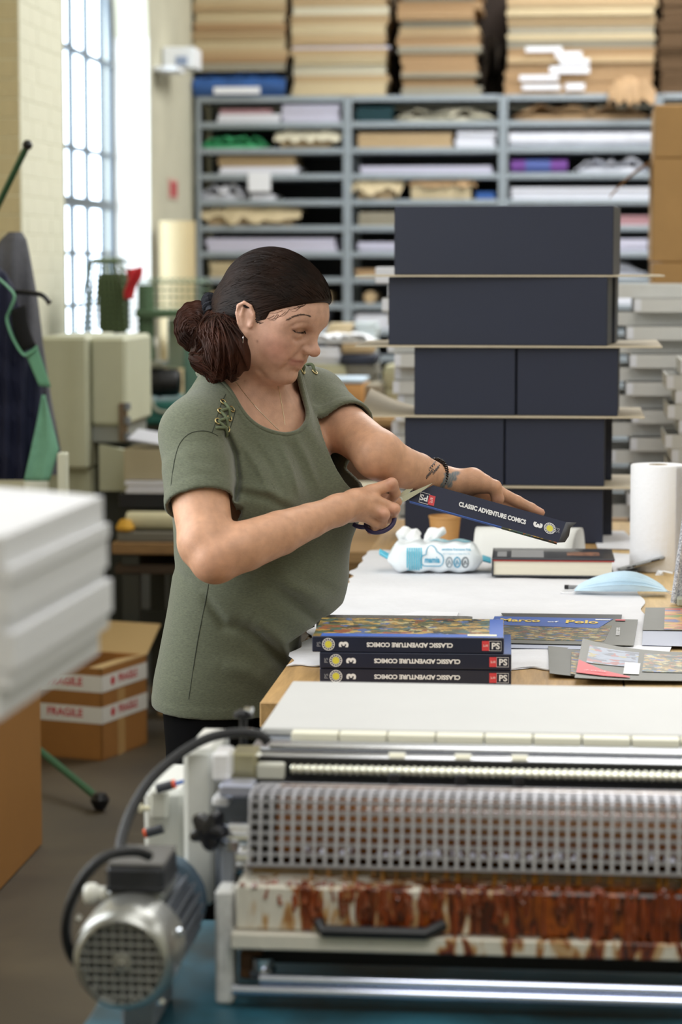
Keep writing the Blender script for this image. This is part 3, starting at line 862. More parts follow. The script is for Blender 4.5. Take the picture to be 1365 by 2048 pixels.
# curled jacket in front
o = thing('printed_jacket', 'curled grey jacket with a red corner and a barcode at the near right', 'book jacket', on(1280, 1340, TZ + .003), b_lab)
Qc = quad([(1150, 1356), (1440, 1357), (1440, 1302), (1166, 1296)], TZ + .012)
A, B, C_, D_ = [np.array(c) for c in Qc]
cur = lambda u, v: .016 * (1 - u) ** 3 * (0.3 + v) + .004
def jfn(a0, a1, b0, b1, dz):
    def fn(u, v):
        uu = a0 + (a1 - a0) * u; v2 = b0 + (b1 - b0) * v
        p = onq(uu, v2, 0); return (p[0], p[1], p[2] - .008 + cur(uu, v2) + dz)
    return fn
def jpart(name, m, a0, a1, b0, b1, dz=.0012, t=.0003):
    b = MB(); b.slab(jfn(a0, a1, b0, b1, dz), 14, 6, t); return b.build(name, m, o, smooth=60)
jpart('jacket_sheet', M_card, 0, 1, 0, 1, 0, .0008)
jpart('back_picture', ramp_mat('back_print', [(0, '#8a93a8'), (.3, '#94514f'), (.4, '#7f8aa0'), (.65, '#9c8f5a'), (.75, '#5a6072')], 75, .4), .06, .42, .38, .86)
jpart('side_picture', M_comic2, .46, .98, .25, .86)
jpart('barcode', mat('barcode_white', '#d8d8d8', .5), .33, .44, .15, .5, .0018)
b = MB(); f0 = jfn(0, 1, 0, 1, .0018)
b.add([f0(.005, .42), f0(.005, .10), f0(.2, .06), f0(.38, .04), f0(.38, .07), f0(.18, .22)], [(0, 1, 2, 3, 4, 5)]); b.build('red_corner', M_inkred, o, smooth=None)
lettering('red_corner_lettering', 'PRE CODE', mat('pale_ink', '#f0c9c9', .5), o, np.array(f0(.12, .16)) + np.array([0, 0, .001]), ru * .97 - rw * .25, rw, height=.007)
o = thing('printed_jacket', 'flat grey jacket end beside the curled jacket, left of it', 'book jacket', on(1130, 1345, TZ + .002), b_lab)
flat_sheet('jacket_sheet', M_card, quad([(1100, 1352), (1230, 1357), (1235, 1300), (1097, 1297)], TZ + .004), o, curl=.004)
flat_sheet('cover_art', M_comic2, quad([(1142, 1351), (1229, 1355), (1234, 1304), (1144, 1305)], TZ + .0055), o, t=.0003, curl=.002)
o = thing('paper_sheet', 'blank white paper strip between the comic jacket and the curled jacket', 'paper', on(1300, 1297, TZ + .005))
flat_sheet('paper_face', mat('plain_paper', '#e9e9ee', .7), quad([(1236, 1302), (1340, 1304), (1345, 1291), (1240, 1290)], TZ + .0052), o)
# paper scrap behind the books
p = quad([(780, 1232), (915, 1232), (918, 1224), (840, 1222)], TZ + .0062)
flat_sheet('paper_sheet', mat('plain_paper', '#e9e9ee', .7), p, None, label='thin white paper scrap lying just behind the stack of three books', cat='paper')

# ---- wipes packet
M_film = mat('packet_film', '#e9f0f4', 0.28, var=.03, scale=20, coat=.4, bump=.25, bscale=45)
M_aqua = mat('packet_aqua', '#58b7d0', 0.35, coat=.3)
M_aquatext = mat('aqua_ink', '#3a9dc0', 0.4)
pw = on(868, 1147, TZ + .006); W_, H_, Dp = .192, .066, .105
M = TR((pw[0], pw[1] + .052, TZ + .0055), .05)
wp = thing('wipes_packet', 'white and aqua wipes packet with a tissue pulled out of the top', 'wipes packet', (pw[0], pw[1] + .05, TZ + .0055))
def pk(u, v):
    # superellipse section swept along x with pinched ends
    x = (u - .5) * 1.0
    e = max(0.0, min(1.0, (0.5 - abs(x)) / .16)); sc = .12 + .88 * (1 - (1 - e) ** 2.2)
    a = 2 * PI * v
    ca, sa = math.cos(a), math.sin(a)
    yy = math.copysign(abs(ca) ** .55, ca) * Dp / 2 * (.55 + .45 * sc)
    zz = math.copysign(abs(sa) ** .6, sa) * H_ / 2 * sc
    zz += .002 * math.sin(u * 30 + v * 20) * sc
    return (x * W_ * 1.08, yy, H_ / 2 + zz - (1 - sc) * .006)
b = MB(M); b.grid(pk, 48, 40); b.build('packet_body', M_film, wp, smooth=60)
for sx in (-1, 1):
    b = MB(M)
    b.slab(lambda u, v: (sx * (W_ * .52 + .022 * u), (v - .5) * Dp * (.62 - .1 * u), H_ * .45 + .004 * math.sin(v * 26) + (.012 * u if sx < 0 else -.006 * u)), 5, 22, .0012)
    b.build('crimped_end', M_aqua, wp, smooth=60)
def pkf(xf, zf, off=.0012):
    """point on the packet's front face; xf along -1..1, zf 0..1"""
    u = .5 + xf * .5 / 1.08
    e = max(0.0, min(1.0, (0.5 - abs(u - .5)) / .16)); sc = .12 + .88 * (1 - (1 - e) ** 2.2)
    s_ = (zf - .5) * 2
    sa = math.copysign(min(1, abs(s_)) ** (1 / .6), s_)
    yy = -math.sqrt(max(0, 1 - sa * sa)) ** .55 * Dp / 2 * (.55 + .45 * sc) - off
    return np.array(M @ Vector((xf * W_ / 2, yy, H_ / 2 + s_ * H_ / 2 * sc - (1 - sc) * .006)))
b = MB()
for k in range(7):
    x0 = -.64 + k * .052
    b.grid(lambda u, v: pkf(x0 + .036 * u, .1 + .75 * v), 1, 8)
b.build('aqua_stripes', M_aqua, wp, smooth=60)
def wrap_text(s, m, xf, zf, hx, hz, bold=.02, name='packet_lettering'):
    v, f = text_geo(s, bold); e = v.max(0) - v.min(0)
    vs = [pkf(xf + p[0] / e[0] * hx, zf + p[1] / e[1] * hz, .0018) for p in v]
    b = MB(); b.add(vs, f); b.build(name, m, wp, smooth=None, recalc=False)
wrap_text('mamia', M_aquatext, -.06, .46, .34, .20, .03, 'brand_lettering')
wrap_text('sensitive fragrance free', M_aquatext, .48, .80, .66, .10)
wrap_text('skin is gentle on baby skin 72', M_aquatext, .48, .66, .60, .05, .0)
cl = []
for (cx_, cz_, ax_, az_, t0, t1) in ((-.20, .44, .10, .19, 265, 80), (-.06, .68, .12, .24, 175, 15), (.11, .46, .10, .21, 75, -85)):
    cl += [(cx_ + ax_ * math.cos(math.radians(t)), cz_ + az_ * math.sin(math.radians(t))) for t in np.linspace(t0, t1, 9)]
b = MB(); b.tube([pkf(-.02 + x, z, .0014) for x, z in cl], .0009, 5, closed=True); b.build('cloud_outline', M_aquatext, wp)
for k, (x, m_) in enumerate(((.32, 'grey_ink2'), (.5, None), (.68, 'dark_ink'))):
    b = MB(); mm = M_aquatext if m_ is None else mat(m_, '#8a9aa4' if m_ == 'grey_ink2' else '#5a6670', .5)
    b.tube([pkf(x + .07 * math.cos(a), .38 + .17 * math.sin(a), .0014) for a in np.linspace(0, 2 * PI, 20)[:-1]], .0012, 5, closed=True)
    b.tube([pkf(x - .03, .30, .0014), pkf(x, .45, .0014), pkf(x + .03, .32, .0014)], .0012, 5); b.build('packet_symbol', mm, wp)
# blue print on the top
b = MB(M); b.grid(lambda u, v: pk(.45 + .42 * u, .17 + .10 * v), 16, 6)
b.v = [(x, y, z + .0008) for x, y, z in b.v]; b.build('top_print', ramp_mat('packet_top_print', [(0, '#dfeef3'), (.45, '#bfe0ea'), (.6, '#6cbdd2'), (.75, '#e6f2f5')], 60, .3, 'NOISE'), wp, smooth=60)
# ---- paper cup, tent of white card, lying book
M_kraftcup = mat('kraft_cup', '#c4935a', 0.6, var=.06, scale=18)
pc = on(889, 1104, TZ); 
b = MB(); cz = TZ
b.lathe([(.001, .003), (.026, .003), (.026, 0), (.029, 0), (.037, .077), (.0385, .078), (.0385, .083), (.036, .083), (.0355, .076), (.028, .006), (.001, .006)], (pc[0], 5.66, cz), 40)
b.build('paper_cup', M_kraftcup, label='brown kraft paper cup behind the wipes packet', cat='cup', smooth=40)
M_whitecard = mat('white_card', '#e3e3df', 0.6)
tp = thing('card_tent', 'bent white card standing like a tent before the dark boxes', 'card', (on(1060, 1112, TZ)[0], 5.55, TZ))
A1, B1 = at(948, 1108, 5.50), at(1142, 1112, 5.50); T1, T2 = at(957, 1046, 5.585), at(1172 - 10, 1046, 5.60)
def tent(u, v):
    # front leaf up, rounded fold, rear leaf down
    xl, xr = A1[0] + (T1[0] - A1[0]) * min(1, v * 2), B1[0] + (T2[0] - B1[0]) * min(1, v * 2)
    if v > .5: xl, xr = T1[0], T2[0] + (.012) * (v - .5) * 2
    h = T1[2] - TZ - .002
    a = (v - .5) * 2
    z = TZ + .002 + h * (1 - abs(a) ** 3.2)
    y = 5.45 + .11 * v
    return (xl + (xr - xl) * u, y, z)
b = MB(); b.grid(tent, 10, 28)
o = b.build('card_sheet', M_whitecard, tp, smooth=60)
sm = o.modifiers.new('thickness', 'SOLIDIFY'); sm.thickness = .0015
bk = thing('hardback_book', 'closed dark book with red trim and cream pages lying behind the face mask', 'book', on(1105, 1155, TZ))
pb = on(985, 1155, TZ + .005); pe = on(1230, 1155, TZ + .005); Lx = pe[0] - pb[0]
M = TR((pb[0] + Lx / 2, pb[1], TZ + .0075), .02)
M_darkcover = mat('dark_book_cover', '#33343a', 0.3, var=.1, scale=20, coat=.3)
b = MB(M); b.bx(-Lx / 2, Lx / 2, 0, .19, .036, .0395, .0008); b.build('front_cover', M_darkcover, bk)
b = MB(M); b.bx(-Lx / 2, Lx / 2, 0, .19, 0, .0035, .0008); b.build('back_cover', M_darkcover, bk)
b = MB(M); b.bx(-Lx / 2 + .001, Lx / 2 - .001, .0, .188, .033, .0358); b.build('red_trim', mat('red_cloth', '#9c3a35', .5), bk)
b = MB(M); b.bx(-Lx / 2 + .003, Lx / 2 - .006, .003, .186, .0036, .0328); b.build('page_block', M_page, bk)
b = MB(M); b.bx(-Lx / 2 - .001, -Lx / 2 + .003, 0, .19, .0, .0395, .001); b.build('spine', M_darkcover, bk)
b = MB(M); b.bx(-.09, -.02, .02, .15, .0396, .0399); b.bx(-.12, -.1, .03, .12, .0396, .0399); b.build('cover_print', mat('cover_print_grey', '#9a9a9c', .3), bk, smooth=None)
b = MB(M); b.bx(.03, .10, .06, .12, .0396, .0399); b.build('cover_picture', ramp_mat('cover_pic', [(0, '#3a322e'), (.4, '#a8765c'), (.7, '#2d2a2a')], 60, .3, 'NOISE'), bk, smooth=None)

# ---- kitchen roll
pk_ = on(1311, 1160, TZ); rr = .0605
kr = thing('kitchen_roll', 'white kitchen paper roll standing at the right end of the cloth', 'kitchen roll', (0.185, 5.36, TZ))
M_kroll = mat('kitchen_paper', '#ececef', 0.85, bump=.35, bscale=90)
kc = (float(at(1313, 1150, 5.36)[0]), 5.35, TZ + .001)
b = MB(); b.lathe([(.021, 0), (rr - .001, 0), (rr, .003), (rr, .229), (rr - .002, .232), (.021, .232), (.021, 0)], kc, 48, caps=False); b.build('paper_winding', M_kroll, kr, smooth=40)
b = MB(); b.lathe([(.0195, .0), (.0208, 0), (.0208, .2322), (.0195, .2322), (.0195, 0)], kc, 32, caps=False); b.build('cardboard_core', mat('core_card', '#b7a488', .7), kr, smooth=40)
b = MB()
b.slab(lambda u, v: (kc[0] + (rr + .0012) * math.cos(.6 - u * 1.5) , kc[1] + (rr + .0012) * math.sin(.6 - u * 1.5) , kc[2] + .231 - .23 * v + 0), 12, 6, .0006)
b.build('loose_sheet_end', M_kroll, kr, smooth=60)

# ---- face mask, phone, pen, earphone, glitter sample
M_mask = mat('mask_blue', '#c6deed', 0.8, var=.04, scale=30, bump=.3, bscale=120)
pm = on(1243, 1190, TZ + .004)
mk = thing('face_mask', 'light blue pleated face mask lying on the cloth', 'face mask', pm)
xm0, xm1 = float(at(1154, 1185, pm[1])[0]), float(at(1330, 1185, pm[1])[0])
def mask(u, v):
    x = xm0 + (xm1 - xm0) * (u + .05 * (1 - v) * (u - .5))
    hump = math.sin(PI * min(1, max(0, u))) ** .7
    pleat = .0075 * (abs(((v * 3.2) % 1.0) - .35) ** .8 - .4)
    z = TZ + .006 + (.030 * hump * v ** .9 + .006) * (1 - .12 * math.sin(u * 6 + 1)) + pleat * hump
    y = pm[1] - .005 + .055 * v + .008 * math.sin(u * 9) * v - .012 * hump * math.sin(v * PI)
    saw = (v * 4.0) % 1.0
    y -= .010 * saw * hump ** .5; z += .004 * saw * hump
    return (x, y, z)
b = MB(); b.grid(mask, 36, 41); o = b.build('mask_cloth', M_mask, mk, smooth=70)
sm = o.modifiers.new('thickness', 'SOLIDIFY'); sm.thickness = .0015; sm.offset = -1
for vv_ in (.24, .49, .74):
    b = MB(); b.tube([np.array(mask(u, vv_)) + np.array([0, -.0012, .0004]) for u in np.linspace(.02, .98, 40)], .0014, 6, flat=.6); b.build('pleat_fold', M_mask, mk, smooth=70)
def loop(u0, u1, out):
    a, c = np.array(mask(u0, .1)), np.array(mask(u0, .95))
    s_ = -1 if u0 < .5 else 1
    P = []
    for t in np.linspace(0, 1, 16):
        q_ = a * (1 - t) + c * t; q_ = q_ + np.array([s_ * out * math.sin(PI * t), -.01 * math.sin(PI * t), 0]); q_[2] = max(TZ + .0065, q_[2] - .03 * math.sin(PI * t)); P.append(q_)
    b = MB(); b.tube(P, .0013, 6); b.build('ear_loop', mat('elastic_white', '#e8e8ea', .8), mk)
loop(0.0, 0, .03); loop(1.0, 0, .035)
ph = thing('mobile_phone', 'silver mobile phone propped on its edge behind the face mask', 'phone', on(1290, 1150, TZ + .003))
pp = at(1282, 1128, 5.26)
Mp = TR((pp[0], pp[1], pp[2]), .1, math.radians(-8), math.radians(-15))
b = MB(Mp); b.box((0, 0, 0), (.105, .07, .009), None, .003); b.build('phone_body', mat('phone_silver', '#9a9c9e', .25, .9), ph)
b = MB(Mp); b.box((0, 0, .0047), (.099, .064, .0008), None, .0003); b.build('phone_screen', mat('phone_glass', '#8f9296', .08, coat=1), ph)
for x in (-.03, -.018, .03):
    b = MB(Mp); b.box((x, -.0353, 0), (.008 if x < 0 else .02, .001, .003), None, .0003); b.build('side_button', mat('black_plastic', '#16171a', .4), ph)
ep = at(1318, 1152, 5.21); b = MB()
b.tube([ep + np.array([0, 0, -.008]), ep, ep + np.array([.004, 0, .006]), ep + np.array([.01, 0, .008])], [.004, .008, .009, .004], 12)
b.tube([(ep[0], ep[1], ep[2] - .006), (ep[0] + .01, ep[1] - .012, TZ + .010), (ep[0] + .03, ep[1] - .02, TZ + .007)], .0022, 8)
b.build('earphone', M_whiteplastic, label='white earphone lying between the phone and the face mask', cat='earphone')
p0, p1 = on(1131, 1174, TZ + .0105), on(1160, 1175, TZ + .0105)
pn = thing('pen', 'grey pen end sticking out left of the face mask', 'pen', p0)
b = MB(); b.tube([p0, p1 + (p1 - p0) * .3], .0045, 10); b.build('barrel', mat('pen_grey', '#8d8e90', .35, .6), pn)
b = MB(); b.tube([p0 - (p1 - p0) * .03, p0 + (p1 - p0) * .25], .0048, 10); b.build('cap_ring', mat('black_plastic', '#16171a', .4), pn)
M_glit = bpy.data.materials.new('silver_glitter'); M_glit.use_nodes = True
_nt = M_glit.node_tree; _b = _nt.nodes['Principled BSDF']; _b.inputs['Metallic'].default_value = .15; _b.inputs['Roughness'].default_value = .35
_v = _nt.nodes.new('ShaderNodeTexVoronoi'); _v.inputs['Scale'].default_value = 480
_tc = _nt.nodes.new('ShaderNodeTexCoord'); _nt.links.new(_tc.outputs['Object'], _v.inputs['Vector'])
_r = _nt.nodes.new('ShaderNodeValToRGB'); _r.color_ramp.elements[0].color = rgb('#868b9c'); _r.color_ramp.elements[1].color = rgb('#f0f2f8')
_s = _nt.nodes.new('ShaderNodeSeparateColor'); _nt.links.new(_v.outputs['Color'], _s.inputs[0]); _nt.links.new(_s.outputs[0], _r.inputs[0]); _nt.links.new(_r.outputs[0], _b.inputs['Base Color'])
gl = thing('glitter_sample', 'silver glittery sheet standing upright at the right edge of the bench', 'sample sheet', on(1360, 1205, TZ))
g0 = on(1348, 1208, TZ + .002)
b = MB(); b.slab(lambda u, v: (g0[0] + .002 + .16 * u, g0[1] + .01 + .004 * math.sin(v * 5), TZ + .002 + .27 * v), 8, 10, .001)
b.v = [(x + .030 * ((z - TZ) / .27) , y, z) for x, y, z in b.v]
o = b.build('glitter_sheet', M_glit, gl, smooth=60); sm = o.modifiers.new('thickness', 'SOLIDIFY'); sm.thickness = .006
b = MB(); b.tube([(g0[0], g0[1] + .004, TZ + .004), (g0[0] + .032, g0[1] + .002, TZ + .27)], .006, 8); b.build('rolled_edge', M_glit, gl)
b = MB(); b.bx(g0[0] + .006, g0[0] + .16, g0[1] - .03, g0[1] + .004, TZ + .001, TZ + .018, .003); b.build('folded_foot', mat('foot_card', '#a9ab9c', .5), gl)

# =================================================================== dark boxes stacked on the bench
M_boxnavy = mat('box_navy', '#1c2133', 0.5, var=.03, scale=12, bump=.03)
M_boardedge = mat('spacer_card', '#b9ad96', 0.75, var=.05, scale=15)
SY = 5.83; SC = FPX / 5.845
def dz(py): return float(atY(1000, py, SY)[2])
def dxx(px, py): return float(atY(px, py, SY)[0])
BOXG = 'dark blue boxes stacked on the bench'
def dark_box(px0, px1, py0, py1, depth, rz, label, yoff=0.0, z0=None, z1=None):
    x0, x1 = float(atY(px0, py0, SY + yoff)[0]), float(atY(px1, py0, SY + yoff)[0])
    z0 = dz(py1) if z0 is None else z0; z1 = dz(py0) if z1 is None else z1
    cxx = (x0 + x1) / 2; w = x1 - x0
    M = TR((cxx, SY + yoff, z0), rz)
    b = MB(M); b.bx(-w / 2, w / 2, 0, depth, 0, z1 - z0, .0018)
    b.build('slipcase_box', M_boxnavy, label=label, cat='box', group=BOXG)
def spacer(pxl, pxr, py, d0, d1, label, curl_l=0, curl_r=0):
    z = dz(py); x0, x1 = dxx(pxl, py), dxx(pxr, py)
    def fn(u, v):
        c = curl_l * max(0, .18 - u) ** 1.5 * 12 * v + curl_r * max(0, u - .85) ** 1.5 * 14 * v
        return (x0 + (x1 - x0) * u, SY + d0 + (d1 - d0) * v, z + .0022 + c)
    b = MB(); b.slab(fn, 30, 8, .004)
    b.build('spacer_board', M_boardedge, label=label, cat='card sheet', group='grey card sheets between the dark boxes', smooth=60)
B1 = dz(552); B2 = dz(693); B3 = dz(833); B4 = dz(973); th = .0026
spacer(712, 1330, 552, -.02, .36, 'grey card sheet under the topmost dark box')
spacer(712, 1325, 693, -.02, .40, 'grey card sheet under the second row of dark boxes', 0, .004)
spacer(716, 1290, 833, -.02, .38, 'grey card sheet with a lifted left end under the third row of dark boxes', .05, 0)
spacer(800, 1292, 973, -.02, .34, 'grey card sheet under the fourth row of dark boxes')
dark_box(787, 1229, 412, 552, .25, -.085, 'topmost long dark blue box of the stack', z0=B1 + th)
dark_box(776, 1217, 556, 693, .19, -.075, 'long dark blue box directly under the topmost one', z0=B2 + th, z1=B1 - th)
dark_box(800, 1232, 556, 693, .14, -.075, 'dark blue box hidden behind the second row, its end showing on the right', yoff=.205, z0=B2 + th, z1=B1 - th)
dark_box(829, 1032, 696, 833, .33, -.03, 'left dark blue box of the pair in the third row', z0=B3 + th, z1=B2 - th)
dark_box(1034, 1238, 696, 833, .33, -.03, 'right dark blue box of the pair in the third row', z0=B3 + th, z1=B2 - th)
dark_box(810, 1009, 836, 973, .15, -.02, 'left dark blue box of the pair in the fourth row', z0=B4 + th, z1=B3 - th)
dark_box(1011, 1211, 836, 973, .15, -.02, 'right dark blue box of the pair in the fourth row', z0=B4 + th, z1=B3 - th)
dark_box(880, 1226, 836, 973, .14, 0, 'dark blue box behind the fourth row showing at the right', yoff=.17, z0=B4 + th, z1=B3 - th)
dark_box(810, 1208, 976, 1100, .15, -.01, 'dark blue box at the bottom of the stack standing on the bench', z0=TZ + .001, z1=B4 - th)
dark_box(880, 1226, 976, 1100, .14, 0, 'dark blue box behind the bottom one showing at the right', yoff=.17, z0=TZ + .001, z1=B4 - th)
# folded paper at the foot of the stack, right side
flat_sheet('paper_sheet', mat('plain_paper', '#e9e9ee', .7), [(.06, 5.72, TZ + .003), (.17, 5.70, TZ + .003), (.13, 6.1, TZ + .003), (.05, 6.1, TZ + .003)], None, label='white paper lying at the right foot of the dark box stack', cat='paper')
# =================================================================== gluing machine in the foreground
def X(px, Y, py=1600): return float(atY(px, py, Y)[0])
def Zy(py, Y, px=800): return float(atY(px, py, Y)[2])
M_enamel = mat('machine_enamel', '#d5d6d0', 0.4, var=.04, scale=8, coat=.2)
M_chrome = mat('machine_chrome', '#d4d6da', 0.16, 1.0, var=.04, scale=14, stretch=(1, 10, 10))
M_alu = mat('machine_aluminium', '#b9bcc4', 0.32, 1.0, var=.06, scale=10, stretch=(.5, 10, 10))
M_blackm = mat('machine_black', '#101114', 0.45)
M_teal = ramp_mat('machine_teal', [(0.30, '#10201f'), (0.45, '#1c4450'), (0.62, '#2a6275'), (0.8, '#37778c')], 5.0, 0.42, 'NOISE', distort=.6)
M_plate = mat('feed_plate', '#bdbdbb', 0.5, var=.03, scale=4)
M_rubber = mat('black_rubber', '#17181b', 0.5, bump=.4, bscale=300)
M_greycast = mat('grey_casting', '#7d828a', 0.5, .3)
mc = thing('gluing_machine', 'glue-stained roller gluing machine filling the foreground', 'machine', (0.3, 2.95, 0))
XR = 1.15; XL = -0.405
# teal base cabinet with its table top
xb = float(on(165, 2048, .66)[0]); yb1 = float(on(400, 1838, .66)[1])
b = MB(); b.bx(xb, XR + .1, 2.42, yb1, .63, .66, .004); b.build('base_top', M_teal, mc)
b = MB(); b.bx(xb + .03, XR + .07, 2.5, yb1 - .03, .0, .629, .004); b.build('base_cabinet', M_teal, mc)
# feed plate
b = MB(); b.bx(XL + .003, XR, 3.083, 3.44, .92, .93, .002); b.build('feed_plate', M_plate, mc)
b = MB()
for k in range(26):
    x0 = XL + .045 + k * .0625
    b.bx(x0 + .001, x0 + .0615, 3.055, 3.08, .918, .929, .001)
b.build('guide_strip', mat('guide_strip_ivory', '#e6e3cf', .4), mc)
b = MB(); b.bx(XL, XR, 3.0, 3.052, .895, .921, .003); b.build('aluminium_bar', M_alu, mc)
b = MB(); b.bx(XL, XR, 3.06, 3.43, .84, .9195); b.build('feed_box', M_greycast, mc)
def rod(name, py, Y, r, m, pxl=480, n=20, px_r=None):
    z = Zy(py, Y); b = MB(); b.cyl((X(pxl, Y, py), Y, z), (XR, Y, z), r, n=n); return b.build(name, m, mc), z
rod('thin_rod', 1497, 2.985, .0036, M_chrome, 540)
_, zr = rod('thick_rod', 1519, 2.95, .0060, M_chrome, 470)
for px in (795, 927, 1040):
    x = X(px, 2.95, 1519)
    cl = MB(); cl.cyl((x - .010, 2.95, zr), (x + .010, 2.95, zr), .0085, n=20); o = cl.build('clamp_collar', mat('ivory_plastic', '#e9e6d2', .35), mc)
    cl = MB(); cl.bx(x - .007, x + .007, 2.893, 2.903, zr - .036, zr - .006, .002); cl.build('clamp_foot', M_blackm, o)
# ribbed roller and brush holder
zrb = Zy(1544, 2.915) ; prof = []
x0 = X(585, 2.93, 1545); L = XR - x0; npr = 170
for k in range(npr):
    xx = L * k / npr
    prof += [(.0058, xx), (.0075, xx + L / npr * .25), (.0075, xx + L / npr * .6), (.0058, xx + L / npr * .85)]
b = MB(); b.lathe(prof, (x0, 2.915, zrb), 14, (1, 0, 0)); b.build('ribbed_roller', mat('ribbed_steel', '#cfcfc0', .25, .9), mc)
b = MB(); b.bx(X(508, 2.9, 1560), XR, 2.90, 2.975, Zy(1585, 2.9), zrb - .0105); b.bx(X(508, 2.94, 1560), XR, 2.932, 2.94, zrb - .012, zrb + .012); b.build('roller_bed', M_blackm, mc)
b = MB(); b.bx(X(515, 2.91, 1545), X(570, 2.91, 1545), 2.9, 2.92, zrb - .010, zrb + .009, .002); b.build('end_block', mat('grey_block', '#bdbdb2', .5), mc)
# guard of square mesh bent over the glue roller
pr = [(2.905, Zy(1571, 2.905)), (2.85, Zy(1578, 2.85)), (2.80, Zy(1590, 2.80)), (2.786, Zy(1602, 2.786))]
zb = Zy(1736, 2.768); zt = pr[-1][1]
for k in range(1, 8):
    pr.append((2.786 - .018 * k / 7, zt + (zb - zt) * k / 7))
# resample by length at mesh pitch
pl = [np.array(p) for p in pr]; seg = [np.linalg.norm(pl[i + 1] - pl[i]) for i in range(len(pl) - 1)]; tot = sum(seg); pit = .0129
def along(s):
    for i, l in enumerate(seg):
        if s <= l or i == len(seg) - 1: return pl[i] + (pl[i + 1] - pl[i]) * min(1, s / l)
        s -= l
xg0 = X(500, 2.78, 1650); nw = int(tot / pit) + 1
b = MB()
for k in range(nw + 1):
    y, z = along(min(k * tot / nw, tot)); b.box(((xg0 + XR) / 2, y, z), (XR - xg0, .0030, .0036))
nx = int((XR - xg0) / pit)
path = [along(s) for s in np.linspace(0, tot, 26)]
for k in range(nx + 1):
    x = xg0 + k * pit
    vs = []; fs = []
    for i, (y, z) in enumerate(path):
        t = path[min(i + 1, 25)] - path[max(i - 1, 0)]; t = t / np.linalg.norm(t); nrm = np.array([t[1], -t[0]]) * .0015
        vs += [(x - .0017, y + nrm[0], z + nrm[1]), (x + .0017, y + nrm[0], z + nrm[1]), (x + .0017, y - nrm[0], z - nrm[1]), (x - .0017, y - nrm[0], z - nrm[1])]
    for i in range(25):
        a = i * 4; c = a + 4
        for q_ in range(4): fs.append((a + q_, a + (q_ + 1) % 4, c + (q_ + 1) % 4, c + q_))
    b.add(vs, fs)
b.build('guard_mesh', mat('guard_steel', '#b4b4bb', .4, .6, var=.1, scale=30), mc, smooth=30)
# glue roller behind the guard
M_amber = mat('amber_glue', '#7d4a12', 0.08, var=.45, scale=9, coat=1.0, bump=.6, bscale=50)
zg = (Zy(1600, 2.84) + zb) / 2
b = MB(); b.cyl((X(560, 2.84), 2.85, zg), (XR, 2.85, zg), .046, n=40); b.build('glue_roller', M_amber, mc)
b = MB(); b.cyl((X(505, 2.84), 2.85, zg), (X(558, 2.84), 2.85, zg), .044, n=40); b.build('roller_end', mat('dark_steel', '#33312d', .35, .6), mc)
b = MB(); b.bx(xg0, XR, 2.80, 2.9, Zy(1790, 2.8), zb - .012); b.build('glue_pan', mat('glue_pan_dark', '#5a4210', .15, var=.5, scale=14, coat=1), mc)
# glue tray: enamel stained with glue, denser to the right
def stain_mat(name, shift):
    m = bpy.data.materials.new(name); m.use_nodes = True; nt = m.node_tree; bs = nt.nodes['Principled BSDF']
    bs.inputs['Roughness'].default_value = .22; bs.inputs['Coat Weight'].default_value = .6
    tc = nt.nodes.new('ShaderNodeTexCoord'); mp = nt.nodes.new('ShaderNodeMapping'); mp.inputs['Scale'].default_value = (1, 1, .28)
    nt.links.new(tc.outputs['Object'], mp.inputs[0])
    n = nt.nodes.new('ShaderNodeTexNoise'); n.inputs['Scale'].default_value = 46; n.inputs['Detail'].default_value = 6; n.inputs['Distortion'].default_value = .7
    nt.links.new(mp.outputs[0], n.inputs['Vector'])
    sx = nt.nodes.new('ShaderNodeSeparateXYZ'); nt.links.new(tc.outputs['Object'], sx.inputs[0])
    mr = nt.nodes.new('ShaderNodeMapRange'); mr.inputs['From Min'].default_value = -.8; mr.inputs['From Max'].default_value = -.25
    mr.inputs['To Min'].default_value = -.17 + shift; mr.inputs['To Max'].default_value = .26 + shift; nt.links.new(sx.outputs[0], mr.inputs[0])
    ad = nt.nodes.new('ShaderNodeMath'); nt.links.new(n.outputs['Fac'], ad.inputs[0]); nt.links.new(mr.outputs[0], ad.inputs[1])
    r = nt.nodes.new('ShaderNodeValToRGB'); E = r.color_ramp.elements
    for _ in range(4): E.new(.5)
    for e, (p_, c_) in zip(E, [(.40, '#cfcabd'), (.46, '#b08a58'), (.51, '#7a3410'), (.60, '#2e0f07'), (.70, '#93480f'), (.78, '#240b06')]): e.position = p_; e.color = rgb(c_)
    nt.links.new(ad.outputs[0], r.inputs[0]); nt.links.new(r.outputs[0], bs.inputs['Base Color'])
    bp = nt.nodes.new('ShaderNodeBump'); bp.inputs['Strength'].default_value = .7; bp.inputs['Distance'].default_value = .004
    nt.links.new(ad.outputs[0], bp.inputs['Height']); nt.links.new(bp.outputs[0], bs.inputs['Normal'])
    return m
YT = 2.745
xt = X(470, YT, 1830); z1, z2, z3 = Zy(1778, YT), Zy(1868, YT), Zy(1902, YT)
b = MB(); b.bx(xt, XR, YT, YT + .1, z2, z1, .003); b.build('glue_tray', stain_mat('tray_stained', 0.0), mc)
b = MB(); b.bx(xt - .004, XR, YT - .012, YT + .05, z3, z2 - .0005, .002); b.build('tray_ledge', stain_mat('ledge_stained', -.22), mc)
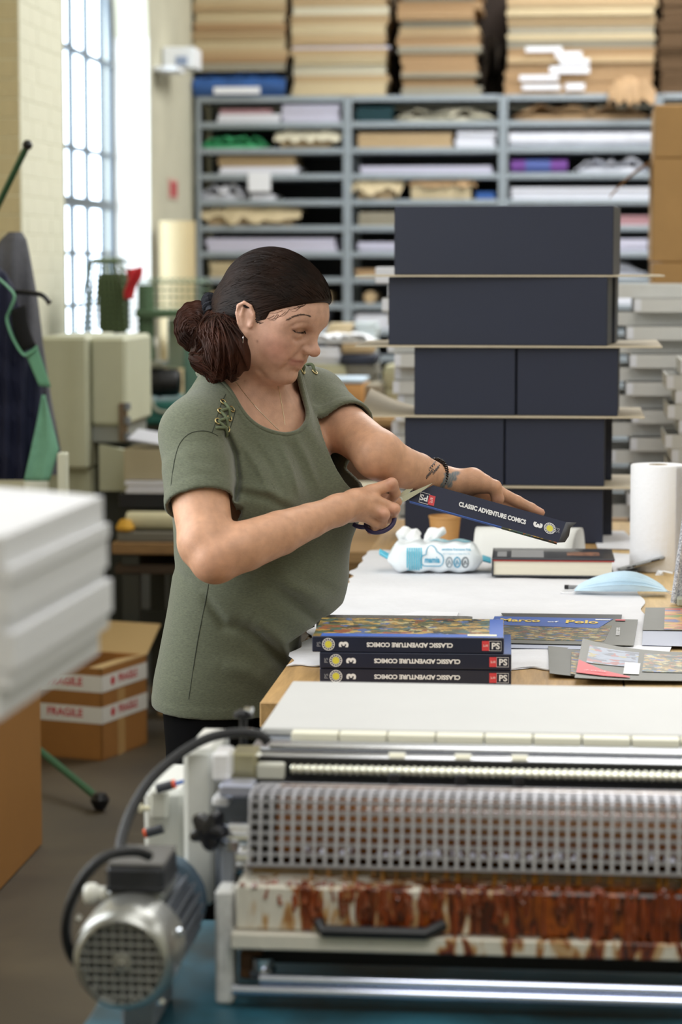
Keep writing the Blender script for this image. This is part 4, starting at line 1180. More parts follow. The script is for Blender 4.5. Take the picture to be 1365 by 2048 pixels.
# glue drips on lip and face
r4 = random.Random(21)
M_drip = mat('glue_drip', '#7a3410', 0.1, var=.5, scale=25, coat=1.0)
b = MB()
for k in range(130):
    u = r4.random() ** .6
    x = xt + .02 + (X(1420, YT) - xt) * u
    ln = r4.uniform(.006, .05) * (.5 + u); r_ = r4.uniform(.0018, .0045)
    zz = z1 - r4.uniform(-.001, .012)
    b.tube([(x, YT - .001, zz), (x + r4.uniform(-.002, .002), YT - .0016, zz - ln * .5), (x + r4.uniform(-.003, .003), YT - .0012, zz - ln)], [r_ * .8, r_ * .7, r_ * 1.1], 6)
for k in range(90):
    x = xt + (X(1420, YT) - xt) * r4.random()
    b.tube([(x, YT - .003 + r4.uniform(0, .02), z1 - .002), (x + .001, YT - .003 + r4.uniform(0, .02), z1 + r4.uniform(.001, .006))], [r4.uniform(.002, .006), .0012], 6)
b.build('glue_drips', M_drip, mc, smooth=60, kind='stuff')
# strings of glue hanging from the guard
b = MB()
for k in range(26):
    px = 620 + k * 30 + r4.uniform(-10, 10); x = X(px, 2.77, 1760); r_ = r4.uniform(.0015, .0035)
    b.tube([(x, 2.772, zb), (x + .001, 2.773, zb - .008), (x, 2.775, zb - r4.uniform(.01, .02))], [r_, r_ * .6, r_ * 1.1], 6)
b.build('glue_strings', mat('glue_string', '#8a5c14', .1, coat=1), mc, smooth=60, kind='stuff')
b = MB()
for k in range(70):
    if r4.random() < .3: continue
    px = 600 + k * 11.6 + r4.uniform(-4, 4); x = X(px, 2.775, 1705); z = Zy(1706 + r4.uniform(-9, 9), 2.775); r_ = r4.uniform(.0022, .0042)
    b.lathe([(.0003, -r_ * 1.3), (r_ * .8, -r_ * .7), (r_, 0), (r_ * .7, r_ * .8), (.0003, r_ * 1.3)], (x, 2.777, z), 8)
b.build('glint_beads', mat('glint_bead', '#c9cbe0', .08, coat=1), mc, smooth=80, kind='stuff')  # specular highlights of the glue film modelled as whitish beads
b = MB(); hx0, hx1 = X(640, YT, 1860), X(888, YT, 1860)
b.tube([(hx0, YT - .004, z2 + .012), (hx0 + .006, YT - .018, z2 + .006), (hx1 - .02, YT - .018, z2 + .006), (hx1, YT - .004, z2 + .014)], .0075, 10); b.build('tray_handle', M_blackm, mc)
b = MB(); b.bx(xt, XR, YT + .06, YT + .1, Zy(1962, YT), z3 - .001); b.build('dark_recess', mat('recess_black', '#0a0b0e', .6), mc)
for py, r_ in ((1965, .0062), (1988, .0068)):
    z = Zy(py, 2.74); b = MB(); b.cyl((X(466 if py > 1970 else 520, 2.74, py), 2.74, z), (XR, 2.74, z), r_, n=20); b.build('bottom_rail', mat('rail_chrome', '#cfd6ea', .12, 1), mc)
b = MB(); xx = X(545, 2.77, 1940); b.cyl((xx - .01, 2.765, Zy(1958, 2.765)), (xx - .01, 2.765, Zy(1922, 2.765)), .013, n=18); b.lathe([(.017, 0), (.017, .008)], (xx - .01, 2.765, Zy(1958, 2.765)), 6); b.build('adjusting_nut', M_chrome, mc)
b = MB(); b.bx(X(480, 2.78, 1930), X(525, 2.78, 1930), 2.775, 2.80, Zy(1965, 2.78), Zy(1910, 2.78), .003); b.build('rusty_bracket', mat('rusty', '#5b3a1c', .6, var=.4, scale=40), mc)
# side frame
b = MB(); b.bx(X(430, 2.755, 1900), X(466, 2.755, 1900), 2.755, 2.80, .6605, Zy(1790, 2.755), .004); b.build('side_leg', mat('chipped_enamel', '#c9c9c6', .45, var=.25, scale=30), mc)
Yh = 2.99
zh0 = .74
b = MB(); b.bx(X(288, Yh, 1700), X(368, Yh, 1700), Yh, 3.16, zh0, Zy(1592, Yh), .006); b.build('side_housing', M_enamel, mc)
b = MB(); b.bx(X(367, 2.9, 1700), X(428, 2.9, 1700), 2.9, 3.045, zh0, Zy(1508, 2.9), .006); b.build('side_column', M_enamel, mc)
b = MB(); b.bx(X(430, 2.88, 1700), X(500, 2.88, 1700), 2.885, 3.05, zh0 - .02, Zy(1600, 2.88), .003); b.build('bearing_plate', M_greycast, mc)
def blk(name, px0, px1, py0, py1, Y, dep, m, bev=.003):
    b = MB(); b.bx(X(px0, Y, py0), X(px1, Y, py0), Y, Y + dep, Zy(py1, Y), Zy(py0, Y), bev); return b.build(name, m, mc)
blk('bearing_block', 424, 459, 1514, 1570, 2.86, .05, mat('white_block', '#e6e6e8', .3))
blk('bearing_block', 424, 458, 1602, 1622, 2.86, .05, mat('white_block', '#e6e6e8', .3))
blk('cross_block', 438, 506, 1576, 1603, 2.84, .04, mat('lilac_steel', '#b4b8cc', .3, .6))
blk('rod_holder', 462, 512, 1512, 1572, 2.9, .05, mat('brass_steel', '#b8b292', .3, .8))
blk('lower_bracket', 440, 468, 1700, 1790, 2.80, .06, M_greycast)
for px, py, r_ in ((480, 1680, .019), (487, 1702, .016), (478, 1720, .022)):
    b = MB(); x = X(px, 2.83, py); z = Zy(py, 2.83); b.cyl((x - .012, 2.83, z), (x + .014, 2.83, z), r_, n=24); b.build('chrome_collar', M_chrome, mc)
b = MB(); b.lathe([(.003, 0), (.008, .001), (.008, .04), (.011, .041), (.011, .052), (.003, .053)], (X(458, 2.8, 1790), 2.81, Zy(1778, 2.8)), 16); b.build('bolt', M_chrome, mc)
# black star knob
kb = np.array(atY(420, 1660, 2.80)); lobes = 5
pts = []
for k in range(60):
    a = 2 * PI * k / 60; r_ = .0205 + .0045 * math.cos(lobes * a + .6); pts.append((r_ * math.cos(a), r_ * math.sin(a)))
nd = np.array([-.35, -1, .12]); nd /= np.linalg.norm(nd); uu = np.cross((0, 0, 1), nd); uu /= np.linalg.norm(uu); ww = np.cross(nd, uu)
b = MB()
vs = []
for (s, h) in ((.86, -.013), (1.0, -.008), (1.0, .008), (.9, .013), (.45, .016)):
    vs += [kb + (uu * u * s + ww * v * s) + nd * h for u, v in pts]
fs = [(i * 60 + k, i * 60 + (k + 1) % 60, (i + 1) * 60 + (k + 1) % 60, (i + 1) * 60 + k) for i in range(4) for k in range(60)] + [tuple(range(60)), tuple(range(240, 300))]
b.add(vs, fs); b.build('star_knob', mat('knob_black', '#14151b', .3, coat=.3), mc, smooth=40)
b = MB(); b.cyl(kb - nd * .012, kb - nd * .06, .007, n=14); b.build('knob_shaft', M_chrome, mc)
# pneumatic valve
blk('valve_block', 300, 334, 1592, 1650, 2.965, .022, mat('valve_grey', '#c3c3ba', .4))
b = MB(); p_ = atY(300, 1617, 2.96); b.cyl(p_, p_ + np.array([-.014, 0, 0]), .0035, n=12); b.cyl(p_ + np.array([-.010, 0, 0]), p_ + np.array([-.014, 0, 0]), .006, n=12); b.build('valve_screw', mat('cream_plastic', '#d9d4b8', .4), mc)
for (px, py, sg_) in ((330, 1573, 1), (310, 1661, -1)):
    a = atY(px - 16, py + 5, 2.955); c = atY(px + 16, py - 4, 2.955)
    b = MB(); b.cyl(a, c, .006, n=14); o = b.build('push_fitting', mat('fitting_grey', '#3a3c42', .4), mc)
    e = c if sg_ > 0 else a; d = (c - a) / np.linalg.norm(c - a) * sg_
    b = MB(); b.cyl(e - d * .001, e + d * .0035, .0058, n=14); b.build('orange_ring', mat('orange_plastic', '#e05a32', .4), o)
    if sg_ > 0:
        b = MB(); b.cyl(e + d * .003, e + d * .022, .0025, n=10); b.build('blue_tube', mat('blue_tube', '#2f63b8', .35), o)
# small post with clamp screws at the far left corner of the plate
pc_ = atY(487, 1450, 3.05)
b = MB(); b.cyl(pc_ + np.array([0, 0, -.05]), pc_ + np.array([0, 0, .012]), .005, n=12); b.lathe([(.004, .0), (.013, .002), (.013, .008), (.006, .012)], pc_ + np.array([0, 0, .008]), 14); b.build('clamp_post', M_blackm, mc)
b = MB()
for dz_ in (-.006, .022): b.cyl(pc_ + np.array([.004, -.006, dz_]), pc_ + np.array([.013, -.01, dz_]), .004, n=10)
b.build('clamp_screw', M_chrome, mc)
# cable from the post down to the motor box
def spline(P, n=8):
    P = [np.array(p, float) for p in P]; out = []
    for i in range(len(P) - 1):
        p0, p1, p2, p3 = P[max(i - 1, 0)], P[i], P[i + 1], P[min(i + 2, len(P) - 1)]
        for t in np.linspace(0, 1, n, endpoint=False):
            out.append(.5 * ((2 * p1) + (-p0 + p2) * t + (2 * p0 - 5 * p1 + 4 * p2 - p3) * t * t + (-p0 + 3 * p1 - 3 * p2 + p3) * t ** 3))
    out.append(P[-1]); return out
cab = spline([at(536, 1486, 2.93), at(520, 1470, 2.93), at(470, 1466, 2.93), at(415, 1477, 2.92), at(360, 1508, 2.90), at(305, 1556, 2.86), at(268, 1612, 2.82), at(248, 1662, 2.78), at(238, 1712, 2.74), at(236, 1745, 2.72)])
def conduit(name, P, r_, m):
    b = MB(); n = len(P)
    b.tube(P, r_, 12)
    return b.build(name, m, mc, smooth=60)
conduit('black_cable', cab, .0062, M_rubber)
# ------------------------------------------------------------ motor (a part of the machine with its own pieces)
mot_c = atY(243, 1926, 2.56); mx, mz = float(mot_c[0]), float(mot_c[2]); RC = .0565
M_motor = mat('motor_silver', '#a9aaa6', 0.33, .85, var=.05, scale=30)
b = MB(); yc = 2.56
b.lathe([(.044, .004), (.0465, -.003), (.050, -.002), (.0545, .006), (.0575, .018), (.0585, .035), (.0585, .08), (.054, .081)], (mx, yc, mz), 56, (0, 1, 0), caps=False)
motor = b.build('motor', M_motor, mc, smooth=50)
b = MB()
for k in range(-4, 5):
    w_ = math.sqrt(max(0, .0455 ** 2 - (k * .0098) ** 2))
    if w_ < .012: continue
    b.bx(mx - w_, mx + w_, yc + .001, yc + .005, mz + k * .0098 - .0018, mz + k * .0098 + .0018, .0008)
    b.bx(mx + k * .0098 - .0018, mx + k * .0098 + .0018, yc + .001, yc + .005, mz - w_, mz + w_, .0008)
b.build('fan_grille', M_motor, motor)
b = MB(); b.lathe([(.001, -.002), (.011, -.001), (.011, .004), (.001, .004)], (mx, yc, mz), 20, (0, 1, 0)); b.build('grille_hub', M_motor, motor)
b = MB(); b.lathe([(.001, -.0045), (.0035, -.004), (.0035, 0)], (mx, yc, mz), 12, (0, 1, 0)); b.build('hub_screw', M_chrome, motor)
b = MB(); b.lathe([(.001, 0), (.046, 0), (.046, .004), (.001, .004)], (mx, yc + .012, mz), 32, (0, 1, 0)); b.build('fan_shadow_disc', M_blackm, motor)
b = MB(); b.lathe([(.0001, 0), (.046, 0), (.046, .165), (.0001, .165)], (mx, yc + .082, mz), 40, (0, 1, 0), caps=False)
for k in range(26):
    a = 2 * PI * (k + .5) / 26
    if abs(a - PI / 2) < .5: continue
    c_ = np.array([math.cos(a), 0, math.sin(a)])
    b.box((mx + c_[0] * .051, yc + .155, mz + c_[2] * .051), (.013, .145, .0028), (0, -a, 0))
b.build('finned_body', mat('motor_grey', '#6f747c', .45, .5), motor)
b = MB(); b.lathe([(.0001, 0), (.055, 0), (.055, .02), (.035, .022), (.035, .1), (.0001, .1)], (mx, yc + .247, mz), 32, (0, 1, 0), caps=False); b.build('gear_flange', mat('blue_grey_cast', '#5c7080', .5, .3), motor)
b = MB(); b.bx(mx - .032, mx + .032, yc + .085, yc + .18, mz + .042, mz + .058, .003); b.build('box_base', M_motor, motor)
b = MB(); b.bx(mx - .033, mx + .033, yc + .083, yc + .18, mz + .0585, mz + .086, .004); b.bx(mx - .034, mx + .034, yc + .082, yc + .181, mz + .058, mz + .063, .001); b.build('terminal_box', mat('terminal_black', '#24262b', .5), motor)
b = MB(); b.bx(mx - .032, mx + .033, yc + .086, yc + .178, mz + .0862, mz + .090, .002); b.build('terminal_lid', mat('terminal_lid', '#5a5855', .55), motor)
b = MB(); b.cyl((mx - .034, yc + .1, mz + .050), (mx - .046, yc + .1, mz + .050), .009, n=18); b.lathe([(.011, 0), (.0125, .003), (.0125, .011), (.009, .015)], (mx - .046, yc + .1, mz + .050), 18, (-1, 0, 0)); b.build('cable_gland', mat('gland_white', '#e3e3da', .4), motor)
for (dx, dz_) in ((-.05, .03), (.05, .02), (.03, -.05)):
    b = MB(); b.cyl((mx + dx * 1.12, yc + .05, mz + dz_ * 1.12), (mx + dx * 1.2, yc + .05, mz + dz_ * 1.2), .0045, n=10); b.build('cowl_screw', M_chrome, motor)
cd = spline([at(298, 1712, 2.66), at(270, 1703, 2.64), at(215, 1712, 2.62), at(170, 1752, 2.61), at(141, 1810, 2.61), at(132, 1862, 2.62), at(142, 1908, 2.64), at(165, 1935, 2.66)])
conduit('motor_conduit', cd, .0060, M_rubber)
b = MB(); b.bx(mx - .02, mx + .02, yc + .1, yc + .22, .6605, mz - .044, .003); b.build('motor_foot', M_greycast, motor)

# =================================================================== paper reams, left foreground, on a trolley
z_top = float(at(220, 985, 2.2)[2]); z_bot = float(at(220, 1302, 2.2)[2])
P0 = at(22, 1062, 1.87); P1 = at(220, 985, 2.2)
e1 = (P1 - P0)[:2]; e1 = e1 / np.linalg.norm(e1); e2 = np.array([-e1[1], e1[0]])
M_ream = mat('ream_paper', '#dcdde0', 0.8, var=.05, scale=2.5, stretch=(1, 1, 160), bump=.3, bscale=30)
tr = thing('paper_trolley', 'grey trolley standing at the left edge under the paper reams', 'trolley', (P1[0] - .6, P1[1], 0))
cz_ = z_bot - .002
def pt(a, c, z):   # a along e1 from near corner, c to the left
    q_ = P0[:2] + e1 * a + e2 * c; return (q_[0], q_[1], z)
b = MB(); b.add([pt(.0, .10, cz_ - .03), pt(.30, .13, cz_ - .03), pt(.30, .62, cz_ - .03), pt(.0, .62, cz_ - .03), pt(.0, .10, cz_), pt(.30, .13, cz_), pt(.30, .62, cz_), pt(.0, .62, cz_)], [(3, 2, 1, 0), (4, 5, 6, 7), (0, 1, 5, 4), (1, 2, 6, 5), (2, 3, 7, 6), (3, 0, 4, 7)])
b.build('trolley_top', M_greycast, tr)
for a in (.04, .26):
    for c_ in (.2, .58):
        q_ = pt(a, c_, 0); b = MB(); b.cyl((q_[0], q_[1], 0), (q_[0], q_[1], cz_ - .03), .016, n=12); b.build('leg', M_greycast, tr)
nL = 7; fr_ = np.cumsum([0, .17, .10, .21, .07, .19, .09, .17]); HT = z_top - z_bot
rj = random.Random(4)
offs = [.012, .003, -.001, .007, .003, .001, .007]
nms = ['bottom', 'second', 'third', 'fourth', 'fifth', 'sixth', 'topmost']
for k in range(nL):
    o_ = offs[k]
    L1 = .335
    def fn(u, v, k=k, o_=o_):
        a = L1 * v; c = o_ + .45 * u
        bow = .012 * math.sin(min(1, u * 1.6) * PI / 2) * (.25 + .75 * v) * k / nL
        droop = -.003 * (1 - u) ** 4
        rad = .0
        q_ = P0[:2] + e1 * a + e2 * c
        return (q_[0], q_[1], z_bot + HT * fr_[k + 1] - .0008 + bow + droop)
    b = MB(); b.slab(fn, 12, 8, HT * (fr_[k + 1] - fr_[k]) - .0012)
    if k == 0: pass
    b.build('paper_ream', M_ream, label='white paper ream, %s in the blurred pile at the left edge' % ('bottom one' if k == 0 else nms[k] + (' from the bottom' if 0 < k < nL - 1 else '')), cat='paper ream', group='pile of white paper reams', smooth=40)
# =================================================================== white trays behind the dark boxes
M_tray = mat('tray_white', '#cfcfcc', 0.6, var=.04, scale=10)
M_trayin = mat('tray_end', '#e4e6ee', 0.5)
TY = 7.1
M_pal = mat('pallet_wood', '#a8865a', .7, var=.25, scale=6, stretch=(1, 12, 12))
st = thing('packing_table', 'plain wooden packing table behind the dark boxes', 'table', (.25, TY + .25, 0))
zT = .745
b = MB(); b.bx(-.75, 1.6, TY - .5, TY + .6, zT - .035, zT - .001, .003); b.build('table_top', M_pal, st)
for x in (-.68, 1.5):
    for y in (TY - .44, TY + .52):
        b = MB(); b.box((x, y, (zT - .036) / 2), (.06, .06, zT - .038), None, .003); b.build('leg', M_pal, st)
b = MB(); b.bx(-.7, 1.55, TY + .25, TY + .31, .2, .26); b.build('rail', M_pal, st)
r5 = random.Random(9); hT = .0405
def tray(x0, x1, y0, y1, z, label, group):
    t = thing('lid_tray', label, 'tray', ((x0 + x1) / 2, (y0 + y1) / 2, z), group)
    b = MB()
    b.bx(x0, x1, y0, y1, z, z + .003); b.bx(x0, x1, y0, y0 + .003, z + .003, z + hT - .001); b.bx(x0, x1, y1 - .003, y1, z + .003, z + hT - .001)
    b.build('tray_body', M_tray, t)
    for xa, xc in ((x0, x0 + .003), (x1 - .003, x1)):
        b = MB(); b.bx(xa, xc, y0 + .003, y1 - .003, z + .003, z + hT - .001); b.build('end_wall', M_tray, t)
    for xa, xc in ((x0 - .001, x0 + .018), (x1 - .018, x1 + .001)):
        b = MB(); b.bx(xa, xc, y0 - .0012, y0, z + .004, z + hT - .004); b.build('corner_tape', M_trayin, t)
ordw = ['first', 'second', 'third', 'fourth', 'fifth', 'sixth', 'seventh', 'eighth', 'ninth', 'tenth', 'eleventh', 'twelfth', 'thirteenth', 'fourteenth', 'fifteenth', 'sixteenth', 'seventeenth', 'eighteenth']
def tx(px, py=800): return float(atY(px, py, TY)[0])
for k in range(18):
    z = zT + k * hT
    a = tx(785 + (0 if k % 2 else 12) + r5.uniform(-12, 12)); c = tx(1196 + r5.uniform(-6, 6))
    if k >= 15: a = tx(770 + r5.uniform(-8, 8))
    dy = r5.uniform(-.02, .02) + (.02 if k % 2 else -.015)
    tray(a, c, TY + .03 + dy, TY + .42 + dy, z + .0005, 'off-white lid tray, %s from the top of the pile behind the dark boxes' % ordw[17 - k], 'white trays in the pile behind the dark boxes')
    a = tx((1216 if k % 2 else 1258) + r5.uniform(-6, 10)); c = a + .74
    tray(a, c, TY + .03 + (.03 if k % 2 else -.03), TY + .42, z + .0005, 'off-white lid tray, %s from the top of the pile right of the dark boxes' % ordw[17 - k], 'white trays in the pile right of the dark boxes')
TY2 = TY - .46
for k in range(13):
    z = zT + k * hT
    a = float(atY((1334 if k % 2 else 1352) + r5.uniform(-8, 10), 900, TY2)[0]); c = a + .5
    tray(a, c, TY2 + .02, TY2 + .36, z + .0005, 'off-white lid tray, %s from the top of the nearer pile at the right edge' % ordw[12 - k], 'white trays in the nearer pile at the right edge')

# brown cartons at the right edge
M_kraft = mat('carton_kraft', '#b08a58', .75, var=.05, scale=9)
M_kraftd = mat('carton_kraft_dark', '#8a6338', .75, var=.06, scale=9)
CY = 8.6
x0 = float(atY(1306, 400, CY)[0]); zs = [0, .40, .78, 1.16, float(atY(1330, 525, CY)[2]), float(atY(1330, 316, CY)[2]), float(atY(1330, 209, CY)[2])]
cn = ['lowest', 'second', 'third', 'fourth', 'fifth', 'topmost']
tape_m = mat('carton_tape', '#a5794a', .35)
for k in range(6):
    t = thing('brown_carton', 'brown carton, %s of the pile at the right edge%s' % (cn[k] + ('' if k in (0, 5) else ' from the floor'), ', flap open' if k == 4 else ''), 'carton', (x0 + .3, CY + .2, zs[k]), 'brown cartons at the right edge')
    b = MB(); b.bx(x0 + .004 * (k % 2), x0 + .6, CY, CY + .4, zs[k] + .001, zs[k + 1] - .001, .004); b.build('carton_body', M_kraft, t)
    b = MB(); b.bx(x0 + .02, x0 + .6, CY + .17, CY + .23, zs[k + 1] - .001, zs[k + 1] - .0004); b.build('tape', tape_m, t)
    if k == 4:
        A_, B_ = atY(1300, 322, CY), atY(1222, 390, CY)
        b = MB(); b.slab(lambda u, v: (A_[0] + (B_[0] - A_[0]) * u, CY + .02 + .3 * v, A_[2] + (B_[2] - A_[2]) * u + .012 * math.sin(u * 3)), 6, 3, .006)
        b.build('flap', M_kraftd, t)
# flat white box top left of the tray pile
b = MB(); b.bx(tx(748, 620), tx(800, 620), TY + .05, TY + .3, zT + 18 * hT + .001, zT + 18 * hT + .05, .003)
b.build('white_box', M_trayin, label='small white box standing on the left end of the tray pile', cat='box')

# =================================================================== cluttered table in the middle distance
HY = 9.3
def hx(px, py=750): return float(atY(px, py, HY)[0])
def hz(py): return float(atY(700, py, HY)[2])
ztb = hz(836)
M_brownpan = mat('brown_panel', '#5a3c28', .6, var=.15, scale=6)
ct = thing('cluttered_table', 'dark wooden table covered with paper and boxes behind the woman', 'table', (hx(660), HY + .4, 0))
b = MB(); b.bx(hx(500), hx(840), HY - .02, HY + .9, ztb - .03, ztb, .003); b.build('table_top', M_pal, ct)
b = MB(); b.bx(hx(505), hx(835), HY, HY + .02, .1, ztb - .031); b.build('front_panel', M_brownpan, ct)
for x in (hx(510), hx(828)):
    b = MB(); b.box((x, HY + .85, ztb / 2 - .016), (.06, .06, ztb - .034)); b.build('leg', M_brownpan, ct)
    b = MB(); b.box((x, HY + .05, ztb / 2 - .016), (.06, .055, ztb - .034)); b.build('leg', M_brownpan, ct)
def lay(name, cat, px0, px1, py0, py1, yo, dep, m, label, kind='stack', zbase=None):
    z0 = hz(py1) if zbase is None else zbase
    z1 = hz(py0); b = MB()
    Y_ = HY + yo; a, c = float(atY(px0, py1, Y_)[0]), float(atY(px1, py1, Y_)[0])
    if kind == 'stack': stack_geo(b, a, c, Y_, Y_ + dep, z0, z1, .02, .006)
    elif kind == 'crumple': b.bx(a + .02, c - .02, Y_ + .02, Y_ + dep, z0, z0 + (z1 - z0) * .4); crumple_geo(b, a, c, Y_, Y_ + dep, z0 + .001, z1 - z0, px0 * .1)
    else: b.bx(a, c, Y_, Y_ + dep, z0, z1, .004)
    return b.build(name, m, label=label, cat=cat, smooth=50)
lay('carton', 'carton', 655, 726, 768, 836, 0.02, .3, mat('carton_orange', '#b98850', .7, var=.05, scale=8), 'light brown carton with pale blue paper on top behind the far shoulder', 'box', ztb + .001)
lay('paper_stack', 'paper', 650, 728, 758, 767, .02, .28, mat('pale_blue_paper', '#c4d6e6', .6), 'pale blue-white paper lying on the light brown carton')
lay('paper_stack', 'paper', 727, 765, 772, 834, .1, .3, paper_mat('greyc'), 'grey paper stack right of the light brown carton', 'stack', ztb + .001)
lay('board_stack', 'boards', 768, 830, 735, 834, .12, .3, mat('cream_box', '#b9b79a', .6), 'cream boxes behind the left end of the tray pile', 'stack', ztb + .001)
lay('board_stack', 'boards', 560, 690, 738, 834, .36, .22, mat('cream_box', '#b9b79a', .6), 'wide cream board pile further back on the cluttered table', 'stack', ztb + .001)
lay('dark_binder', 'binder', 682, 752, 716, 736, .36, .22, mat('dark_binder', '#2a2f3f', .5), 'dark navy slab lying between paper piles on the cluttered table', 'box')
lay('paper_stack', 'paper', 692, 752, 738, 834, .36, .22, mat('grey_mixed', '#77756c', .7, var=.3, scale=8, stretch=(1, 1, 30)), 'mixed grey pile under the dark navy slab', 'stack', ztb + .001)
lay('paper_stack', 'paper', 560, 680, 702, 737, .38, .22, mat('white_loose', '#d5d6dc', .7, var=.1, scale=6), 'white pile on the wide cream boards behind the nose', 'stack')
lay('kraft_box', 'box', 684, 745, 694, 715, .38, .2, paper_mat('tan'), 'tan card box resting on the dark navy slab', 'box')
lay('crumpled_paper', 'paper', 610, 748, 672, 693, .38, .22, mat('white_sheet', '#e9ebf0', .7), 'wavy white sheets lying over the tan card box', 'crumple')
lay('card_stack', 'card', 655, 705, 655, 672, .6, .2, paper_mat('palecard'), 'pale card stack beyond the wavy white sheets', 'stack', ztb + .001)
lay('paper_stack', 'paper', 710, 752, 652, 672, .6, .2, mat('teal_white', '#c2cdd2', .6, var=.2, scale=5, stretch=(1, 1, 30)), 'white stack with a teal edge beyond the wavy white sheets', 'stack', ztb + .001)

# =================================================================== low bench behind the woman
LY = 7.75
def lx(px, py=1000): return float(atY(px, py, LY)[0])
def lz(py): return float(atY(300, py, LY)[2])
M_oldwood = mat('old_wood', '#8a6a44', .65, var=.25, scale=5, stretch=(1.5, 12, 12))
M_darkwood = mat('dark_wood', '#3a2c1e', .7, var=.2, scale=5)
lb = thing('low_bench', 'low wooden bench behind the woman with dark legs', 'bench', (lx(450), LY + .3, 0))
zb_ = lz(1086)
b = MB(); b.bx(lx(222), lx(770), LY, LY + .6, zb_ - .038, zb_, .003); b.build('bench_top', M_oldwood, lb)
b = MB(); b.bx(lx(226), lx(766), LY + .02, LY + .58, lz(1150), lz(1132), .003); b.build('lower_shelf', M_darkwood, lb)
M_dgrey = mat('dark_grey_steel', '#2f3029', .6)
for x in (lx(258), lx(512), lx(750)):
    for y in (LY + .04, LY + .56):
        b = MB(); b.box((x, y, (lz(1150) - .001) / 2), (.055, .05, lz(1150) - .002)); b.build('leg', M_dgrey, lb)
        b = MB(); b.box((x, y, (lz(1132) + zb_ - .038) / 2), (.055, .05, zb_ - .04 - lz(1132))); b.build('leg_upper', M_dgrey, lb)
b = MB(); b.bx(lx(230), lx(762), LY + .3, LY + .34, .3, .36); b.build('rail', M_dgrey, lb)
def ll(name, cat, px0, px1, py0, py1, yo, dep, m, label, kind='box'):
    b = MB(); a, c = lx(px0, py1), lx(px1, py1)
    if kind == 'box': b.bx(a, c, LY + yo, LY + yo + dep, lz(py1), lz(py0), .003)
    else: stack_geo(b, a, c, LY + yo, LY + yo + dep, lz(py1), lz(py0), .012, .005)
    return b.build(name, m, label=label, cat=cat)
ll('grey_board', 'board', 232, 420, 1066, 1085, .02, .5, mat('grey_board', '#6f6c62', .6), 'dark grey board lying on the low bench')
b = MB(); b.lathe([(.02, 0), (.028, .004), (.03, .02), (.03, .34), (.02, .35)], (lx(244, 1040), LY + .08, lz(1065) + .031), 24, (1, 0, 0)); b.build('paper_roll', mat('cream_roll', '#cfc9a8', .7, var=.06, scale=12), label='cream paper roll lying on the dark grey board', cat='roll')
yb = MB(); yb.lathe([(.004, 0), (.028, .003), (.033, .012), (.02, .035), (.012, .04)], (lx(246, 1060), LY + .04, lz(1066)), 9)
yb.build('yellow_sponge', mat('yellow_sponge', '#c9982e', .7, var=.2, scale=30, bump=.5), label='small yellow lump at the left end of the cream roll', cat='sponge')
ll('black_case', 'case', 224, 420, 995, 1024, .12, .25, mat('black_case', '#17181e', .5), 'long black case behind the cream roll on the low bench')
ll('case_riser', 'board', 240, 410, 1025, 1064, .16, .2, M_dgrey, 'dark riser under the long black case')
ll('paper_stack', 'paper', 238, 420, 969, 994, .12, .24, paper_mat('white'), 'white paper stack with a yellow corner on the black case', 'stack')
ll('card_box', 'box', 232, 345, 905, 968, .14, .2, mat('buff_box', '#b3a98e', .7, var=.05, scale=8), 'open buff card box on the white paper stack')
b = MB(); b.slab(lambda u, v: (lx(240, 890) + .2 * u, LY + .14 + .2 * v, lz(884) - .03 * u + .02 * v), 6, 4, .004); b.build('card_sheet', mat('grey_card', '#b7b9c2', .6), label='grey-white card sheet lying slanted on the open buff box', cat='card')
ll('wood_board', 'board', 640, 752, 1046, 1085, .1, .4, mat('orange_wood', '#9a6a36', .6, var=.2, scale=6, stretch=(2, 12, 12)), 'orange-brown wooden boards on the low bench right of the woman', 'stack')
ll('grey_box', 'box', 650, 745, 985, 1045, .12, .35, mat('greige_box', '#a79f88', .6), 'greige box on the orange-brown boards right of the woman')
b = MB()
PX = lx(285, 1400)
pal = thing('wooden_pallet', 'small wooden pallet on the floor beneath the low bench', 'pallet', (PX + .35, LY + .5, 0))
for k in range(3):
    b = MB(); b.bx(PX + .11 * k, PX + .06 + .11 * k, LY + .3, LY + .9, 0.001, .07); b.build('bearer', M_pal, pal)
for k in range(4):
    b = MB(); b.bx(PX - .02, PX + .30, LY + .3 + .16 * k, LY + .41 + .16 * k, .071, .092, .002); b.build('slat', M_pal, pal)

# =================================================================== FRAGILE carton and plain carton on the floor
A_ = on(205, 1522, 0); Bp = on(287, 1490, 0); Cp = on(85, 1508, 0)
hC = float(at(205, 1338, float(np.dot(A_, _F)))[2])
fc = thing('fragile_carton', 'open brown carton wrapped with white FRAGILE tape on the floor', 'carton', A_ * .5 + (Bp + Cp) * .25)
u1 = (Bp - A_); L1 = np.linalg.norm(u1); u1 /= L1; L1 = .30
u2 = np.array([-u1[1], u1[0], 0.0]); L2 = .34
M_fk = mat('fragile_kraft', '#96652f', .7, var=.06, scale=9)
zz3 = np.array([0, 0, 1.0])
def wall(name, p, d, L, th_, h, m, par):
    nrm = np.cross(d, zz3); b = MB(); b.prism([(0, 0), (L, 0), (L, h), (0, h)], p, d, zz3, -nrm, th_); return b.build(name, m, par)
wall('side_panel', A_, u1, L1, .005, hC, M_fk, fc)
wall('side_panel', A_ + u2 * L2, -u2, L2, .005, hC, M_fk, fc)
wall('side_panel', A_ + u1 * L1 + u2 * L2, -u1, L1, .005, hC, M_fk, fc)
wall('side_panel', A_ + u1 * L1, u2, L2, .005, hC, M_fk, fc)
b = MB(); b.prism([(0, 0), (L1, 0), (L1, L2), (0, L2)], A_ + zz3 * .002, u1, u2, zz3, .004); b.build('base_panel', M_fk, fc)
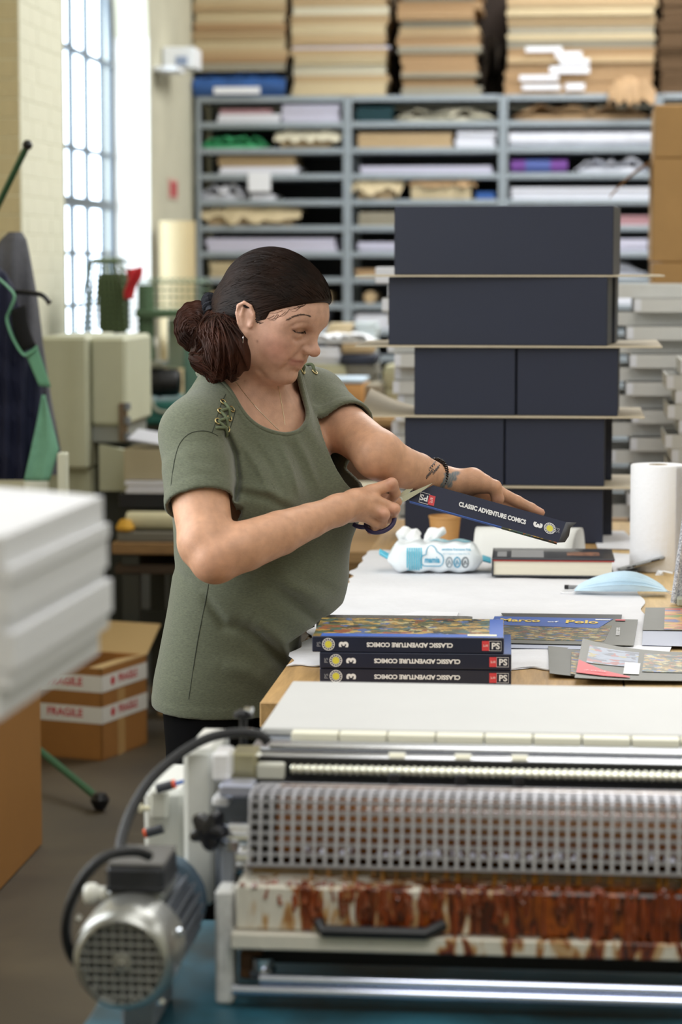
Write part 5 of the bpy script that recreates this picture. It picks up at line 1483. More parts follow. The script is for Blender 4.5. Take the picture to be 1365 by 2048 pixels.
M_flap = mat('fragile_flap', '#b59a6c', .7)
b = MB(); pz = A_ + zz3 * hC
b.prism([(0, 0), (L2, 0), (L2, .13), (0, .13)], pz + u1 * L1, u2, u1 * .75 + zz3 * .66, np.cross(u2, u1 * .75 + zz3 * .66), .004); b.build('flap', M_flap, fc)
b = MB(); b.prism([(0, 0), (L1, 0), (L1, .13), (0, .13)], pz + u2 * L2, u1, u2 * .8 + zz3 * .5, np.cross(u1, u2 * .8 + zz3 * .5), .004); b.build('flap', M_flap, fc)
b = MB(); b.prism([(0, 0), (L1, 0), (L1, .12), (0, .12)], pz, u1, u2 * .9 - zz3 * .2, np.cross(u1, u2 * .9 - zz3 * .2), .004); b.build('flap', M_flap, fc)
M_ftape = mat('fragile_tape', '#d9d6cf', .3); M_fred = mat('fragile_red', '#c0393f', .4)
n1 = np.cross(u1, zz3); n2 = np.cross(-u2, zz3)
for zt_ in (hC - .075, hC * .40):
    b = MB(); b.prism([(0, 0), (L1, 0), (L1, .052), (0, .052)], A_ + zz3 * zt_ + n1 * .0005, u1, zz3, n1, .0006); b.build('tape_band', M_ftape, fc)
    b = MB(); b.prism([(0, 0), (L2, 0), (L2, .052), (0, .052)], A_ + u2 * L2 + zz3 * zt_ + n2 * .0005, -u2, zz3, n2, .0006); b.build('tape_band', M_ftape, fc)
    lettering('tape_lettering', 'FRAGILE', M_fred, fc, A_ + u1 * (.17) + zz3 * (zt_ + .03) + n1 * .0012, u1, zz3, height=.026, bold=.03)
    lettering('tape_lettering', 'FRAGILE', M_fred, fc, A_ + u2 * (.13) + zz3 * (zt_ + .03) + n2 * .0012, -u2, zz3, height=.026, bold=.03)
    for (c_, d_, n_) in ((A_ + u1 * .07, u1, n1), (A_ + u2 * .24, -u2, n2)):
        b = MB(); disc_geo(b, c_ + zz3 * (zt_ + .028) + n_ * .001, d_, zz3, .014); b.build('glass_symbol', M_fred, fc, smooth=None, recalc=False)
b = MB(); b.prism([(0, 0), (.05, 0), (.05, hC - .08), (0, hC - .08)], A_ + u1 * .10 + n1 * .0006, u1, zz3, n1, .0004); b.build('clear_tape', mat('clear_tape', '#b08a58', .2), fc)
pc0 = on(85, 1690, 0)
t = thing('plain_carton', 'plain brown carton on the floor at the left edge below the paper reams', 'carton', (pc0[0] - .25, pc0[1] - .3, 0))
b = MB(); b.bx(pc0[0] - .5, pc0[0], pc0[1] - .62, pc0[1], .001, .56, .004); b.build('carton_body', mat('plain_kraft', '#9a6a2e', .7, var=.05, scale=6), t)
b = MB(); b.bx(pc0[0] - .28, pc0[0] - .22, pc0[1] - .62, pc0[1], .5602, .561); b.build('tape', tape_m, t)

# =================================================================== coat stand with jackets
M_cgreen = mat('stand_green', '#2f6247', .35, .2)
M_cblack = mat('stand_black', '#15161a', .35)
cs = thing('coat_stand', 'green tubular coat stand with black ball ends at the left edge', 'coat stand', (-1.80, 7.25, 0))
SX, SYc = -1.80, 7.25
b = MB(); b.cyl((SX, SYc, .1), (SX, SYc, 1.83), .016, n=14); b.build('pole', M_cgreen, cs)
ballp = on(200, 1600, .03)
for a_ in (0, 2.6, -2.0):
    d = np.array([ballp[0] - SX, ballp[1] - SYc, 0]); l_ = np.linalg.norm(d); d /= l_
    d = np.array([d[0] * math.cos(a_) - d[1] * math.sin(a_), d[0] * math.sin(a_) + d[1] * math.cos(a_), 0])
    if a_ != 0: l_ *= .75
    e_ = np.array([SX, SYc, 0]) + d * l_
    b = MB(); b.tube([(SX, SYc, .17), tuple(np.array([SX, SYc, .15]) + d * .1), (e_[0], e_[1], .03)], .011, 10); o = b.build('foot', M_cgreen, cs)
    b = MB(); b.lathe([(.002, -.026), (.016, -.022), (.026, -.004), (.027, .006), (.018, .022), (.002, .026)], (e_[0], e_[1], .027), 18); b.build('ball_end', M_cblack, o)
tipA = at(55, 290, 6.95)
for k, (tp_, r_) in enumerate(((tipA, 1), (np.array([SX + .05, SYc - .33, 1.87]), 1), (np.array([SX - .28, SYc + .15, 1.87]), 1))):
    b = MB(); b.tube([(SX, SYc, 1.55), tuple(np.array([SX, SYc, 1.60]) * .8 + tp_ * .2 - np.array([0, 0, .0])), tuple(tp_)], .0095, 10); o = b.build('arm', M_cgreen, cs)
    b = MB(); b.lathe([(.001, -.015), (.01, -.012), (.0155, 0), (.01, .012), (.001, .015)], tp_, 16); b.build('ball_end', M_cblack, o)
h0 = spline([at(18, 583, 6.86), at(60, 586, 6.84), at(85, 591, 6.83), at(99, 606, 6.82)], 6)
b = MB(); b.tube([(SX, SYc, 1.42), tuple(h0[0])], .007, 8); b.tube(h0, [.007] * (len(h0) - 1) + [.009], 8); b.build('hook', M_cblack, cs)
def coat(name, rows, D, th_, m, parent, folds=6, amp=.012, seed=0.0):
    """rows: (py, px_left, px_right)"""
    b = MB(); R = len(rows)
    def fn(u, v):
        f = v * (R - 1); i = min(int(f), R - 2); t = f - i
        py = rows[i][0] * (1 - t) + rows[i + 1][0] * t; xl = rows[i][1] * (1 - t) + rows[i + 1][1] * t; xr = rows[i][2] * (1 - t) + rows[i + 1][2] * t
        a = 2 * PI * u; ca = math.cos(a)
        px = (xl + xr) / 2 + (xr - xl) / 2 * ca
        taper = .35 + .65 * min(1, v * 3)
        dd = th_ * math.sin(a) * taper + amp * math.sin(folds * px / 30 + seed + v * 1.5) * (.3 + v) * (1 if math.sin(a) < 0 else .2)
        return tuple(at(px, py, D + dd))
    b.grid(fn, 72, 40, closed_u=True)
    return b.build(name, m, parent, smooth=80)
M_grey = mat('jacket_cloth_grey', '#5d5e66', .9, var=.12, scale=70, bump=.2, bscale=150)
M_nvy = mat('jacket_cloth_navy', '#151a34', .8, var=.1, scale=60)
gj = thing('grey_jacket', 'grey jacket hanging on the coat stand behind the navy jacket', 'jacket', at(40, 950, 6.98))
coat('jacket_body', [(464, 18, 44), (478, 2, 53), (510, -20, 60), (600, -40, 76), (700, -50, 88), (800, -55, 103), (900, -60, 122), (950, -62, 128)], 7.04, .06, M_grey, gj, 5, .012)
nj = thing('navy_jacket', 'navy jacket with green trim and mint lining hanging on the coat stand', 'jacket', at(10, 950, 6.86))
coat('jacket_body', [(530, -40, -6), (545, -60, 12), (575, -75, 30), (640, -80, 47), (690, -85, 68), (760, -90, 84), (850, -95, 98), (960, -100, 92)], 6.86, .06, M_nvy, nj, 6, .014, 1.0)
M_mint = mat('jacket_mint', '#76ad93', .75, var=.15, scale=20)
M_trim = mat('jacket_trim', '#689f80', .7)
b = MB(); b.grid(lambda u, v: tuple(at((88 - 38 * v - 2) * (1 - u) + (90 + 28 * min(1, v * 1.6) - max(0, v - .62) * 48) * u, 790 + 172 * v, 6.785 - .02 * u + .006 * math.sin(u * 7))), 10, 16)
o = b.build('lining', M_mint, nj, smooth=80); sm = o.modifiers.new('thickness', 'SOLIDIFY'); sm.thickness = .004
b = MB(); b.tube(spline([at(-4, 556, 6.80), at(14, 572, 6.79), at(29, 592, 6.785), at(20, 620, 6.78), at(14, 640, 6.78), at(26, 676, 6.775), at(46, 708, 6.77), at(60, 706, 6.77), at(74, 692, 6.78)], 6), .007, 8, flat=.4); b.build('trim', M_trim, nj)
b = MB(); b.grid(lambda u, v: tuple(at(50 + 24 * u + 28 * v, 706 - 14 * u + 66 * v * (1 + .25 * u), 6.778)), 5, 8)
o = b.build('trim_panel', M_trim, nj); sm = o.modifiers.new('thickness', 'SOLIDIFY'); sm.thickness = .004
b = MB(); b.grid(lambda u, v: tuple(at(22 + 30 * u - 6 * math.sin(v * 3) + 22 * v, 620 + 84 * v - 12 * u, 6.782 - .01 * math.sin(u * PI))), 6, 8)
o = b.build('black_pocket', mat('black_mesh_cloth', '#0d0e10', .9), nj, smooth=80); sm = o.modifiers.new('thickness', 'SOLIDIFY'); sm.thickness = .004
b = MB(); b.bx(*[float(q_) for q_ in (at(110, 930, 6.7)[0], at(128, 930, 6.7)[0], 6.62, 6.66)], float(at(110, 1010, 6.7)[2]), float(at(110, 908, 6.7)[2]), .003)
b.v = [tuple(p_) for p_ in b.v]
b.build('post_end', mat('ivory_post', '#d6d8c4', .5), label='ivory upright board end standing below the jackets', cat='board')

# =================================================================== cream machine and green press behind
EY = 8.2
def ex(px, py=800): return float(atY(px, py, EY)[0])
def ez(py): return float(atY(150, py, EY)[2])
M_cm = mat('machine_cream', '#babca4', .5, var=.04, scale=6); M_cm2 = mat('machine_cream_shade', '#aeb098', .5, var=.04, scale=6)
em = thing('cream_machine', 'cream-painted machine cabinet between the jackets and the woman', 'machine', (ex(170), EY + .3, 0))
b = MB(); b.bx(ex(86), ex(180), EY - .03, EY + .5, ez(938), ez(672), .012); b.build('hood', M_cm, em)
b = MB(); b.bx(ex(181), ex(253), EY, EY + .5, ez(852), ez(674), .012); b.build('hood_door', M_cm, em)
b = MB(); b.bx(ex(182), ex(243), EY + .02, EY + .48, ez(884), ez(853)); b.build('under_tray', mat('tray_grey', '#8d908a', .5), em)
b = MB(); b.bx(ex(186), ex(250), EY + .1, EY + .48, .01, ez(885)); b.build('pedestal', M_dgrey, em)
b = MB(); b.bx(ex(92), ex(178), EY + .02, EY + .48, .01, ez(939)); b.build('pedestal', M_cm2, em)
b = MB(); b.bx(ex(238), ex(256), EY - .012, EY - .001, ez(882), ez(805), .003); b.build('hinge_bar', mat('hinge_brown', '#7a6a58', .5, .3), em)
for py in (812, 840, 872):
    b = MB(); b.cyl((ex(256, py), EY - .012, ez(py) - .012), (ex(256, py), EY - .012, ez(py) + .012), .012, n=12); b.build('hinge_knuckle', M_greycast, em)
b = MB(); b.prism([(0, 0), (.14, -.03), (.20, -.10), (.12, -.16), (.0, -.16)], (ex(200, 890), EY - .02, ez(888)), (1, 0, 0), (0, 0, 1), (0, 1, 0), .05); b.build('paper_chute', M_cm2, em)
# green press with wire guards
GY = 9.9
def gx(px, py=650): return float(atY(px, py, GY)[0])
def gz(py): return float(atY(280, py, GY)[2])
M_gp = mat('press_green', '#5f7b5f', .5, var=.1, scale=6); M_gd = mat('press_guard_green', '#4a5c3a', .5); M_gteal = mat('press_teal', '#1f5e58', .5, var=.1, scale=5)
gp = thing('green_press', 'old green press with wire guards and a black motor behind the woman', 'machine', (gx(300), GY + .35, 0))
def cage(x0, x1, y0, y1, z0, z1, pitch, rw_, top_in):
    b = MB(); nxx = max(2, int((x1 - x0) / pitch)); nz = max(2, int((z1 - z0) / pitch))
    ins = lambda z: top_in * max(0, (z - z0) / (z1 - z0)) ** 1.5
    for i in range(nxx + 1):
        t = i / nxx
        P = [(x0 + ins(z) + (x1 - x0 - 2 * ins(z)) * t, y0 + ins(z) * .4, z) for z in np.linspace(z0, z1, 8)]
        P += [(P[-1][0], y0 + ins(z1) * .4 + (y1 - y0) * s * .9, z1 + .02 * math.sin(s * PI)) for s in (.3, .6, 1)]
        b.tube(P, rw_, 4)
    for k in range(nz + 1):
        z = z0 + (z1 - z0) * k / nz; i_ = ins(z)
        b.tube([(x0 + i_, y1, z), (x0 + i_, y0 + i_ * .4, z), (x1 - i_, y0 + i_ * .4, z), (x1 - i_, y1, z)], rw_, 4)
    return b
b = cage(gx(168), gx(262), GY - .12, GY + .2, gz(668), gz(526), .024, .0042, .045); b.build('wire_guard', M_gd, gp)
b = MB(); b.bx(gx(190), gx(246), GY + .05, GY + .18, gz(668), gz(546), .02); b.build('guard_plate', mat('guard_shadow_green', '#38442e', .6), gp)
b = MB(); b.tube([(gx(186), GY - .1, gz(534)), (gx(192), GY - .1, gz(524)), (gx(246), GY - .1, gz(524)), (gx(254), GY - .1, gz(534)), (gx(258), GY - .11, gz(600))], .008, 8); b.build('guard_frame', M_gd, gp)
b = cage(gx(285), gx(405), GY - .05, GY + .25, gz(622), gz(566), .024, .0028, .0); b.build('wire_guard', M_gp, gp)
b = MB(); b.bx(gx(268), gx(400), GY + .02, GY + .3, gz(636), gz(620), .008); b.build('arm', M_gp, gp)
b = MB(); b.cyl((gx(284), GY + .1, gz(745)), (gx(284), GY + .1, gz(570)), .035, n=20); b.build('column', M_gp, gp)
b = MB(); b.bx(gx(366), gx(420), GY + .0, GY + .3, gz(800), gz(690), .01); b.build('side_frame', mat('press_green_blue', '#5c8074', .5), gp)
b = MB(); b.lathe([(.02, 0), (.05, .004), (.058, .02), (.058, .2), (.05, .215), (.02, .22)], (gx(258), GY - .02, gz(764)), 28, (1, 0, 0)); b.lathe([(.06, 0), (.064, .004), (.064, .018), (.06, .02)], (gx(258) + .12, GY - .02, gz(764)), 28, (1, 0, 0)); b.build('motor', M_blackm, gp)
b = MB(); b.bx(gx(262), gx(330), GY - .06, GY + .1, gz(735), gz(722), .004); b.build('motor_box', mat('motor_box_grey', '#7d7f72', .5), gp)
b = MB(); b.bx(gx(240), gx(420), GY - .1, GY + .5, gz(845), gz(800), .01); b.build('base_table', M_gteal, gp)
b = MB(); b.bx(gx(245), gx(415), GY - .08, GY + .45, .005, gz(846)); b.build('base_cabinet', mat('press_dark', '#2a2c22', .6), gp)
b = MB(); b.tube(spline([(gx(310), GY - .12, gz(788)), (gx(316), GY - .13, gz(806)), (gx(326), GY - .13, gz(818)), (gx(350), GY - .12, gz(822))]), .007, 8); b.build('hose', mat('hose_grey', '#8d8f80', .5), gp)
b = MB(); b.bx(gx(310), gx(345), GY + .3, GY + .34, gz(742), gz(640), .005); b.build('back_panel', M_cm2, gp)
# red cloth, big cardboard roll
b = MB(); rc = random.Random(2)
b.grid(lambda u, v: (gx(264 + 34 * u * (1 - .55 * v) + 4 * math.sin(v * 6), 560), GY - .14 + .012 * math.sin(u * 12 + v * 4), gz(540 - 8 * u * (1 - v) + 58 * v)), 14, 14)
o = b.build('red_rag', mat('red_cloth_bright', '#c9343c', .8, var=.1, scale=20), label='red rag hanging beside the wire guard of the press', cat='rag', smooth=80); sm = o.modifiers.new('thickness', 'SOLIDIFY'); sm.thickness = .004
ry = 12.2; rcx = float(atY(349, 500, ry)[0]); rrr = (float(atY(385, 500, ry)[0]) - float(atY(313, 500, ry)[0])) / 2
cr = thing('cardboard_roll', 'tall cream paper roll standing upright left of the shelving', 'roll', (rcx, ry + rrr, 0))
zt_ = float(atY(349, 442, ry)[2])
b = MB(); b.lathe([(.03, 0), (rrr, 0), (rrr, zt_), (.03, zt_), (.03, 0)], (rcx, ry + rrr, .001), 40, caps=False); b.build('paper_winding', mat('roll_cream', '#c6b48c', .6, var=.04, scale=5, stretch=(1, 1, .2)), cr)
b = MB(); b.lathe([(.026, 0), (.0298, 0), (.0298, zt_ + .002), (.026, zt_ + .002), (.026, 0)], (rcx, ry + rrr, .001), 20, caps=False); b.build('core', mat('core_card', '#b7a488', .7), cr)
# =================================================================== the woman
# signed-distance modelling: shapes are blended smoothly, then meshed with surface nets
def smin(a, b, k):
    if k <= 0: return np.minimum(a, b)
    h = np.clip(.5 + .5 * (b - a) / k, 0, 1)
    return b + (a - b) * h - k * h * (1 - h)
def smax(a, b, k): return -smin(-a, -b, k)
def seg_d(P, a, b, ra, rb):
    ba = b - a; pa = P - a
    t = np.clip((pa @ ba) / max(float(ba @ ba), 1e-12), 0, 1)
    return np.linalg.norm(pa - t[:, None] * ba, axis=1) - (ra + (rb - ra) * t)
class Sdf:
    def __init__(self): self.ops = []; self.post = None
    def _add(self, op, fn, c, r, k): self.ops.append((op, fn, np.array(c, float), float(r), k)); return self
    def chain(self, pts, rad, k=.0, kin=None, op='u'):
        pts = [np.array(p, float) for p in pts]; rad = list(rad) if hasattr(rad, '__len__') else [rad] * len(pts)
        kin = k if kin is None else kin
        def fn(P):
            d = None
            if len(pts) == 1: return np.linalg.norm(P - pts[0], axis=1) - rad[0]
            for i in range(len(pts) - 1):
                e = seg_d(P, pts[i], pts[i + 1], rad[i], rad[i + 1])
                d = e if d is None else smin(d, e, kin)
            return d
        c = sum(pts) / len(pts); r = max(np.linalg.norm(p - c) + q for p, q in zip(pts, rad))
        return self._add(op, fn, c, r, k)
    def ell(self, c, rad, axes=None, k=0.0, op='u'):
        c = np.array(c, float); rad = np.array(rad, float)
        A = np.eye(3) if axes is None else np.array(axes, float)
        def fn(P):
            q = (P - c) @ A.T
            k0 = np.linalg.norm(q / rad, axis=1); k1 = np.linalg.norm(q / rad ** 2, axis=1) + 1e-9
            return np.where(k0 < 1e-6, -rad.min(), k0 * (k0 - 1) / k1)
        return self._add(op, fn, c, rad.max(), k)
    def bump(self, pts, amp, sig, rmax=3.0):
        """ridge (amp > 0) or groove (amp < 0) along a polyline"""
        pts = [np.array(p, float) for p in pts]
        def fn(P):
            d = None
            for i in range(max(1, len(pts) - 1)):
                e = seg_d(P, pts[i], pts[min(i + 1, len(pts) - 1)], 0, 0); d = e if d is None else np.minimum(d, e)
            return amp * np.exp(-(d / sig) ** 2)
        c = sum(pts) / len(pts); r = max(np.linalg.norm(p - c) for p in pts) + sig * rmax
        return self._add('b', fn, c, r, 0)
    def __call__(self, P, ops=None):
        d = np.full(len(P), 10.0)
        for op, fn, c, r, k in (self.ops if ops is None else ops):
            e = fn(P)
            if op == 'u': d = smin(d, e, k)
            elif op == 's': d = smax(d, -e, k)
            elif op == 'i': d = smax(d, e, k)
            else: d = d - e
        if self.post is not None: d = self.post(P, d)
        return d
    def mesh(self, lo, hi, h, B=24):
        lo = np.array(lo, float); hi = np.array(hi, float)
        nb = np.ceil((hi - lo) / (h * B)).astype(int)
        g = np.arange(B + 1)
        I, J, K = np.meshgrid(g, g, g, indexing='ij'); loc = np.stack([I, J, K], -1).reshape(-1, 3)
        half = B * h * math.sqrt(3) / 2
        S = nb * B + 4
        def key(i, j, k): return (i.astype(np.int64) * S[1] + j) * S[2] + k
        vk = []; vp = []; quads = []
        for bi in range(nb[0]):
            for bj in range(nb[1]):
                for bk in range(nb[2]):
                    o = np.array([bi, bj, bk]) * B; ctr = lo + (o + B / 2) * h
                    act = [q for q in self.ops if np.linalg.norm(q[2] - ctr) < q[3] + half + q[4] * 1.2 + .004]
                    if not any(q[0] == 'u' for q in act): continue
                    if abs(self(ctr[None], act)[0]) > half * 1.5 + .012: continue
                    D = self(lo + (o + loc) * h, act).reshape(B + 1, B + 1, B + 1)
                    ins = D < 0
                    if ins.all() or not ins.any(): continue
                    # cell vertices
                    cnt = np.zeros((B, B, B)); acc = np.zeros((B, B, B, 3))
                    for ax in range(3):
                        for u in (0, 1):
                            for v in (0, 1):
                                sl0 = [slice(0, B)] * 3; sl1 = [slice(0, B)] * 3
                                oth = [a for a in range(3) if a != ax]
                                sl1[ax] = slice(1, B + 1)
                                for a, s in zip(oth, (u, v)):
                                    sl0[a] = slice(s, B + s); sl1[a] = slice(s, B + s)
                                d0 = D[tuple(sl0)]; d1 = D[tuple(sl1)]
                                m = (d0 < 0) != (d1 < 0)
                                t = np.where(m, d0 / np.where(m, d0 - d1, 1), 0)
                                cnt += m
                                acc[..., ax] += np.where(m, t, 0)
                                acc[..., oth[0]] += m * u; acc[..., oth[1]] += m * v
                    w = cnt > 0; ii = np.argwhere(w)
                    vp.append(lo + (o + ii + acc[w] / cnt[w][:, None]) * h)
                    gi = ii + o + 1; vk.append(key(gi[:, 0], gi[:, 1], gi[:, 2]))
                    for ax in range(3):
                        sl1 = [slice(0, B)] * 3; sl1[ax] = slice(1, B + 1)
                        a0 = ins[:B, :B, :B]; a1 = ins[tuple(sl1)]
                        e = np.argwhere(a0 != a1)
                        if len(e) == 0: continue
                        flip = a0[e[:, 0], e[:, 1], e[:, 2]]
                        e = e + o + 1; p, q = [(1, 2), (2, 0), (0, 1)][ax]
                        ks = []
                        for dp, dq in ((-1, -1), (0, -1), (0, 0), (-1, 0)):
                            f = e.copy(); f[:, p] += dp; f[:, q] += dq; ks.append(key(f[:, 0], f[:, 1], f[:, 2]))
                        Q = np.stack(ks, 1); Q[~flip] = Q[~flip][:, ::-1]; quads.append(Q)
        vk = np.concatenate(vk); vp = np.concatenate(vp); Q = np.concatenate(quads)
        order = np.argsort(vk); vk = vk[order]; vp = vp[order]
        ix = np.searchsorted(vk, Q); ix = np.clip(ix, 0, len(vk) - 1)
        ok = (vk[ix] == Q).all(1)
        return vp, ix[ok]
def np_obj(name, v, q, m, parent=None, relax=0, **kw):
    if relax:
        e = np.concatenate([q[:, [0, 1]], q[:, [1, 2]], q[:, [2, 3]], q[:, [3, 0]]]); e = np.concatenate([e, e[:, ::-1]])
        n = np.bincount(e[:, 0], minlength=len(v))[:, None]
        for it in range(relax):
            s = np.stack([np.bincount(e[:, 0], v[e[:, 1], a], minlength=len(v)) for a in range(3)], 1)
            v = v + ((s / np.maximum(n, 1)) - v) * (.5 if it % 2 == 0 else -.52)
    o3 = np.array([v[:, 0].mean(), v[:, 1].mean(), v[:, 2].min()])
    me = bpy.data.meshes.new(name)
    me.vertices.add(len(v)); me.vertices.foreach_set('co', (v - o3).astype(np.float32).ravel())
    me.loops.add(len(q) * 4); me.loops.foreach_set('vertex_index', q.astype(np.int32).ravel())
    me.polygons.add(len(q)); me.polygons.foreach_set('loop_start', np.arange(0, len(q) * 4, 4, dtype=np.int32))
    me.update(calc_edges=True); me.validate()
    me.polygons.foreach_set('use_smooth', [True] * len(me.polygons))
    me.materials.append(m)
    o = bpy.data.objects.new(name, me); COL.objects.link(o)
    if parent is not None: o.parent = parent; o.location = o3 - ORI[parent]
    else: o.location = o3
    ORI[o] = o3
    tag(o, **kw)
    return o, v
def set_color(o, cols):
    at_ = o.data.color_attributes.new('tint', 'FLOAT_COLOR', 'POINT')
    at_.data.foreach_set('color', np.concatenate([cols, np.ones((len(cols), 1))], 1).astype(np.float32).ravel())

# ---- frames
V3 = lambda lat, D, z: _R * lat + _F * D + _Z * z          # camera-aligned horizontal frame
def lat_D_z(P):
    return P @ _R, P @ _F, P[:, 2]
def to_px(P):
    d = P - _C; w = d @ _DIR
    return 682.5 + FPX * (d @ _R) / w, 1024 - FPX * (d @ _UP) / w

# head frame
HY_, HP_, HR_ = math.radians(24), math.radians(21), math.radians(-3)
fw = V3(math.cos(HY_) * math.cos(HP_), -math.sin(HY_) * math.cos(HP_), -math.sin(HP_))
lf = V3(math.sin(HY_), math.cos(HY_), 0)
uh = np.cross(fw, lf)
lf, uh = lf * math.cos(HR_) + uh * math.sin(HR_), uh * math.cos(HR_) - lf * math.sin(HR_)
HC = at(530, 638, 4.21)
HA = np.stack([fw, lf, uh])
def H(x, y, z): return HC + fw * x + lf * y + uh * z
# torso frame
tf = V3(.74, -.67, 0); tf /= np.linalg.norm(tf); tl = np.cross(_Z, tf)
TA = np.stack([tf, tl, _Z])

ShN = at(393, 874, 4.13); ShF = at(628, 806, 4.42)
ElN = at(421, 1112, 4.00); WrN = at(676, 1020, 4.13)
ElF = at(771, 918, 4.22); WrF = at(890, 963, 4.37)
MidS = (ShN + ShF) / 2

body = Sdf()
# --- head
body.ell(H(.000, 0, .034), (.091, .0735, .083), HA)
body.ell(H(.030, 0, -.005), (.066, .064, .070), HA, k=.03)            # mid face
body.ell(H(.026, 0, -.042), (.052, .050, .044), HA, k=.03)            # jaw mass
for s in (-1, 1):
    body.chain([H(.004, s * .058, -.026), H(.016, s * .053, -.052), H(.054, s * .016, -.074)], [.018, .0165, .016], k=.022)
    body.ell(H(.050, s * .036, -.016), (.030, .026, .028), HA, k=.02)     # cheek
    body.ell(H(.058, s * .030, -.042), (.020, .018, .022), HA, k=.02)     # jowl
    body.chain([H(.081, s * .012, .029), H(.077, s * .038, .031), H(.062, s * .056, .020)], [.010, .011, .009], k=.02)   # brow
body.ell(H(.039, 0, .045), (.057, .058, .048), HA, k=.03)              # forehead
body.ell(H(.076, 0, -.0735), (.017, .021, .016), HA, k=.016)           # chin
body.ell(H(.034, 0, -.078), (.036, .036, .019), HA, k=.02)             # under chin
body.ell(H(.076, 0, -.042), (.0175, .026, .022), HA, k=.016)           # muzzle
for s in (-1, 1):
    body.ell(H(.094, s * .0345, .006), (.014, .016, .011), HA, k=.012, op='s')        # socket
    body.ell(H(.0745, s * .0315, .003), (.0145, .0165, .0130), HA, k=.005)            # eyeball under the lid
body.chain([H(.0850, 0, .024), H(.0905, 0, .006), H(.1060, 0, -.0150)], [.0085, .0085, .0100], k=.010)   # nose
body.ell(H(.1080, 0, -.0175), (.0100, .0115, .0090), HA, k=.006)
for s in (-1, 1):
    body.ell(H(.0955, s * .0130, -.0205), (.011, .0075, .0080), HA, k=.004)
    body.ell(H(.1010, s * .0072, -.0290), (.0060, .0036, .0045), HA, k=.003, op='s')
body.chain([H(.0865, -.022, -.0450), H(.0915, -.009, -.0405), H(.0922, 0, -.0415), H(.0915, .009, -.0405), H(.0865, .022, -.0450)], [.0026, .0046, .0042, .0046, .0026], k=.004)
body.chain([H(.085, -.020, -.0490), H(.0905, 0, -.0520), H(.085, .020, -.0490)], [.0028, .0056, .0028], k=.004)
body.bump([H(.084, -.012, -.0605), H(.087, 0, -.061), H(.084, .012, -.0605)], -.003, .006)
# ears
for s in (-1, 1):
    E = lambda x, y, z: H(.004 + .86 * x - .20 * z, s * (.0700 + y), -.003 + .84 * z)
    body.ell(E(-.003, .004, .004), (.0135, .0075, .0225), HA, k=.006)
    rim = [E(.012, .004, .004), E(.013, .008, .018), E(.006, .012, .030), E(-.008, .015, .032), E(-.019, .016, .022), E(-.021, .015, .006), E(-.016, .011, -.012), E(-.007, .007, -.024)]
    body.chain(rim, [.0026, .0029, .0031, .0033, .0033, .0031, .0031, .0042], k=.0020, kin=.001)
    body.chain([E(.005, .0140, .017), E(-.006, .0170, .023), E(-.0140, .0178, .014), E(-.0150, .0168, .0)], .0018, k=.003, op='s')
    body.ell(E(-.003, .006, -.029), (.0075, .0048, .0085), HA, k=.005)                    # lobe
    body.chain([E(-.010, .013, .020), E(-.012, .012, .006), E(-.007, .009, -.012)], [.003, .0038, .003], k=.004)   # antihelix
    body.ell(E(.001, .0185, -.004), (.0070, .0075, .0090), HA, k=.004, op='s')              # concha
    body.chain([E(.010, .006, .002), E(.009, .008, -.008)], [.0038, .004], k=.003)         # tragus
# --- neck, shoulders, trunk (mostly under the shirt)
NB = MidS + _Z * .045 - tf * .012
body.chain([H(-.028, 0, -.045), H(-.035, 0, -.085), NB + _Z * .01], [.056, .054, .058], k=.022)
body.chain([H(.024, 0, -.070), NB + tf * .045 + _Z * -.012], [.024, .030], k=.024)             # throat
body.bump([H(.030, -.040, -.078), H(.046, -.020, -.090), H(.050, 0, -.093)], -.0034, .005)
body.chain([NB + _Z * .025 - tf * .01, ShN + _Z * .006], [.046, .044], k=.04)
body.chain([NB + _Z * .025 - tf * .01, ShF + _Z * .006], [.046, .044], k=.04)
body.ell(MidS + tf * .012 - _Z * .10, (.094, .145, .150), TA, k=.04)
body.bump([NB + tf * .07 + tl * -.02 - _Z * .02, NB + tf * .045 - tl * .11 + _Z * .012], .004, .010)   # collar bones
body.bump([NB + tf * .07 + tl * .02 - _Z * .02, NB + tf * .045 + tl * .11 + _Z * .012], .004, .010)
body.ell(V3(-.155, 4.26, 1.02), (.115, .150, .16), TA, k=.05)
body.ell(V3(-.185, 4.25, .86), (.088, .135, .13), TA, k=.05)
# --- arms
body.chain([ShN, at(398, 980, 4.07), at(412, 1075, 4.02)], [.052, .050, .046], k=.03, kin=.004)
body.chain([at(412, 1090, 4.015), at(432, 1113, 4.00), at(490, 1092, 4.015), at(560, 1066, 4.05), at(620, 1042, 4.09), WrN], [.045, .0430, .0420, .0375, .0300, .0245], k=.016, kin=.004)
body.ell(at(428, 1128, 3.995), (.03, .03, .026), None, k=.02)
body.chain([ShF, at(690, 855, 4.33), at(755, 905, 4.235)], [.047, .0435, .040], k=.03, kin=.004)
body.chain([at(757, 912, 4.232), at(795, 932, 4.255), at(835, 944, 4.30), WrF], [.041, .0385, .034, .0250], k=.02, kin=.004)
body.bump([at(474, 1014, 3.99), at(455, 1040, 3.975), at(440, 1058, 3.97)], -.006, .005)
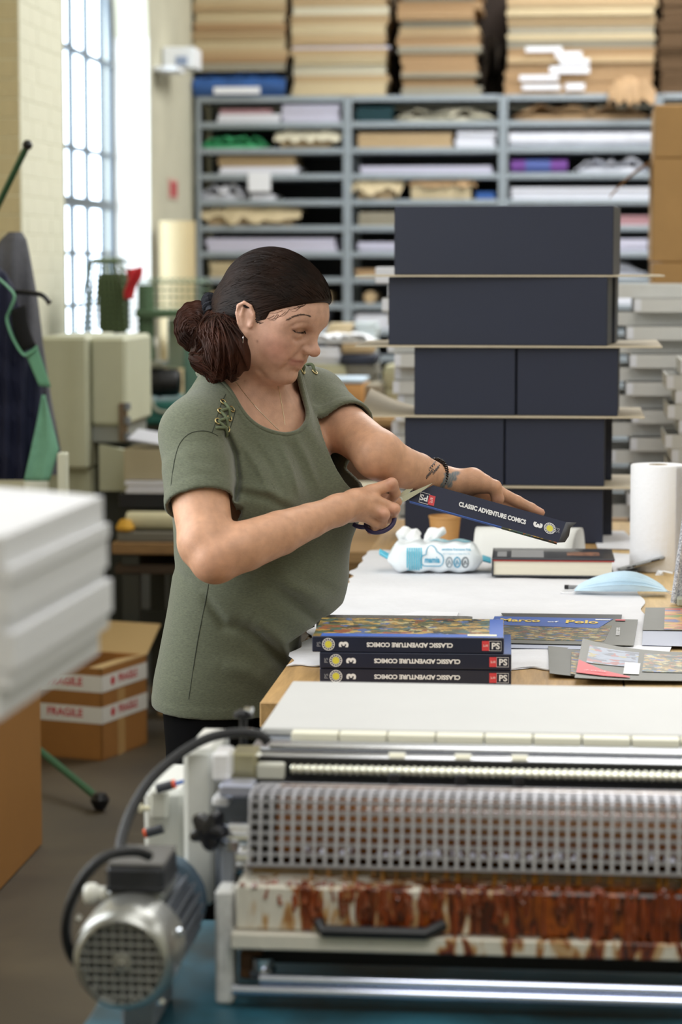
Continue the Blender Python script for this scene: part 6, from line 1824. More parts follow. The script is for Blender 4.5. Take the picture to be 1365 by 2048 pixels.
# --- right hand on the scissors
hn = lambda px, py, D: at(px, py, D - (.115 if px < 800 else .065))
body.chain([WrN, hn(712, 1004, 4.275)], [.0245, .0225], k=.016)
for a, ra, c, rc in (((704, 1002, 4.280), .017, (742, 984, 4.300), .0128), ((704, 1012, 4.276), .018, (748, 1002, 4.287), .0125), ((702, 1020, 4.278), .017, (740, 1017, 4.280), .012), ((700, 1026, 4.282), .015, (728, 1030, 4.284), .0108)):
    body.chain([hn(*a), hn(*c)], [ra, rc], k=.012)
def finger(pts, rad, k=.0045):
    body.chain([hn(*p) for p in pts], rad, k=k, kin=.0035)
finger([(742, 984, 4.300), (784, 968, 4.306), (791, 987, 4.328), (781, 1003, 4.340)], [.0122, .0108, .0092, .0080])
finger([(748, 1002, 4.287), (789, 1018, 4.300), (783, 1036, 4.322), (766, 1042, 4.336)], [.0122, .0104, .0090, .0080])
finger([(740, 1017, 4.280), (768, 1029, 4.278), (764, 1046, 4.296), (750, 1050, 4.312)], [.0118, .0108, .0090, .0080])
finger([(727, 1031, 4.284), (752, 1046, 4.292), (752, 1058, 4.304), (742, 1062, 4.312)], [.0105, .0086, .0076, .0070])
finger([(704, 1008, 4.30), (738, 998, 4.335), (770, 1000, 4.352), (794, 1004, 4.360)], [.017, .0135, .0115, .0095], k=.009)
for p in ((784, 966, 4.297), (789, 1018, 4.291), (768, 1028, 4.269)): body.ell(hn(*p), (.0075, .0075, .0075), None, k=.006)
for a, c in (((716, 992, 4.268), (740, 983, 4.289)), ((716, 1004, 4.262), (745, 1001, 4.275)), ((714, 1014, 4.260), (737, 1016, 4.268))):
    body.bump([hn(*a), hn(*c)], .0018, .0045)
# --- left hand behind the jacket
body.chain([WrF, hn(922, 972, 4.455)], [.0245, .0245], k=.016)
body.chain([hn(905, 965, 4.442), hn(945, 962, 4.44), hn(968, 968, 4.435)], [.021, .0215, .0165], k=.014)      # ball of the thumb
body.chain([hn(968, 968, 4.435), hn(990, 974, 4.432), hn(996, 998, 4.436), hn(992, 1016, 4.440)], [.0150, .0125, .0112, .0085], k=.007, kin=.004)
for a, c in (((925, 975, 4.465), (996, 985, 4.486)), ((925, 985, 4.468), (988, 1000, 4.492)), ((922, 986, 4.47), (975, 1006, 4.500)), ((918, 986, 4.475), (960, 1010, 4.505))):
    body.chain([hn(*a), hn(*c)], [.020, .0135], k=.014)
finger([(996, 985, 4.486), (1035, 1003, 4.490), (1063, 1016, 4.488), (1083, 1025, 4.484)], [.0132, .0108, .0092, .0072])
finger([(988, 1000, 4.492), (1030, 1022, 4.498), (1060, 1036, 4.496), (1084, 1045, 4.490)], [.0125, .0105, .0092, .0075])
finger([(975, 1006, 4.500), (1012, 1026, 4.512), (1038, 1037, 4.512), (1058, 1044, 4.506)], [.0122, .0102, .0088, .0072])
finger([(960, 1010, 4.505), (988, 1026, 4.520), (1008, 1034, 4.522), (1024, 1038, 4.518)], [.0112, .0090, .0080, .0068])
body.bump([hn(880, 944, 4.41), hn(892, 962, 4.405), hn(896, 985, 4.41)], -.0012, .003)

def _cast0(px, py, f, d0=3.9, d1=4.6):
    r = ray(px, py); r = r / float(r @ _F); D = np.arange(d0, d1, .001); val = f(_C + D[:, None] * r)
    return _C + D[int(np.argmax(val < 0))] * r if (val < 0).any() else _C + D[int(np.argmin(val))] * r
_lines = [([(577, 721), (584, 723), (592, 725), (600, 725.5), (607, 725)], -.0032, .0020),
          ([(585, 659), (592, 663), (599, 665), (606, 664), (611, 661)], -.0018, .0016),
          ([(583, 653), (592, 648), (603, 645.5), (614, 647)], -.0020, .0022),
          ([(585, 677), (595, 682), (606, 678)], -.0014, .0035),
          ([(603, 706), (592, 712), (580, 722), (570, 734)], -.0026, .0050),
          ([(607, 692), (602, 698), (605, 706), (613, 708)], -.0020, .0024),
          ([(586, 700), (575, 712), (566, 726)], .0016, .008),
          ([(548, 768), (530, 757), (518, 740)], -.0030, .006),
          ([(596, 655), (604, 655)], .0010, .004)]
_lines = [([_cast0(x, y, body) for x, y in l], a, sg_) for l, a, sg_ in _lines]
for l, a, sg_ in _lines: body.bump(l, a, sg_)
MOUTH = _lines[0][0]; LASH = _lines[1][0]

person = thing('person', 'woman in an olive T-shirt trimming a navy cover with scissors at the bench', 'person', V3(-.19, 4.25, 0))
# skin with natural colour differences
M_skin = bpy.data.materials.new('skin'); M_skin.use_nodes = True
_nt = M_skin.node_tree; _b = _nt.nodes['Principled BSDF']
_a = _nt.nodes.new('ShaderNodeAttribute'); _a.attribute_name = 'tint'
_tc = _nt.nodes.new('ShaderNodeTexCoord'); _n = _nt.nodes.new('ShaderNodeTexNoise'); _n.inputs['Scale'].default_value = 60; _n.inputs['Detail'].default_value = 6
_nt.links.new(_tc.outputs['Object'], _n.inputs['Vector'])
_mr = _nt.nodes.new('ShaderNodeMapRange'); _mr.inputs['From Min'].default_value = .3; _mr.inputs['From Max'].default_value = .7; _mr.inputs['To Min'].default_value = .88; _mr.inputs['To Max'].default_value = 1.1
_nt.links.new(_n.outputs['Fac'], _mr.inputs[0])
_vm = _nt.nodes.new('ShaderNodeVectorMath'); _vm.operation = 'SCALE'; _nt.links.new(_a.outputs['Color'], _vm.inputs[0]); _nt.links.new(_mr.outputs[0], _vm.inputs['Scale'])
_nt.links.new(_vm.outputs[0], _b.inputs['Base Color'])
_b.inputs['Roughness'].default_value = .48; _b.inputs['Specular IOR Level'].default_value = .4
_b.inputs['Subsurface Weight'].default_value = .12; _b.inputs['Subsurface Radius'].default_value = (.012, .005, .003); _b.inputs['Subsurface Scale'].default_value = .7
_n2 = _nt.nodes.new('ShaderNodeTexNoise'); _n2.inputs['Scale'].default_value = 420; _n2.inputs['Detail'].default_value = 3; _nt.links.new(_tc.outputs['Object'], _n2.inputs['Vector'])
_bp = _nt.nodes.new('ShaderNodeBump'); _bp.inputs['Strength'].default_value = .22; _bp.inputs['Distance'].default_value = .0012; _nt.links.new(_n2.outputs['Fac'], _bp.inputs['Height']); _nt.links.new(_bp.outputs[0], _b.inputs['Normal'])

def bounds(pts, pad):
    A = np.array(pts); return A.min(0) - pad, A.max(0) + pad
body.post = lambda P, d: smax(d, np.where(P[:, 2] < .93, P[:, 0] - (TX - .03) - np.maximum(0, P[:, 2] - .875) * 1.6, -1.0), .012)
HB = globals().get('BODY_H', .0024)
lo, hi = bounds([ShN, ShF, ElN, WrF, at(1090, 1050, 4.5), H(0, 0, .13), H(-.13, 0, 0), V3(-.185, 4.25, .72), V3(-.3, 4.4, .8)], .11)
bv, bq = body.mesh(lo, hi, HB)
ob, bv = np_obj('body', bv, bq, M_skin, person, relax=4)
skin = np.array(rgb('#c99a7c')[:3]); cols = np.tile(skin, (len(bv), 1))
hw_ = np.clip((bv[:, 2] - 1.24) / .06, 0, 1)[:, None]; cols = cols * (1 - hw_) + np.array(rgb('#c59a85')[:3]) * hw_
def tint(c, pts, sig, amt=1.0):
    global cols
    pts = [np.array(p, float) for p in pts]; d = None
    for i in range(max(1, len(pts) - 1)):
        e = seg_d(bv, pts[i], pts[min(i + 1, len(pts) - 1)], 0, 0); d = e if d is None else np.minimum(d, e)
    w = (amt * np.exp(-(d / sig) ** 2))[:, None]; cols = cols * (1 - w) + np.array(rgb(c)[:3]) * w
tint('#a0645c', [p + _Z * .0022 for p in MOUTH[1:]], .0036, .8); tint('#a76a62', [p - _Z * .0050 for p in MOUTH[1:]], .0050, .8); tint('#7a4a44', MOUTH, .0014, .8)
for s in (-1, 1):
    tint('#c0786a', [H(.062, s * .048, -.030)], .026, .45)
    tint('#a57a66', [H(.086, s * .018, -.013), H(.078, s * .034, -.017)], .007, .35)
    tint('#d2a58c', [H(-.03, s * .085, 0)], .03, .3)
tint('#9a6a5c', LASH, .0022, .7)
tint('#c98a74', [H(.116, 0, -.018)], .012, .35)
for p in ((784, 966, 4.297), (789, 1018, 4.291), (768, 1028, 4.269), (996, 998, 4.43), (1083, 1025, 4.484), (742, 1062, 4.31), (781, 1003, 4.34)): tint('#cf9484', [hn(*p)], .012, .45)
tint('#c48a70', [at(430, 1130, 3.98)], .04, .35)
px_, py_ = to_px(bv); fr = (bv @ _F) < 4.40
for (x, y, r) in ((515, 683, 2.2), (490, 762, 1.8), (505, 660, 1.4)):
    w = (np.exp(-(((px_ - x) ** 2 + (py_ - y) ** 2) / r ** 2)) * ((bv @ _F) < 4.2))[:, None]; cols = cols * (1 - .7 * w) + np.array(rgb('#7a4c3a')[:3]) * .7 * w
# blue-green wrist tattoo (a flower)
mk_ = np.zeros(len(bv))
for (x, y, rx0, ry0, a) in ((897, 950, 9, 5, .2), (910, 948, 11, 5, -.3), (905, 957, 10, 6, 0), (893, 962, 7, 9, 0), (900, 968, 6, 8, .2), (886, 972, 5, 8, .3)):
    dx, dy = px_ - x, py_ - y; u_ = dx * math.cos(a) + dy * math.sin(a); v_ = -dx * math.sin(a) + dy * math.cos(a)
    mk_ = np.maximum(mk_, 1 / (1 + np.exp(np.clip(7 * ((u_ / rx0) ** 2 + (v_ / ry0) ** 2 - 1), -30, 30))) * (.85 + .15 * np.sin(u_ * 1.1 + v_ * .5)))
mk_ *= fr & ((bv @ _F) > 4.24)
cols = cols * (1 - .9 * mk_[:, None]) + np.array(rgb('#456f80')[:3]) * (.9 * mk_[:, None])
set_color(ob, cols)

def cast(px, py, f, d0=3.85, d1=4.7):
    r = ray(px, py); r = r / float(r @ _F); rn = r / np.linalg.norm(r)
    act = [q for q in f.ops if np.linalg.norm((q[2] - _C) - rn * float((q[2] - _C) @ rn)) < q[3] + q[4] + .03]
    g_ = (lambda P: f(P, act))
    D = np.arange(d0, d1, .006); val = g_(_C + D[:, None] * r)
    if (val < 0).any():
        i = int(np.argmax(val < 0)); D = np.linspace(D[max(i - 1, 0)], D[i], 9); val = g_(_C + D[:, None] * r); i = int(np.argmax(val < 0))
    else: i = int(np.argmin(val))
    p = _C + D[i] * r
    e = .001; I3 = np.eye(3) * e
    v_ = g_(np.concatenate([p + I3, p - I3])); g = v_[:3] - v_[3:]; g /= np.linalg.norm(g) + 1e-9
    return p, g

# ---- olive T-shirt
SL = [  # z, centre lat, centre D, half width across, half depth
 (.70, -.193, 4.245, .158, .112), (.79, -.193, 4.245, .162, .116), (.86, -.176, 4.25, .166, .120), (.94, -.154, 4.255, .172, .128), (1.003, -.146, 4.26, .170, .130),
 (1.073, -.142, 4.262, .172, .136), (1.13, -.146, 4.265, .176, .136), (1.175, -.150, 4.27, .172, .126), (1.23, -.155, 4.275, .155, .108), (1.29, -.158, 4.28, .115, .08)]
SLa = np.array(SL)
def torso_fn(P):
    la, D, z = lat_D_z(P)
    zc = np.clip(z, SLa[0, 0], SLa[-1, 0])
    def itp(c):   # smooth interpolation
        y = SLa[:, c]; x = SLa[:, 0]; m = np.gradient(y, x)
        i = np.clip(np.searchsorted(x, zc) - 1, 0, len(x) - 2); hh = x[i + 1] - x[i]; t = (zc - x[i]) / hh
        return (2 * t ** 3 - 3 * t ** 2 + 1) * y[i] + (t ** 3 - 2 * t ** 2 + t) * hh * m[i] + (-2 * t ** 3 + 3 * t ** 2) * y[i + 1] + (t ** 3 - t ** 2) * hh * m[i + 1]
    cl, cD, a, b_ = itp(1), itp(2), itp(3), itp(4)
    dl, dD = la - cl, D - cD
    tfl, tfD = float(tf @ _R), float(tf @ _F)
    u = dl * (-tfD) + dD * tfl           # across (left)
    v = dl * tfl + dD * tfD              # forward
    q0 = np.sqrt((u / a) ** 2 + (v / b_) ** 2); q1 = np.sqrt((u / a ** 2) ** 2 + (v / b_ ** 2) ** 2) + 1e-9
    d = q0 * (q0 - 1) / q1
    d = np.where(q0 < 1e-4, -b_, d)
    return smax(d, z - SLa[-1, 0], .03)
sh = Sdf()
sh._add('u', torso_fn, V3(-.165, 4.26, 1.0), .45, 0)
sh.chain([ShN + _Z * .004, NB + _Z * .012 - tl * .05, NB + _Z * .012 + tl * .05, ShF + _Z * .004], [.056, .056, .056, .056], k=.045, kin=.02)
sh.ell(MidS + tf * .018 - _Z * .075, (.098, .160, .100), TA, k=.05)
for s, dx in ((-1, 0), (1, .01)):
    sh.ell(V3(-.148, 4.265, 1.118) + tf * (.074 + dx) + tl * s * .078, (.072, .074, .078), TA, k=.045)
sh.ell(V3(-.150, 4.255, .985) + tf * .04, (.112, .140, .115), TA, k=.05)                 # belly
axN = at(412, 1075, 4.02) - ShN; axN /= np.linalg.norm(axN)
axF = at(755, 905, 4.235) - ShF; axF /= np.linalg.norm(axF)
CuN = at(403, 1010, 4.055); CuF = at(692, 862, 4.318)
sh.chain([ShN - axN * .005, (ShN + CuN) / 2, CuN + axN * .06], [.060, .0620, .0625], k=.03, kin=.004)
sh.chain([ShF, (ShF + CuF) / 2, CuF + axF * .06], [.056, .0565, .0570], k=.03, kin=.004)
# folds of the cloth: ridges and grooves on the side turned to the camera
def fold(pl, amp, sig, taper=True):
    q = [(x, y) for x, y in pl]
    pts2 = np.array(q, float)
    c = at(*pts2.mean(0), 4.18); rr_ = max(np.linalg.norm(at(x, y, 4.18) - c) for x, y in q) + .15
    def fn(P):
        X_, Y_ = to_px(P); d = None; tt = None; n = len(q) - 1
        for i in range(n):
            a = pts2[i]; bb = pts2[i + 1]; ba = bb - a
            t = np.clip(((X_ - a[0]) * ba[0] + (Y_ - a[1]) * ba[1]) / (ba @ ba), 0, 1)
            e = np.hypot(X_ - a[0] - t * ba[0], Y_ - a[1] - t * ba[1])
            if d is None: d, tt = e, (i + t) / n
            else:
                mm = e < d; d = np.where(mm, e, d); tt = np.where(mm, (i + t) / n, tt)
        w = np.sin(np.clip(tt, .03, .97) * PI) ** .6 if taper else 1.0
        near = 1 / (1 + np.exp(np.clip(((P - MidS) @ _F - .03) / .03, -30, 30)))
        return amp * w * near * np.exp(-(d / sig) ** 2)
    sh._add('b', fn, c, rr_, 0)
fold([(540, 1168), (590, 1205), (640, 1240), (660, 1262)], -.016, 14); fold([(545, 1140), (600, 1175), (650, 1212)], .009, 18)
fold([(480, 1250), (530, 1290), (570, 1335), (600, 1380)], -.015, 14); fold([(505, 1235), (560, 1280), (597, 1325)], .008, 17)
fold([(560, 1180), (620, 1180), (665, 1200)], .004, 12); fold([(575, 1160), (640, 1165), (680, 1185)], -.004, 9)
fold([(400, 1180), (450, 1250), (520, 1270)], -.008, 11); fold([(440, 1330), (500, 1345), (560, 1390)], .007, 18)
fold([(475, 985), (540, 998), (590, 1030)], -.005, 9); fold([(480, 970), (545, 985), (600, 1012)], .004, 10)
fold([(480, 880), (520, 940), (548, 1000)], .005, 8); fold([(556, 876), (584, 940), (598, 990)], .006, 7); fold([(505, 880), (545, 940), (570, 1000)], -.004, 8); fold([(590, 868), (616, 920), (640, 980)], .005, 7); fold([(572, 870), (600, 930), (618, 985)], -.003, 7); fold([(620, 800), (640, 860), (660, 900)], -.003, 9)
fold([(612, 800), (628, 860), (650, 910)], .003, 8); fold([(590, 800), (612, 850), (640, 905)], .0025, 7)
fold([(455, 872), (470, 910), (476, 960), (470, 1000)], -.010, 7, False); fold([(430, 866), (452, 890), (462, 930)], -.003, 6)
fold([(330, 1100), (360, 1150), (395, 1180)], -.004, 10)
fold([(345, 960), (380, 985), (430, 990)], -.003, 8); fold([(360, 900), (385, 930), (440, 950)], .003, 12)
NCc = MidS + tf * .012 + _Z * .034 + V3(-.042, 0, 0); nax = tf * math.sin(.62) + _Z * math.cos(.62); nvv = tf * math.cos(.62) - _Z * math.sin(.62)
HEM = .757
def neck_cut(P):
    q = P - NCc - nvv * .022
    a = (q @ tl) / .090; b_ = (q @ nvv) / .114; n_ = q @ nax
    return np.maximum((np.sqrt(a * a + b_ * b_) - 1) * .09, -(n_ + .07))
def hem_d(P):
    return (HEM - ((P - MidS) @ tf) * .10 + ((P - MidS) @ _R) * .02) - P[:, 2]
def cuff_d(P, c, ax, r):
    q = P - c; along_ = q @ ax; rad_ = np.linalg.norm(q - along_[:, None] * ax, axis=1)
    return np.maximum(-along_, np.maximum(rad_ - r, along_ - .12)), along_, rad_
def shirt_post(P, f):
    nc = neck_cut(P); hd = hem_d(P)
    cN, aN, rN = cuff_d(P, CuN, axN, .074); cF, aF, rF = cuff_d(P, CuF, axF, .074)
    # bands: neck rib, cuffs and hem are a little thicker
    band = .0016 * (np.exp(-((nc - .006) / .006) ** 4)) + .0012 * np.exp(-((hd + .010) / .010) ** 4) + .0012 * np.exp(-((aN + .010) / .010) ** 4) * (rN < .08) + .0012 * np.exp(-((aF + .010) / .010) ** 4) * (rF < .08)
    f = f - band
    # pressed flat where she leans on the bench edge
    f = smax(f, np.where(P[:, 2] < .93, P[:, 0] - (TX - .012) - np.maximum(0, P[:, 2] - .875) * 1.6, -1.0), .012)
    s = np.maximum(f, -(f + .0064))
    for c in (nc, cN, cF): s = np.maximum(s, -c)
    return np.maximum(s, hd)
sh_outer = Sdf(); sh_outer.ops = list(sh.ops)
sh.post = shirt_post
M_shirt = bpy.data.materials.new('olive_jersey'); M_shirt.use_nodes = True
_nt = M_shirt.node_tree; _b = _nt.nodes['Principled BSDF']; _b.inputs['Roughness'].default_value = .9; _b.inputs['Sheen Weight'].default_value = .25; _b.inputs['Specular IOR Level'].default_value = .2
_tc = _nt.nodes.new('ShaderNodeTexCoord'); _mp = _nt.nodes.new('ShaderNodeMapping'); _mp.inputs['Scale'].default_value = (1, 1, 5); _mp.inputs['Rotation'].default_value = (0, 0, .6)
_nt.links.new(_tc.outputs['Object'], _mp.inputs[0])
_n = _nt.nodes.new('ShaderNodeTexNoise'); _n.inputs['Scale'].default_value = 170; _n.inputs['Detail'].default_value = 8; _n.inputs['Roughness'].default_value = .75; _nt.links.new(_mp.outputs[0], _n.inputs['Vector'])
_r = _nt.nodes.new('ShaderNodeValToRGB'); _r.color_ramp.elements[0].position = .3; _r.color_ramp.elements[0].color = rgb('#4a4e42'); _r.color_ramp.elements[1].position = .72; _r.color_ramp.elements[1].color = rgb('#70745f')
_nt.links.new(_n.outputs['Fac'], _r.inputs[0]); _nt.links.new(_r.outputs[0], _b.inputs['Base Color'])
_bp = _nt.nodes.new('ShaderNodeBump'); _bp.inputs['Strength'].default_value = .25; _bp.inputs['Distance'].default_value = .0015; _nt.links.new(_n.outputs['Fac'], _bp.inputs['Height']); _nt.links.new(_bp.outputs[0], _b.inputs['Normal'])
lo, hi = bounds([ShN, ShF, CuN, CuF, V3(-.19, 4.25, .74), V3(-.36, 4.25, .8), V3(.03, 4.25, 1.0), V3(-.15, 4.05, 1.1), V3(-.15, 4.45, 1.1), NB], .10)
sv, sq = sh.mesh(lo, hi, globals().get('SHIRT_H', .0027))
osh, sv = np_obj('t_shirt', sv, sq, M_shirt, person, relax=4)

# ribbed neck band along the opening
P = []
for th_ in np.linspace(0, 2 * PI, 120, endpoint=False):
    base = NCc + nvv * (.022 + .1145 * math.sin(th_)) + tl * .0905 * math.cos(th_)
    T = np.linspace(.14, -.069, 160); val = sh_outer(base + T[:, None] * nax)
    i_ = int(np.argmax(val < 0)) if (val < 0).any() else int(np.argmin(np.abs(val)))
    P.append(base + T[i_] * nax)
P = np.array(P)
for _ in range(4): P = (np.roll(P, 1, 0) + 2 * P + np.roll(P, -1, 0)) / 4
b = MB(); b.tube(P, .0046, 8, closed=True); b.build('neck_band', M_shirt, osh, smooth=80)
M_seam = mat('seam_olive', '#31352b', .9)
for pl in ([(436, 872), (420, 864), (402, 862), (380, 867), (362, 884), (352, 910), (345, 950), (340, 1000)], [(418, 1168), (412, 1200), (405, 1235), (396, 1280), (388, 1330), (378, 1398)], [(453, 786), (446, 800), (440, 815), (434, 835), (428, 855), (424, 866)], [(477, 806), (471, 822), (466, 840), (459, 860), (456, 874)]):
    P = [cast(p[0], p[1], sh_outer) for p in spline([np.array([x, y, 0.0]) for x, y in pl], 5)]
    b = MB(); b.tube([p + n * .0002 for p, n in P], .0009, 5); b.build('seam', M_seam, osh, smooth=80)
# lacing with brass eyelets on both shoulders
M_brass = mat('eyelet_brass', '#b9a878', .3, 1.0); M_hole = mat('eyelet_hole', '#12140f', .8)
M_lace = mat('lace_olive', '#5d664c', .9, var=.15, scale=200)
shf = sh_outer
def ring3(c, n, R_, r_, m, name, parent, seg=20):
    u = np.cross(n, _Z); u /= np.linalg.norm(u); w = np.cross(n, u)
    b = MB(); b.tube([c + (u * math.cos(a) + w * math.sin(a)) * R_ for a in np.linspace(0, 2 * PI, seg, endpoint=False)], r_, 8, closed=True)
    return b.build(name, m, parent, smooth=60)
def eyelet(px, py):
    p, n = cast(px, py, shf); p = p + n * .0018
    o = ring3(p, n, .0052, .0013, M_brass, 'eyelet', osh)
    b = MB(); u = np.cross(n, _Z); u /= np.linalg.norm(u); disc_geo(b, p, u, np.cross(n, u), .0045, 16, .0002); b.build('eyelet_hole', M_hole, osh, smooth=None)
    return p, n
EL = [eyelet(*q) for q in ((446, 805), (440, 823), (435, 843))]; ER = [eyelet(*q) for q in ((463, 819), (458, 837), (454, 858))]
FE = [eyelet(*q) for q in ((605, 743), (629, 745))]
def lace(A, B_, up_=.006, r_=.0026):
    (a, na), (c, nc_) = A, B_; n = na + nc_; n /= np.linalg.norm(n)
    P = spline([a - na * .003, a + n * .002 + (c - a) * .15, (a + c) / 2 + n * up_, c + n * .002 - (c - a) * .15, c - nc_ * .003], 5)
    b = MB(); b.tube(P, r_, 8); b.build('lace', M_lace, osh, smooth=60)
lace(EL[0], ER[1]); lace(ER[0], EL[1], .004); lace(EL[1], ER[2]); lace(ER[1], EL[2], .004)
e4 = cast(431, 856, shf); e4 = (e4[0], e4[1]); lace(EL[2], (ER[2][0] - _Z * .012, ER[2][1])); lace(e4, ER[2], .004)
for k, (x0, y0, x1, y1) in enumerate(((605, 743, 598, 731), (629, 745, 612, 729))):
    a = FE[k]; c = cast(x1, y1, shf, 4.1); lace(a, c, .007, .0030)

# ---- trousers and shoes
M_black = mat('black_trousers', '#060607', .9, var=.1, scale=60, spec=.1)
trs = Sdf()
hipN = V3(-.235, 4.19, .80); hipF = V3(-.160, 4.30, .80)
trs.ell(V3(-.195, 4.245, .83), (.085, .135, .11), TA, k=.04)
for hp, kn, an in ((hipN, V3(-.225, 4.15, .45), V3(-.235, 4.20, .09)), (hipF, V3(-.135, 4.30, .45), V3(-.165, 4.36, .09))):
    trs.chain([hp, hp * .5 + kn * .5, kn, kn * .4 + an * .6 , an], [.082, .072, .055, .050, .040], k=.03)
    trs.chain([an + _Z * -.02, an + _Z * -.05], [.042, .043], k=.01)
lo, hi = bounds([hipN, hipF, V3(-.235, 4.2, .03), V3(-.15, 4.36, .03), V3(-.19, 4.24, .94)], .12)
trs.post = lambda P, d: np.maximum(np.maximum(d, .045 - P[:, 2]), smax(d, P[:, 0] - (TX - .02), .01))
tv, tq = trs.mesh(lo, hi, .005)
np_obj('trousers', tv, tq, M_black, person, relax=4)
M_shoe = mat('black_shoe', '#17181a', .5)
for an in (V3(-.235, 4.20, .0), V3(-.165, 4.36, .0)):
    s = Sdf(); s.chain([an - tf * .05 + _Z * .035, an + tf * .06 + _Z * .032, an + tf * .135 + _Z * .026], [.036, .037, .030], k=.01); s.chain([an + _Z * .05, an + _Z * .075], [.036, .034], k=.02)
    s.post = lambda P, d: np.maximum(d, .002 - P[:, 2])
    v_, q_ = s.mesh(an - .2, an + .22, .005); np_obj('shoe', v_, q_, M_shoe, person, relax=2)

# ---- hair
hr = Sdf()
hr.ell(H(.003, 0, .037), (.096, .0800, .089), HA)
hr.ell(H(.041, 0, .048), (.060, .063, .053), HA, k=.025)
hr.ell(H(-.046, 0, -.012), (.040, .056, .050), HA, k=.03)
Kn = at(424, 628, 4.27)                                     # where the scrunchie holds the hair
hr.chain([H(-.070, 0, .005), Kn], [.030, .020], k=.02)
def hairline(P):
    q = (P - HC) @ HA.T; x, y, z = q[:, 0], q[:, 1], q[:, 2]
    ay = np.abs(y)
    # front: a sloping line from the forehead to the sideburn, then round the ear to the nape
    front = (.052 - .50 * np.clip((.100 - x), 0, 1) ** 1.0 * .9) - z + .004 * np.sin(ay * 90)
    front = np.where(x > .018, front, np.where(x > -.040, .034 - z + 0 * x, -.055 - z))
    e = np.clip((x - .018) / .012, 0, 1); side = (.052 - .45 * .070) - z
    return front
def hair_post(P, d):
    q = (P - HC) @ HA.T; x, y, z = q[:, 0], q[:, 1], q[:, 2]
    # plane from the front hairline down to the sideburn
    n1 = np.array([-.59, 0, .807]); c1 = np.array([.100, 0, .071])
    above = (q - c1) @ n1                                   # >0 above the line
    burn = np.maximum(np.maximum(-(x - .016), x - .036), -(z + .010))       # sideburn strip in front of the ear
    behind = x + .016                                      # <0 behind the ear
    keep = np.minimum(np.minimum(-above, behind), burn + .0)
    keep = np.maximum(keep, -(z + .078))
    earc = np.sqrt(((x - .002) / .018) ** 2 + ((z + .001) / .029) ** 2) - 1  # clear of the ear
    keep = np.maximum(keep, -earc * .02)
    return smax(d, keep, .004)
hr.post = hair_post
M_hair = bpy.data.materials.new('dark_brown_hair'); M_hair.use_nodes = True
_nt = M_hair.node_tree; _b = _nt.nodes['Principled BSDF']; _b.inputs['Roughness'].default_value = .55; _b.inputs['Specular IOR Level'].default_value = .14
_tc = _nt.nodes.new('ShaderNodeTexCoord'); _n = _nt.nodes.new('ShaderNodeTexNoise'); _n.inputs['Scale'].default_value = 16; _n.inputs['Detail'].default_value = 5
_nt.links.new(_tc.outputs['Object'], _n.inputs['Vector'])
_r = _nt.nodes.new('ShaderNodeValToRGB'); _r.color_ramp.elements[0].position = .35; _r.color_ramp.elements[0].color = rgb('#140d0a'); _r.color_ramp.elements[1].position = .75; _r.color_ramp.elements[1].color = rgb('#2a1911')
_nt.links.new(_n.outputs['Fac'], _r.inputs[0]); _nt.links.new(_r.outputs[0], _b.inputs['Base Color'])
M_hair2 = bpy.data.materials.new('red_brown_hair'); M_hair2 = M_hair.copy(); M_hair2.name = 'red_brown_hair'
for nd_ in M_hair2.node_tree.nodes:
    if nd_.type == 'VALTORGB': nd_.color_ramp.elements[0].color = rgb('#21130e'); nd_.color_ramp.elements[1].color = rgb('#472619')
lo, hi = bounds([H(.12, 0, 0), H(-.15, 0, 0), H(0, .1, 0), H(0, -.1, 0), H(0, 0, .14), H(0, 0, -.09), Kn], .03)
hv, hq = hr.mesh(lo, hi, .0022)
oh, hv = np_obj('hair', hv, hq, M_hair, person, relax=2)
# bun and loose tail
bun = Sdf()
Bc = at(389, 655, 4.29); Tc = at(448, 702, 4.25)
bun.ell(Bc, (.034, .034, .042), None); bun.chain([Kn, at(402, 640, 4.29)], [.020, .028], k=.02)
bun.chain([at(436, 645, 4.22), at(442, 680, 4.172), at(454, 706, 4.152)], [.024, .040, .044], k=.02)
bun.ell(at(426, 710, 4.19), (.040, .04, .036), None, k=.02); bun.ell(at(459, 716, 4.152), (.030, .031, .030), None, k=.015)
bun.ell(at(462, 690, 4.160), (.025, .025, .036), None, k=.015)
bun.chain([at(438, 735, 4.165), at(430, 757, 4.17)], [.018, .008], k=.015)
def bun_post(P, d):
    X_, Y_ = to_px(P)
    a = np.arctan2(Y_ - 655, X_ - 392); r = np.hypot(X_ - 392, Y_ - 655)
    s1 = .0010 * np.sin(a * 13 + r * .10) * (X_ < 425)
    t = np.arctan2(X_ - 430, Y_ - 620)
    s2 = (.0016 * np.sin(t * 26 + Y_ * .03) + .0012 * np.sin(t * 51 + Y_ * .09)) * (X_ >= 425)
    return d + s1 + s2
bun.post = bun_post
lo, hi = bounds([Bc, Tc, at(432, 760, 4.17), at(480, 740, 4.14), at(410, 600, 4.3)], .08)
uv_, uq_ = bun.mesh(lo, hi, .0022)
obn, _ = np_obj('gathered_hair', uv_, uq_, M_hair2, person, relax=2)
